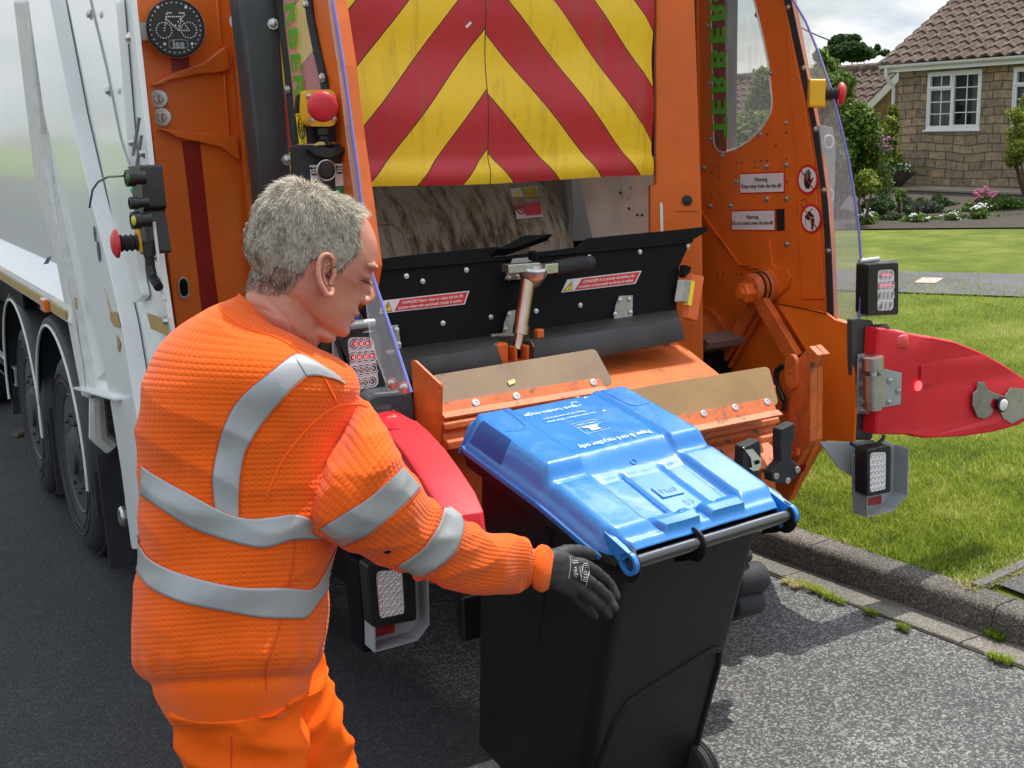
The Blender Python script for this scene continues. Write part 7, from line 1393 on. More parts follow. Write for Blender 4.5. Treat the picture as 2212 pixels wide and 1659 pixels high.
# --- sweatshirt torso
TR = [((380, 1566), (640, 1550), DT, .142), ((356, 1528), (656, 1512), DT, .152), ((322, 1458), (676, 1440), DT, .168), ((306, 1400), (690, 1380), DT, .178), ((300, 1300), (703, 1280), DT, .182), ((300, 1215), (714, 1192), DT, .182), ((306, 1130), (722, 1112), DT, .182),
      ((305, 1045), (735, 1030), DT, .185), ((313, 960), (745, 955), DT, .19), ((320, 885), (765, 895), DT, .195), ((332, 822), (775, 842), DT, .195), ((356, 764), (762, 806), DT, .18), ((402, 712), (735, 785), DT, .145), ((452, 672), (700, 768), DT, .11), ((490, 655), (676, 762), DT, .085), ((512, 641), (664, 757), DT, .070), ((516, 634), (668, 748), DT, .066)]
to = Loft([px_ring(*r) for r in TR], 330, 420, 2.15)
tt = np.linspace(0, 1, to.nt)[:, None]*np.ones((1, to.np))
P = to.P
def ridge(x, k=1): return 1-np.abs(x)*2*k
fold = nz3(P, (5.5, 5.5, 9.), 3.)*.007+(.25-np.abs(nz3(P, (6, 6, 11), 9.)))*.013+nz3(P, (2.2, 2.2, 3), 1.)*.012
# bent back creases: diagonal folds at the waist, running towards the arm
dg = P[..., 2]*1.0-(P[..., 0]-pc.x)*.75; wfold = np.sin(dg*34+nz3(P, (3, 3, 3), 5.)*4)*np.exp(-((tt-.30)/.16)**2)*.0048
env = np.clip((tt-.10)/.06, 0, 1)*np.clip((.93-tt)/.06, 0, 1)
to.push((fold+wfold)*env)
bulge = np.exp(-((tt-.155)/.035)**2)*.005*(1+.5*np.sin(to.ph*17+nz3(P, (6, 6, 6))*5)); to.push(bulge)
to.push(-.006*np.exp(-((tt-.105)/.012)**2)); to.mrow = np.where((tt[:, 0] < .105) | (tt[:, 0] > .905), 1, 0)
# inner turn of the collar
# --- right sleeve
AS = [((755, 850), (600, 1085), 2.44, .085), ((798, 876), (625, 1118), 2.33, .095), ((832, 928), (668, 1150), 2.26, .097), ((868, 992), (727, 1176), 2.26, .095), ((903, 1044), (792, 1206), 2.31, .092), ((936, 1084), (862, 1234), 2.37, .088), ((968, 1094), (905, 1250), 2.42, .084), ((1003, 1120), (948, 1262), 2.47, .080), ((1062, 1148), (1018, 1280), 2.56, .076), ((1110, 1156), (1078, 1286), 2.62, .074), ((1142, 1164), (1118, 1279), 2.66, .066), ((1153, 1178), (1136, 1264), 2.675, .052), ((1166, 1176), (1150, 1268), 2.69, .050), ((1184, 1180), (1168, 1279), 2.71, .052), ((1197, 1196), (1186, 1272), 2.73, .045)]
ar_ = Loft([px_ring(*r) for r in AS], 300, 260, 2.1)
ta = np.linspace(0, 1, ar_.nt)[:, None]*np.ones((1, ar_.np)); Q = ar_.P
sfold = nz3(Q, (7, 7, 10), 4.)*.006+(.25-np.abs(nz3(Q, (9, 9, 17), 2.)))*.012
alng = ar_.uvs[..., 1]; wr_ = (1-2.2*np.abs(np.sin(.5*(alng*62+nz3(Q, (6, 6, 6), 8.)*5+2*np.sin(ar_.ph)))))*(np.exp(-((ta-.77)/.07)**2)*.0055+np.exp(-((ta-.42)/.07)**2)*.006+np.exp(-((ta-.2)/.1)**2)*.003)
ar_.push((sfold+wr_)*np.clip((.84-ta)/.03, 0, 1)); ar_.push(-.006*np.exp(-((ta-.845)/.012)**2)); ar_.mrow = np.where(ta[:, 0] > .85, 1, 0)
# --- left sleeve, mostly hidden
AL = [((640, 860), (560, 1040), 2.55, .09), ((760, 930), (650, 1080), 2.60, .085), ((880, 1050), (800, 1160), 2.70, .075), ((960, 1130), (905, 1220), 2.80, .065), ((1000, 1160), (965, 1235), 2.86, .05), ((1020, 1175), (990, 1240), 2.9, .042)]
al_ = Loft([px_ring(*r) for r in AL], 80, 80, 2.0); al_.push(nz3(al_.P, (8, 8, 12))*.006); al_.mrow = np.where(np.linspace(0, 1, 80) > .9, 1, 0)
sweat = join_lofts('sweatshirt', [to, ar_, al_], [HIVIS, HIRIB], man)
so = sweat.modifiers.new('s', 'SOLIDIFY'); so.thickness = .003; so.offset = -1
# --- ray helpers onto the sweatshirt
bvh = BVHTree.FromPolygons([tuple(v) for v in np.concatenate([to.P.reshape(-1, 3), ar_.P.reshape(-1, 3)])], [tuple(f) for f in np.concatenate([to.faces(0), ar_.faces(to.nt*to.np)])])
bvh_t = BVHTree.FromPolygons([tuple(v) for v in to.P.reshape(-1, 3)], [tuple(f) for f in to.faces(0)]); bvh_a = BVHTree.FromPolygons([tuple(v) for v in ar_.P.reshape(-1, 3)], [tuple(f) for f in ar_.faces(0)])
def hit(x, y, tree):
    d = (W(x, y, d=1)-EYE).normalized(); r = tree.ray_cast(EYE, d)
    if r[0] is None: return None
    n = r[1]; n = -n if n.dot(d) > 0 else n; return r[0], n
def tape(up, lo, tree, name='reflective_tape', nu=90, nv=10, off=.0022, extra_pts=None):
    U_ = crom(np.array(up), nu); L_ = crom(np.array(lo), nu); vs = []; ok = []
    for i in range(nu):
        for j in range(nv+1):
            f = j/nv; x, y = U_[i]*(1-f)+L_[i]*f; h = hit(x, y, tree)
            if h is None:
                cx_, cy_ = (500, y) if tree is bvh_t else (900, 1140); 
                for s in np.linspace(.01, .12, 12):
                    h = hit(x+(cx_-x)*s, y+(cy_-y)*s, tree)
                    if h: break
            if h is None: vs.append(Vector((0, 0, 0))); ok.append(False)
            else: vs.append(h[0]+h[1]*off); ok.append(True)
    k = nv+1; fs = [(i*k+j, i*k+j+1, (i+1)*k+j+1, (i+1)*k+j) for i in range(nu-1) for j in range(nv)]; fs = [f for f in fs if all(ok[q] for q in f) and max((vs[f[a]]-vs[f[a-1]]).length for a in range(4)) < .10]
    g = MB(); g.add(vs, fs); o = g.build(name, TAPE, sweat, smooth=0, recalc=False); o.data.shade_smooth(); so = o.modifiers.new('s', 'SOLIDIFY'); so.thickness = .0012; so.offset = 1
    s = MB()
    for side in (0, nv):
        run = []
        for i in range(nu):
            if ok[i*k+side] and (not run or (vs[i*k+side]-run[-1]).length < .05): run.append(vs[i*k+side])
            else:
                if len(run) > 3: s.tube(run, .0011, 4)
                run = []
        if len(run) > 3: s.tube(run, .0011, 4)
    s.build('stitching', SEAM, o); return o
tape([(308, 1006), (343, 1030), (387, 1055), (427, 1077), (464, 1097), (500, 1112), (540, 1121), (590, 1117), (636, 1112), (690, 1128), (735, 1140)], [(305, 1068), (362, 1107), (416, 1140), (475, 1162), (520, 1175), (556, 1182), (585, 1180), (633, 1165), (680, 1164), (717, 1165), (738, 1166)], bvh_t)
tape([(291, 1155), (305, 1180), (326, 1207), (373, 1232), (450, 1256), (527, 1269), (615, 1269), (672, 1272), (696, 1243), (712, 1212), (727, 1180)], [(290, 1222), (310, 1252), (337, 1276), (399, 1302), (491, 1320), (564, 1333), (625, 1336), (660, 1333), (682, 1306), (705, 1275), (724, 1245)], bvh_t)
tape([(645, 768), (631, 768), (552, 828), (508, 872), (482, 924), (468, 975), (459, 1026), (460, 1065), (464, 1100)], [(672, 812), (662, 814), (622, 850), (581, 898), (552, 938), (530, 980), (520, 1030), (517, 1075), (517, 1122)], bvh_t)
tape([(633, 768), (658, 770), (700, 794), (722, 808), (742, 826)], [(662, 814), (682, 812), (706, 816), (728, 822), (744, 832)], bvh, nu=30)
tape([(869, 1008), (835, 1040), (790, 1078), (740, 1110), (690, 1142)], [(908, 1054), (880, 1085), (840, 1120), (795, 1155), (742, 1180)], bvh_a, nu=60)
tape([(960, 1086), (955, 1110), (940, 1145), (910, 1185), (856, 1223)], [(1003, 1119), (1000, 1150), (985, 1190), (955, 1220), (908, 1248)], bvh_a, nu=60)
def seam(pl, tree, r=.0022, m_=None, par=None, name='seam'):
    K = crom(np.array(pl), 60); run = []
    for x, y in K:
        h = hit(x, y, tree)
        if h and (not run or (h[0]-run[-1]).length < .05): run.append(h[0]+h[1]*.0005)
    if len(run) > 3: g = MB(); g.tube(run, r, 6); return g.build(name, m_ or HIRIB, par or sweat)
seam([(795, 880), (760, 872), (717, 883), (665, 924), (614, 989), (585, 1048), (576, 1072)], bvh, .0020); seam([(660, 770), (690, 800), (715, 845), (728, 872)], bvh, .0022)
seam([(638, 1165), (632, 1220), (622, 1270), (608, 1335), (592, 1390), (575, 1440), (575, 1490)], bvh_t, .0016, SEAM)
seam([(478, 668), (500, 690), (540, 712), (590, 727), (625, 745), (660, 775)], bvh_t, .002)
h_ = hit(837, 1192, bvh_a)
if h_: g = MB(); g.ball(h_[0], .007, 8, 0, (1, 1, .5)); g.build('dirt_mark', BLACKM, sweat)
# --- trousers
hn = W(512, 1508, d=2.31); hf = W(590, 1480, d=2.45)
vr = np.array(AR); vf = np.array(Vector((AF.x, AF.y, 0)).normalized()); vrh = np.array(Vector((AR.x, AR.y, 0)).normalized())
def wr3(c, a, b): return list(c)+list(vrh*a)+list(vf*b)
def leg(h, knee, ank, r):
    h, knee, ank = Vector(h), Vector(knee), Vector(ank)
    return [wr3(h+Vector((0, 0, .12)), r*.86, r*.86), wr3(h+Vector((0, 0, .02)), r*.97, r*.97), wr3(h, r, r), wr3(h.lerp(knee, .35), r*.90, r*.95), wr3(h.lerp(knee, .75), r*.68, r*.76), wr3(knee, r*.60, r*.66), wr3(knee.lerp(ank, .4), r*.62, r*.66), wr3(knee.lerp(ank, .8), r*.56, r*.6), wr3(ank, r*.58, r*.62), wr3(ank-Vector((0, 0, .02)), r*.5, r*.55)]
l1 = Loft(leg(hn, hn+Vector((.035, .02, -.46)), Vector((hn.x-.05, hn.y, .13)), .124), 160, 120, 2.1); l2 = Loft(leg(hf, hf+Vector((.16, .02, -.45)), Vector((hf.x+.22, hf.y+.03, .13)), .112), 160, 120, 2.1)
for q in (l1, l2):
    t_ = np.linspace(0, 1, q.nt)[:, None]; q.push(nz3(q.P, (9, 9, 5), 3.)*.012+(.25-np.abs(nz3(q.P, (7, 7, 13), 7.)))*.030+(.25-np.abs(nz3(q.P, (15, 15, 9), 2.)))*.012); q.mi = 0
tro = join_lofts('trousers', [l1, l2], [HITR], man)
bv_l = BVHTree.FromPolygons([tuple(v) for v in l1.P.reshape(-1, 3)], [tuple(f) for f in l1.faces(0)])
seam([(500, 1590), (500, 1620), (499, 1656)], bv_l, .0014, SEAM, tro, 'trouser_seam')
for k_, (lf, aa) in enumerate(((l1, 0), (l2, 1))):
    c_ = Vector(lf.C[-1]); g = MB(); fwd = Vector((.98, .1, 0)).normalized(); sd_ = Vector((-fwd.y, fwd.x, 0))
    g.grid(lambda u, v: c_+fwd*(-.09+.33*v)+sd_*(math.cos(u*2*math.pi)*.055*math.sin(math.pi*min(1, max(.02, v*.93+.04)))**.35)+Vector((0, 0, -.11+(.05+.055*(1-sm(.3, .75, v))*1.6+.012)*max(0, math.sin(u*2*math.pi)) if math.sin(u*2*math.pi) > 0 else -.12)), 24, 20, 0, True)
    g.build('boot', BLACKP, man, smooth=50)
# --- head
yaw, pit = R_(18), R_(20)
hr = AR*math.cos(yaw)+AF*math.sin(yaw); Fh = (hr*math.cos(pit)-AU*math.sin(pit)).normalized(); Uh = (hr*math.sin(pit)+AU*math.cos(pit)).normalized(); Sh = Fh.cross(Uh).normalized()
if Sh.dot(AF) > 0: Sh = -Sh                    # towards the camera: the side with the visible ear
DH = 2.30; HC = W(672, 560, d=DH)
KS = DH/2.28
def Hp(f, u, s=0): return HC+(Fh*f+Uh*u+Sh*s)*KS
HT = [(.126, .015, -.068, .014), (.1235, .038, -.082, .036), (.116, .060, -.094, .054), (.10, .084, -.108, .068), (.08, .102, -.118, .076), (.06, .113, -.126, .080), (.03, .119, -.128, .082), (.012, .117, -.127, .081), (-.005, .113, -.124, .079), (-.03, .112, -.116, .076), (-.05, .114, -.095, .073), (-.07, .115, -.070, .069), (-.085, .112, -.045, .063), (-.10, .110, -.01, .053), (-.112, .104, .03, .040), (-.120, .090, .055, .022)]
K = crom([list(r) for r in HT], 90); g = MB(); nph = 96; hv = []
for u, f1, b1, w_ in K:
    cf = b1+(f1-b1)*.46
    for j in range(nph):
        a = 2*math.pi*j/nph; c_, s_ = math.cos(a), math.sin(a)
        e1 = 2/2.35 if c_ > 0 and u > -.02 else (2/2.0)
        f = cf+((f1-cf) if c_ > 0 else (cf-b1))*math.copysign(abs(c_)**e1, c_); s = w_*math.copysign(abs(s_)**(2/2.2), s_)
        if c_ > 0 and u < -.01: s *= 1-.16*c_*min(1, (-u-.01)/.06)
        hv.append(Hp(f, u, s))
g.add(hv, [(i*nph+j, i*nph+(j+1) % nph, (i+1)*nph+(j+1) % nph, (i+1)*nph+j) for i in range(len(K)-1) for j in range(nph)]+[tuple(range(nph)), tuple(range((len(K)-1)*nph, len(K)*nph))])
# nose
npr = [(.122, .020, .007, .010), (.124, .004, .008, .012), (.132, -.012, .009, .014), (.139, -.024, .012, .017), (.138, -.034, .0145, .017), (.130, -.042, .014, .014), (.118, -.046, .010, .008)]
vs = []
for f, u, ws, dd in npr:
    for j in range(16): a = 2*math.pi*j/16; vs.append(Hp(f-.004+math.cos(a)*.5*dd-.004, u+.0*math.cos(a), ws*math.sin(a)))
g.add(vs, [(i*16+j, i*16+(j+1) % 16, (i+1)*16+(j+1) % 16, (i+1)*16+j) for i in range(6) for j in range(16)]+[tuple(range(16)), tuple(range(96, 112))])
def hb(f, u, s, r, sc=(1, 1, 1), n=14):   # blob in head axes
    k = n//2+1; vs = []
    for i in range(k+1):
        t = math.pi*i/k
        for j in range(n): p = 2*math.pi*j/n; vs.append(Hp(f+r*sc[0]*math.sin(t)*math.cos(p), u+r*sc[1]*math.cos(t), s+r*sc[2]*math.sin(t)*math.sin(p)))
    g.add(vs, [(i*n+j, (i+1)*n+j, (i+1)*n+(j+1) % n, i*n+(j+1) % n) for i in range(k) for j in range(n)])
for sg_ in (1, -1):
    hb(.122, -.037, .012*sg_, .0085, (1.2, .9, .8)); hb(.106, .004, .032*sg_, .0135, (.75, .8, 1.2)); hb(.112, .024, .030*sg_, .013, (.8, .55, 1.7)); hb(.122, -.039, .013*sg_, .008, (1.1, .8, .8))
hb(.114, -.0665, 0, .0085, (1, .65, 2.5)); hb(.110, -.0815, 0, .009, (1, .75, 2.3)); hb(.103, -.105, 0, .015, (.9, .9, 1.5)); hb(.111, -.012, 0, .02, (.6, 1.6, .6))
hb(.05, -.128, .0, .03, (1.6, .5, 1.1))            # soft under the chin
# neck and inner torso continue the same surface
nk = Loft([px_ring((552, 570), (705, 655), DH, .058), px_ring((541, 610), (700, 700), DH, .062), px_ring((531, 640), (688, 742), DH, .064), px_ring((510, 672), (676, 775), DT, .068), px_ring((430, 740), (730, 820), DT, .12), px_ring((390, 850), (700, 880), DT, .15), px_ring((370, 1050), (670, 1030), DT, .14), px_ring((370, 1280), (630, 1260), DT, .13), px_ring((410, 1450), (590, 1440), DT, .11)], 90, 48)
g.add([Vector(p) for p in nk.P.reshape(-1, 3)], [tuple(int(q) for q in f) for f in nk.faces(0)]+[tuple(range(48)), tuple(range(89*48, 90*48))])
for lf, shr in ((ar_, .75), (al_, .72), (l1, .72), (l2, .72)):
    ii = list(range(0, lf.nt, max(1, lf.nt//40))); jj = list(range(0, lf.np, max(1, lf.np//28))); vs = [Vector(lf.C[i]+(lf.P[i, j]-lf.C[i])*shr) for i in ii for j in jj]; a, b = len(ii), len(jj)
    g.add(vs, [(i*b+j, i*b+(j+1) % b, (i+1)*b+(j+1) % b, (i+1)*b+j) for i in range(a-1) for j in range(b)]+[tuple(range(b)), tuple(range((a-1)*b, a*b))])
def remesh(mb, name, vox, it, mt, parent, post=None):
    o = mb.build(name, mt, None, smooth=0); r = o.modifiers.new('r', 'REMESH'); r.mode = 'VOXEL'; r.voxel_size = vox; r.use_smooth_shade = True
    s = o.modifiers.new('s', 'SMOOTH'); s.factor = .5; s.iterations = it
    dg_ = bpy.context.evaluated_depsgraph_get(); dg_.update(); me = bpy.data.meshes.new_from_object(o.evaluated_get(dg_)); o.modifiers.clear(); o.data = me; me.name = name
    if not me.materials: me.materials.append(mt)
    n = len(me.vertices); co = np.empty(n*3, np.float32); me.vertices.foreach_get('co', co); no = np.empty(n*3, np.float32); me.vertices.foreach_get('normal', no); co = co.reshape(-1, 3); no = no.reshape(-1, 3)
    if post is not None: co = post(co.astype(float), no.astype(float)); me.vertices.foreach_set('co', co.astype(np.float32).ravel()); me.update()
    me.shade_smooth(); attach(o, parent); return o
def carve(co, no, path, depth, width):
    """press a crease along a polyline into the surface"""
    path = np.array([tuple(p) for p in path]); best = np.full(len(co), 9.); near = np.linalg.norm(co-path.mean(0), axis=1) < .25; c = co[near]; b = np.full(len(c), 9.)
    for a, d in zip(path[:-1], path[1:]):
        ab = d-a; t = np.clip(((c-a)@ab)/(ab@ab), 0, 1); b = np.minimum(b, np.linalg.norm(c-a-t[:, None]*ab, axis=1))
    best[near] = b; return co-no*(depth*np.exp(-(best/width)**2))[:, None]
def facepost(co, no):
    F_, U_, S_ = (np.array(v) for v in (Fh, Uh, Sh)); q = (co-np.array(HC))/KS; f, u, s = q@F_, q@U_, q@S_
    for sg_ in (1, -1):
        co = co-no*(.007*np.exp(-(((s-sg_*.034)/.016)**2+((u-.013)/.008)**2))*(f > .04))[:, None]      # under the brow
        co = co-no*(.003*np.exp(-(((s-sg_*.034)/.018)**2+((u+.009)/.005)**2))*(f > .04))[:, None]
        co = co-no*(.0022*np.exp(-(((s-sg_*(.020-.25*(u+.05)))/.004)**2+((u+.052)/.02)**2))*(f > .05))[:, None]        # cheek fold
        co = co-no*(.006*np.exp(-(((s-sg_*.0075)/.0035)**2+((f-.131)/.005)**2+((u+.044)/.006)**2)))[:, None]        # nostril
    co = co-no*(.0035*np.exp(-((u+.0745)/.0028)**2)*np.exp(-(s/.026)**2)*(f > .06))[:, None]           # mouth line
    near = lambda l: [W(x, y, d=DH-.065) for x, y in l]
    for l, dp, wd in (([(556, 632), (590, 660), (620, 690), (632, 715)], .0028, .004), ([(645, 645), (661, 690), (671, 740)], .003, .0038), ([(630, 660), (648, 695), (658, 735)], .0028, .0038), ([(540, 660), (570, 668), (600, 682)], .002, .0035)):
        pts3 = []
        for p in near(l):
            d_ = (p-EYE).normalized(); r = HB.ray_cast(EYE, d_); pts3.append(r[0] if r[0] else p)
        co = carve(co, no, pts3, dp, wd)
    co = co+no*(np.array([noise.noise(Vector(p)*26) for p in co]) *.0012)[:, None]
    return co
HB = BVHTree.FromPolygons([tuple(v) for v in g.v], [f for f in g.f])
bodym = remesh(g, 'body', .0034, 3, SKIN, man, facepost)
# ear
def earp(x, y, s): return Hp(*((.94*(x-672)-.325*(560-y))/.9515/1140, (.342*(x-672)+.894*(560-y))/.9515/1140), s)
def make_ear(sgn):
    e = MB(); s0 = .079*sgn; o = [(702, 583), (701, 570), (692, 561), (680, 563), (672, 577), (670, 598), (674, 618), (682, 634), (690, 645), (698, 642), (699, 630)]
    K_ = crom(np.array(o), 40); lift = np.sin(np.linspace(0, np.pi, 40))*.013+.006
    e.tube([earp(x, y, s0+sgn*l) for (x, y), l in zip(K_, lift)], [.0042]*8+[.0046]*22+[.0058]*6+[.0052]*4, 10)
    cen_ = earp(688, 602, s0+sgn*.002); n = len(K_); vs = [earp(x, y, s0+sgn*(l-.002)) for (x, y), l in zip(K_, lift)]+[cen_]+[earp(x, y, s0-sgn*.01) for (x, y) in K_]
    e.add(vs, [(i, i+1, n) for i in range(n-1)]+[(i, i+1, n+2+i, n+1+i) for i in range(n-1)])
    e.tube([earp(x, y, s0+sgn*.009) for x, y in ((694, 578), (685, 583), (681, 598), (683, 614), (689, 624))], .0032, 8)
    e.tube([earp(x, y, s0+sgn*.006) for x, y in ((704, 588), (704, 600), (700, 612), (696, 622))], .0048, 8)
    return e.build('ear', SKIN, man, smooth=70)
make_ear(1); make_ear(-1)
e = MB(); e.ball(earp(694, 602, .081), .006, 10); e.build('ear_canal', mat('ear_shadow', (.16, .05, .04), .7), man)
for s_ in (1, -1):   # lowered eyelids with lashes, eyebrows
    e = MB(); e.tube([Hp(.1165-.02*abs(t), -.0055-.004*t*t, s_*(.034+.014*t)) for t in np.linspace(-1, 1, 8)], .0014, 5)
    for t in np.linspace(-.9, .9, 14): p = Hp(.117-.02*abs(t), -.006, s_*(.034+.014*t)); e.tube([p, p+Fh*.005-Uh*.003, p+Fh*.008-Uh*.002], [.0005, .0004, .0001], 3)
    e.build('eyelashes', mat('dark_lash', (.05, .03, .02), .6), man)
    e = MB()
    for _ in range(160): t = random.uniform(-1, 1); p = Hp(.1165-.017*t*t-.006*(t+1)*.5, .026+random.uniform(-.003, .003)-.004*t*t, s_*(.032+.020*t)); e.tube([p-Fh*.003, p+Fh*.004+Sh*s_*random.uniform(0, .005)+Uh*random.uniform(-.001, .003), p+Fh*.006+Sh*s_*.006], [.0006, .0005, .0001], 3)
    e.build('eyebrow', mat('sandy_brow', (.38, .27, .17), .6), man)
# --- hair
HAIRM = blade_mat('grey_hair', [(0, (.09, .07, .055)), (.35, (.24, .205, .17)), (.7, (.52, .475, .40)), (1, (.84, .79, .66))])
HL = np.array([(545, 660), (528, 632), (534, 622), (569, 632), (600, 636), (622, 630), (642, 608), (661, 582), (668, 566), (690, 556), (704, 566), (711, 582), (734, 586), (752, 566), (768, 550), (776, 530), (773, 500), (770, 478), (774, 458), (790, 440), (800, 410), (760, 380), (500, 360), (480, 640)])
def inpoly(x, y, Pg):
    c = False; j = len(Pg)-1
    for i in range(len(Pg)):
        if (Pg[i][1] > y) != (Pg[j][1] > y) and x < (Pg[j][0]-Pg[i][0])*(y-Pg[i][1])/(Pg[j][1]-Pg[i][1])+Pg[i][0]: c = not c
        j = i
    return c
def proj(p):
    q = Vector(p)-EYE; z = q.dot(AF); return CX+FPX*q.dot(AR)/z, CY-FPX*q.dot(AU)/z
# scalp samples: on the head loft, mirrored to the near side for the hairline test
me = bodym.data; co = np.empty(len(me.vertices)*3, np.float32); me.vertices.foreach_get('co', co); co = co.reshape(-1, 3); no = np.empty(len(me.vertices)*3, np.float32); me.vertices.foreach_get('normal', no); no = no.reshape(-1, 3)
hc = np.array(HC); q = (co-hc)/KS; fu = np.stack([q@np.array(Fh), q@np.array(Uh), q@np.array(Sh)], 1); sel = np.where((np.linalg.norm(q, axis=1) < .19) & (fu[:, 1] > -.13))[0]
cand = []
for i in sel:
    f, u, s = fu[i]; x, y = proj(Hp(f, u, abs(s)))
    if inpoly(x, y, HL) and not (f > .05 and u < .05 and abs(s) < .06): cand.append(i)
cand = np.array(cand); NH = 46000; idx = RNG.choice(cand, NH); root = co[idx].astype(float)+RNG.normal(0, .0022, (NH, 3)); nn = no[idx].astype(float); fl = fu[idx]
wh = np.array(Hp(-.045, .118, .012)); away = root-wh; away -= nn*(away*nn).sum(1)[:, None]; away /= np.linalg.norm(away, axis=1)[:, None]+1e-6
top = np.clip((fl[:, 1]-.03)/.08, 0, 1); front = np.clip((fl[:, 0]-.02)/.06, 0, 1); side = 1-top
down = np.array([0, 0, -1.]); dn_ = down-nn*(nn@down)[:, None]
clump = np.array([[noise.noise(Vector(p)*46), noise.noise(Vector(p)*46+Vector((9, 0, 0))), noise.noise(Vector(p)*46+Vector((0, 9, 0)))] for p in root])
dirv = away*.75+dn_*(.5*side)[:, None]+nn*(.22+.06*top)[:, None]+clump*.6+RNG.normal(0, .13, (NH, 3))+np.array(Fh)*(front*top*.7)[:, None]; dirv /= np.linalg.norm(dirv, axis=1)[:, None]
ln = (.012+.007*top+.009*front*top)*RNG.uniform(.7, 1.25, NH)*np.where(fl[:, 1] < -.07, .55, 1)
w_ = .00045*RNG.uniform(.7, 1.3, NH); sdv = np.cross(dirv, RNG.normal(size=(NH, 3))); sdv /= np.linalg.norm(sdv, axis=1)[:, None]
curl = RNG.normal(0, .11, (NH, 3)); p1 = root+dirv*(ln*.5)[:, None]; d2_ = dirv+curl-nn*(.45*side)[:, None]+down*.15; d2_ /= np.linalg.norm(d2_, axis=1)[:, None]; p2 = p1+d2_*(ln*.5)[:, None]
p0 = root-nn*.002
VV = np.stack([p0-sdv*w_[:, None], p0+sdv*w_[:, None], p1+sdv*w_[:, None]*.9, p1-sdv*w_[:, None]*.9, p2], 1).reshape(-1, 3); ii = np.arange(NH)[:, None]*5
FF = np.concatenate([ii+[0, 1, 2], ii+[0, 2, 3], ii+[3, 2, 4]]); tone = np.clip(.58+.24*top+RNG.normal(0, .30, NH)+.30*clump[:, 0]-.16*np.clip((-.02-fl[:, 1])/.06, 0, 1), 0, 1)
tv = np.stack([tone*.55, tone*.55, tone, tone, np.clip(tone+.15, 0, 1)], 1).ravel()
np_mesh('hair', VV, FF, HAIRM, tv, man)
# scalp undercoat so that no skin shines between the strands on the sides
fset = set(int(i) for i in cand[(fu[cand, 1] < .118) & ((fu[cand, 1] > -.045) | ((fu[cand, 0] < -.06) & (fu[cand, 1] > -.075)))]); cap = []; 
for p in me.polygons:
    if all(v in fset for v in p.vertices): cap.append(tuple(p.vertices))
used = sorted({v for f in cap for v in f}); mp2 = {v: i for i, v in enumerate(used)}; g2 = MB(); g2.add([Vector(co[v])+Vector(no[v])*.0025 for v in used], [tuple(mp2[v] for v in f) for f in cap]); g2.build('hair_undercoat', mat('grey_undercoat', (.34, .30, .245), .9, var=.4, vscale=90), man, smooth=60)
# --- gloves
def glove(chains, palm, name, lab=None):
    g = MB(); lf = Loft([px_ring(*r) for r in palm], 24, 28, 2.3); g.add([Vector(p) for p in lf.P.reshape(-1, 3)], [tuple(int(q) for q in f) for f in lf.faces(0)]+[tuple(range(28)), tuple(range(23*28, 24*28))])
    for ch in chains:
        pts_ = [W(x, y, d=d) for x, y, d, r in ch]; rs = [r for *_, r in ch]; K_ = crom(np.array([list(p)+[r] for p, r in zip(pts_, rs)]), 22); g.tube([Vector(k[:3]) for k in K_], [float(k[3]) for k in K_], 14); g.ball(pts_[-1], rs[-1], 14)
        for j in range(1, len(pts_)-1): g.ball(pts_[j], rs[j]*1.07, 12)
    def post(co, no): return co+no*(np.array([noise.noise(Vector(p)*60) for p in co])*.0012)[:, None]
    return remesh(g, name, .0022, 4, GLOVE, man, post)
GLOVE = mat('black_coated_glove', (.022, .021, .021), .52, var=.2, vscale=25, bump=.4, bscale=350)
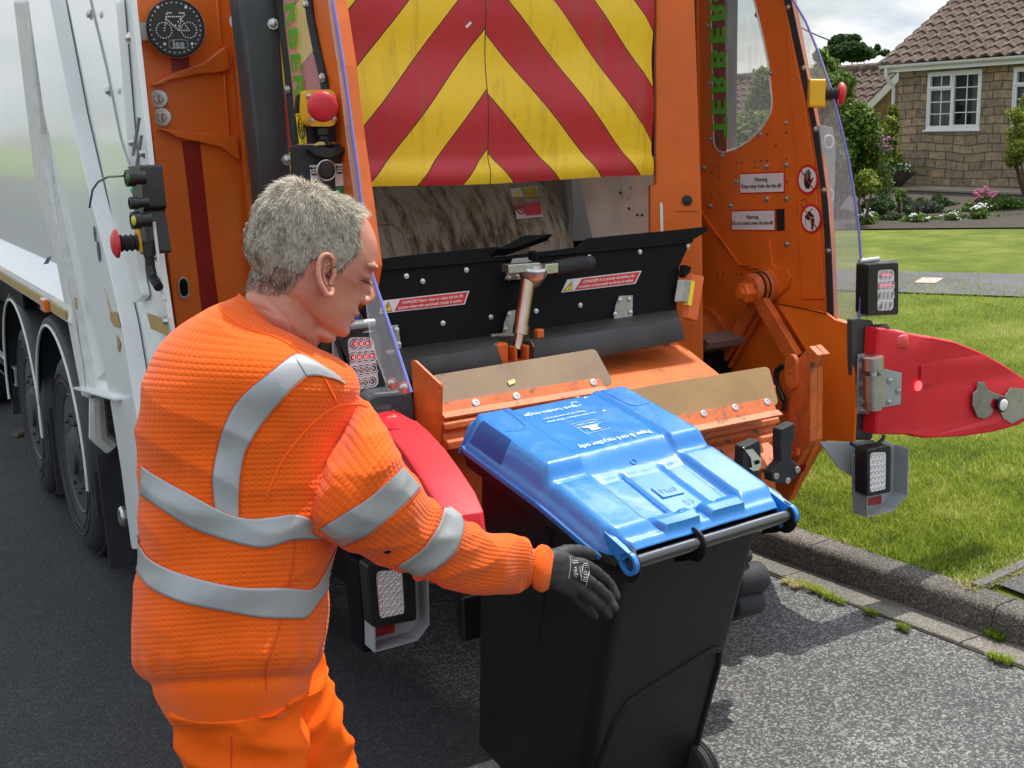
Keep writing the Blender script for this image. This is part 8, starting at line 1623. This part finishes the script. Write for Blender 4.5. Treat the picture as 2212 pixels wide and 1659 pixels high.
rg = glove([[(1232, 1216, 2.78, .016), (1262, 1222, 2.80, .0155), (1290, 1238, 2.84, .0145), (1316, 1262, 2.87, .0135), (1331, 1288, 2.87, .0112)],
            [(1230, 1236, 2.77, .017), (1262, 1250, 2.79, .016), (1288, 1268, 2.82, .015), (1312, 1290, 2.85, .0138), (1327, 1313, 2.85, .0115)],
            [(1228, 1256, 2.77, .0165), (1254, 1274, 2.79, .0155), (1276, 1292, 2.81, .0145), (1298, 1310, 2.84, .013), (1314, 1328, 2.85, .011)],
            [(1220, 1270, 2.79, .015), (1242, 1290, 2.82, .014), (1258, 1306, 2.85, .013), (1274, 1320, 2.87, .0118), (1284, 1331, 2.88, .0100)],
            [(1196, 1204, 2.78, .020), (1222, 1194, 2.82, .019), (1248, 1192, 2.87, .0165), (1268, 1195, 2.90, .0150), (1280, 1200, 2.92, .0128)]],
           [((1168, 1192), (1160, 1262), 2.72, .036), ((1190, 1186), (1182, 1268), 2.74, .038), ((1214, 1188), (1204, 1278), 2.76, .036), ((1240, 1202), (1226, 1288), 2.78, .030), ((1258, 1216), (1244, 1292), 2.79, .022)], 'glove')
glove([[(1030, 1195, 2.93, .015), (1050, 1205, 2.97, .014), (1066, 1216, 3.0, .012)], [(1028, 1208, 2.93, .015), (1048, 1219, 2.97, .014), (1063, 1229, 3.0, .012)], [(1024, 1222, 2.93, .014), (1042, 1232, 2.96, .013), (1056, 1240, 2.99, .011)], [(1018, 1232, 2.93, .012), (1034, 1242, 2.95, .011), (1045, 1249, 2.97, .010)], [(1015, 1188, 2.91, .016), (1034, 1184, 2.94, .014), (1048, 1187, 2.96, .012)]], [((1000, 1178), (985, 1238), 2.88, .032), ((1020, 1182), (1008, 1240), 2.91, .032), ((1038, 1190), (1026, 1240), 2.94, .02)], 'glove')
gm = rg.data; gv = BVHTree.FromPolygons([tuple(v.co) for v in gm.vertices], [tuple(p.vertices) for p in gm.polygons])
def on_glove(mb, lst, r=.0011):
    run = []
    for x, y in lst:
        d = (W(x, y, d=1)-EYE).normalized(); h = gv.ray_cast(EYE, d)
        if h[0]: run.append(h[0]-d*.0008)
    if len(run) > 1: mb.tube(run, r, 4)
g = MB(); zg = lambda l: [(1188+.1074*x, 1161+.1074*y) for x, y in l]
for l in ([(395, 370), (415, 480), (410, 600), (395, 720), (380, 830)], [(445, 430), (460, 520), (500, 520)], [(470, 460), (560, 470)], [(470, 500), (570, 510)], [(530, 600), (490, 610), (500, 640), (540, 640)], [(480, 660), (530, 660), (530, 700), (480, 700)], [(490, 740), (560, 740), (540, 800), (480, 760)], [(600, 580), (620, 780)], [(640, 560), (650, 700)], [(670, 560), (690, 520), (740, 520), (780, 580), (790, 680), (770, 780), (745, 880), (725, 975)], [(670, 560), (650, 680), (630, 800), (625, 850), (735, 890)], [(700, 570), (740, 560), (745, 600), (700, 610), (695, 650), (745, 660)], [(690, 690), (750, 700)], [(680, 740), (745, 750), (740, 830)], [(672, 800), (735, 810)], [(670, 840), (720, 850)]): on_glove(g, zg(l))
g.build('glove_print', mat('pale_print', (.42, .42, .40), .6), rg)
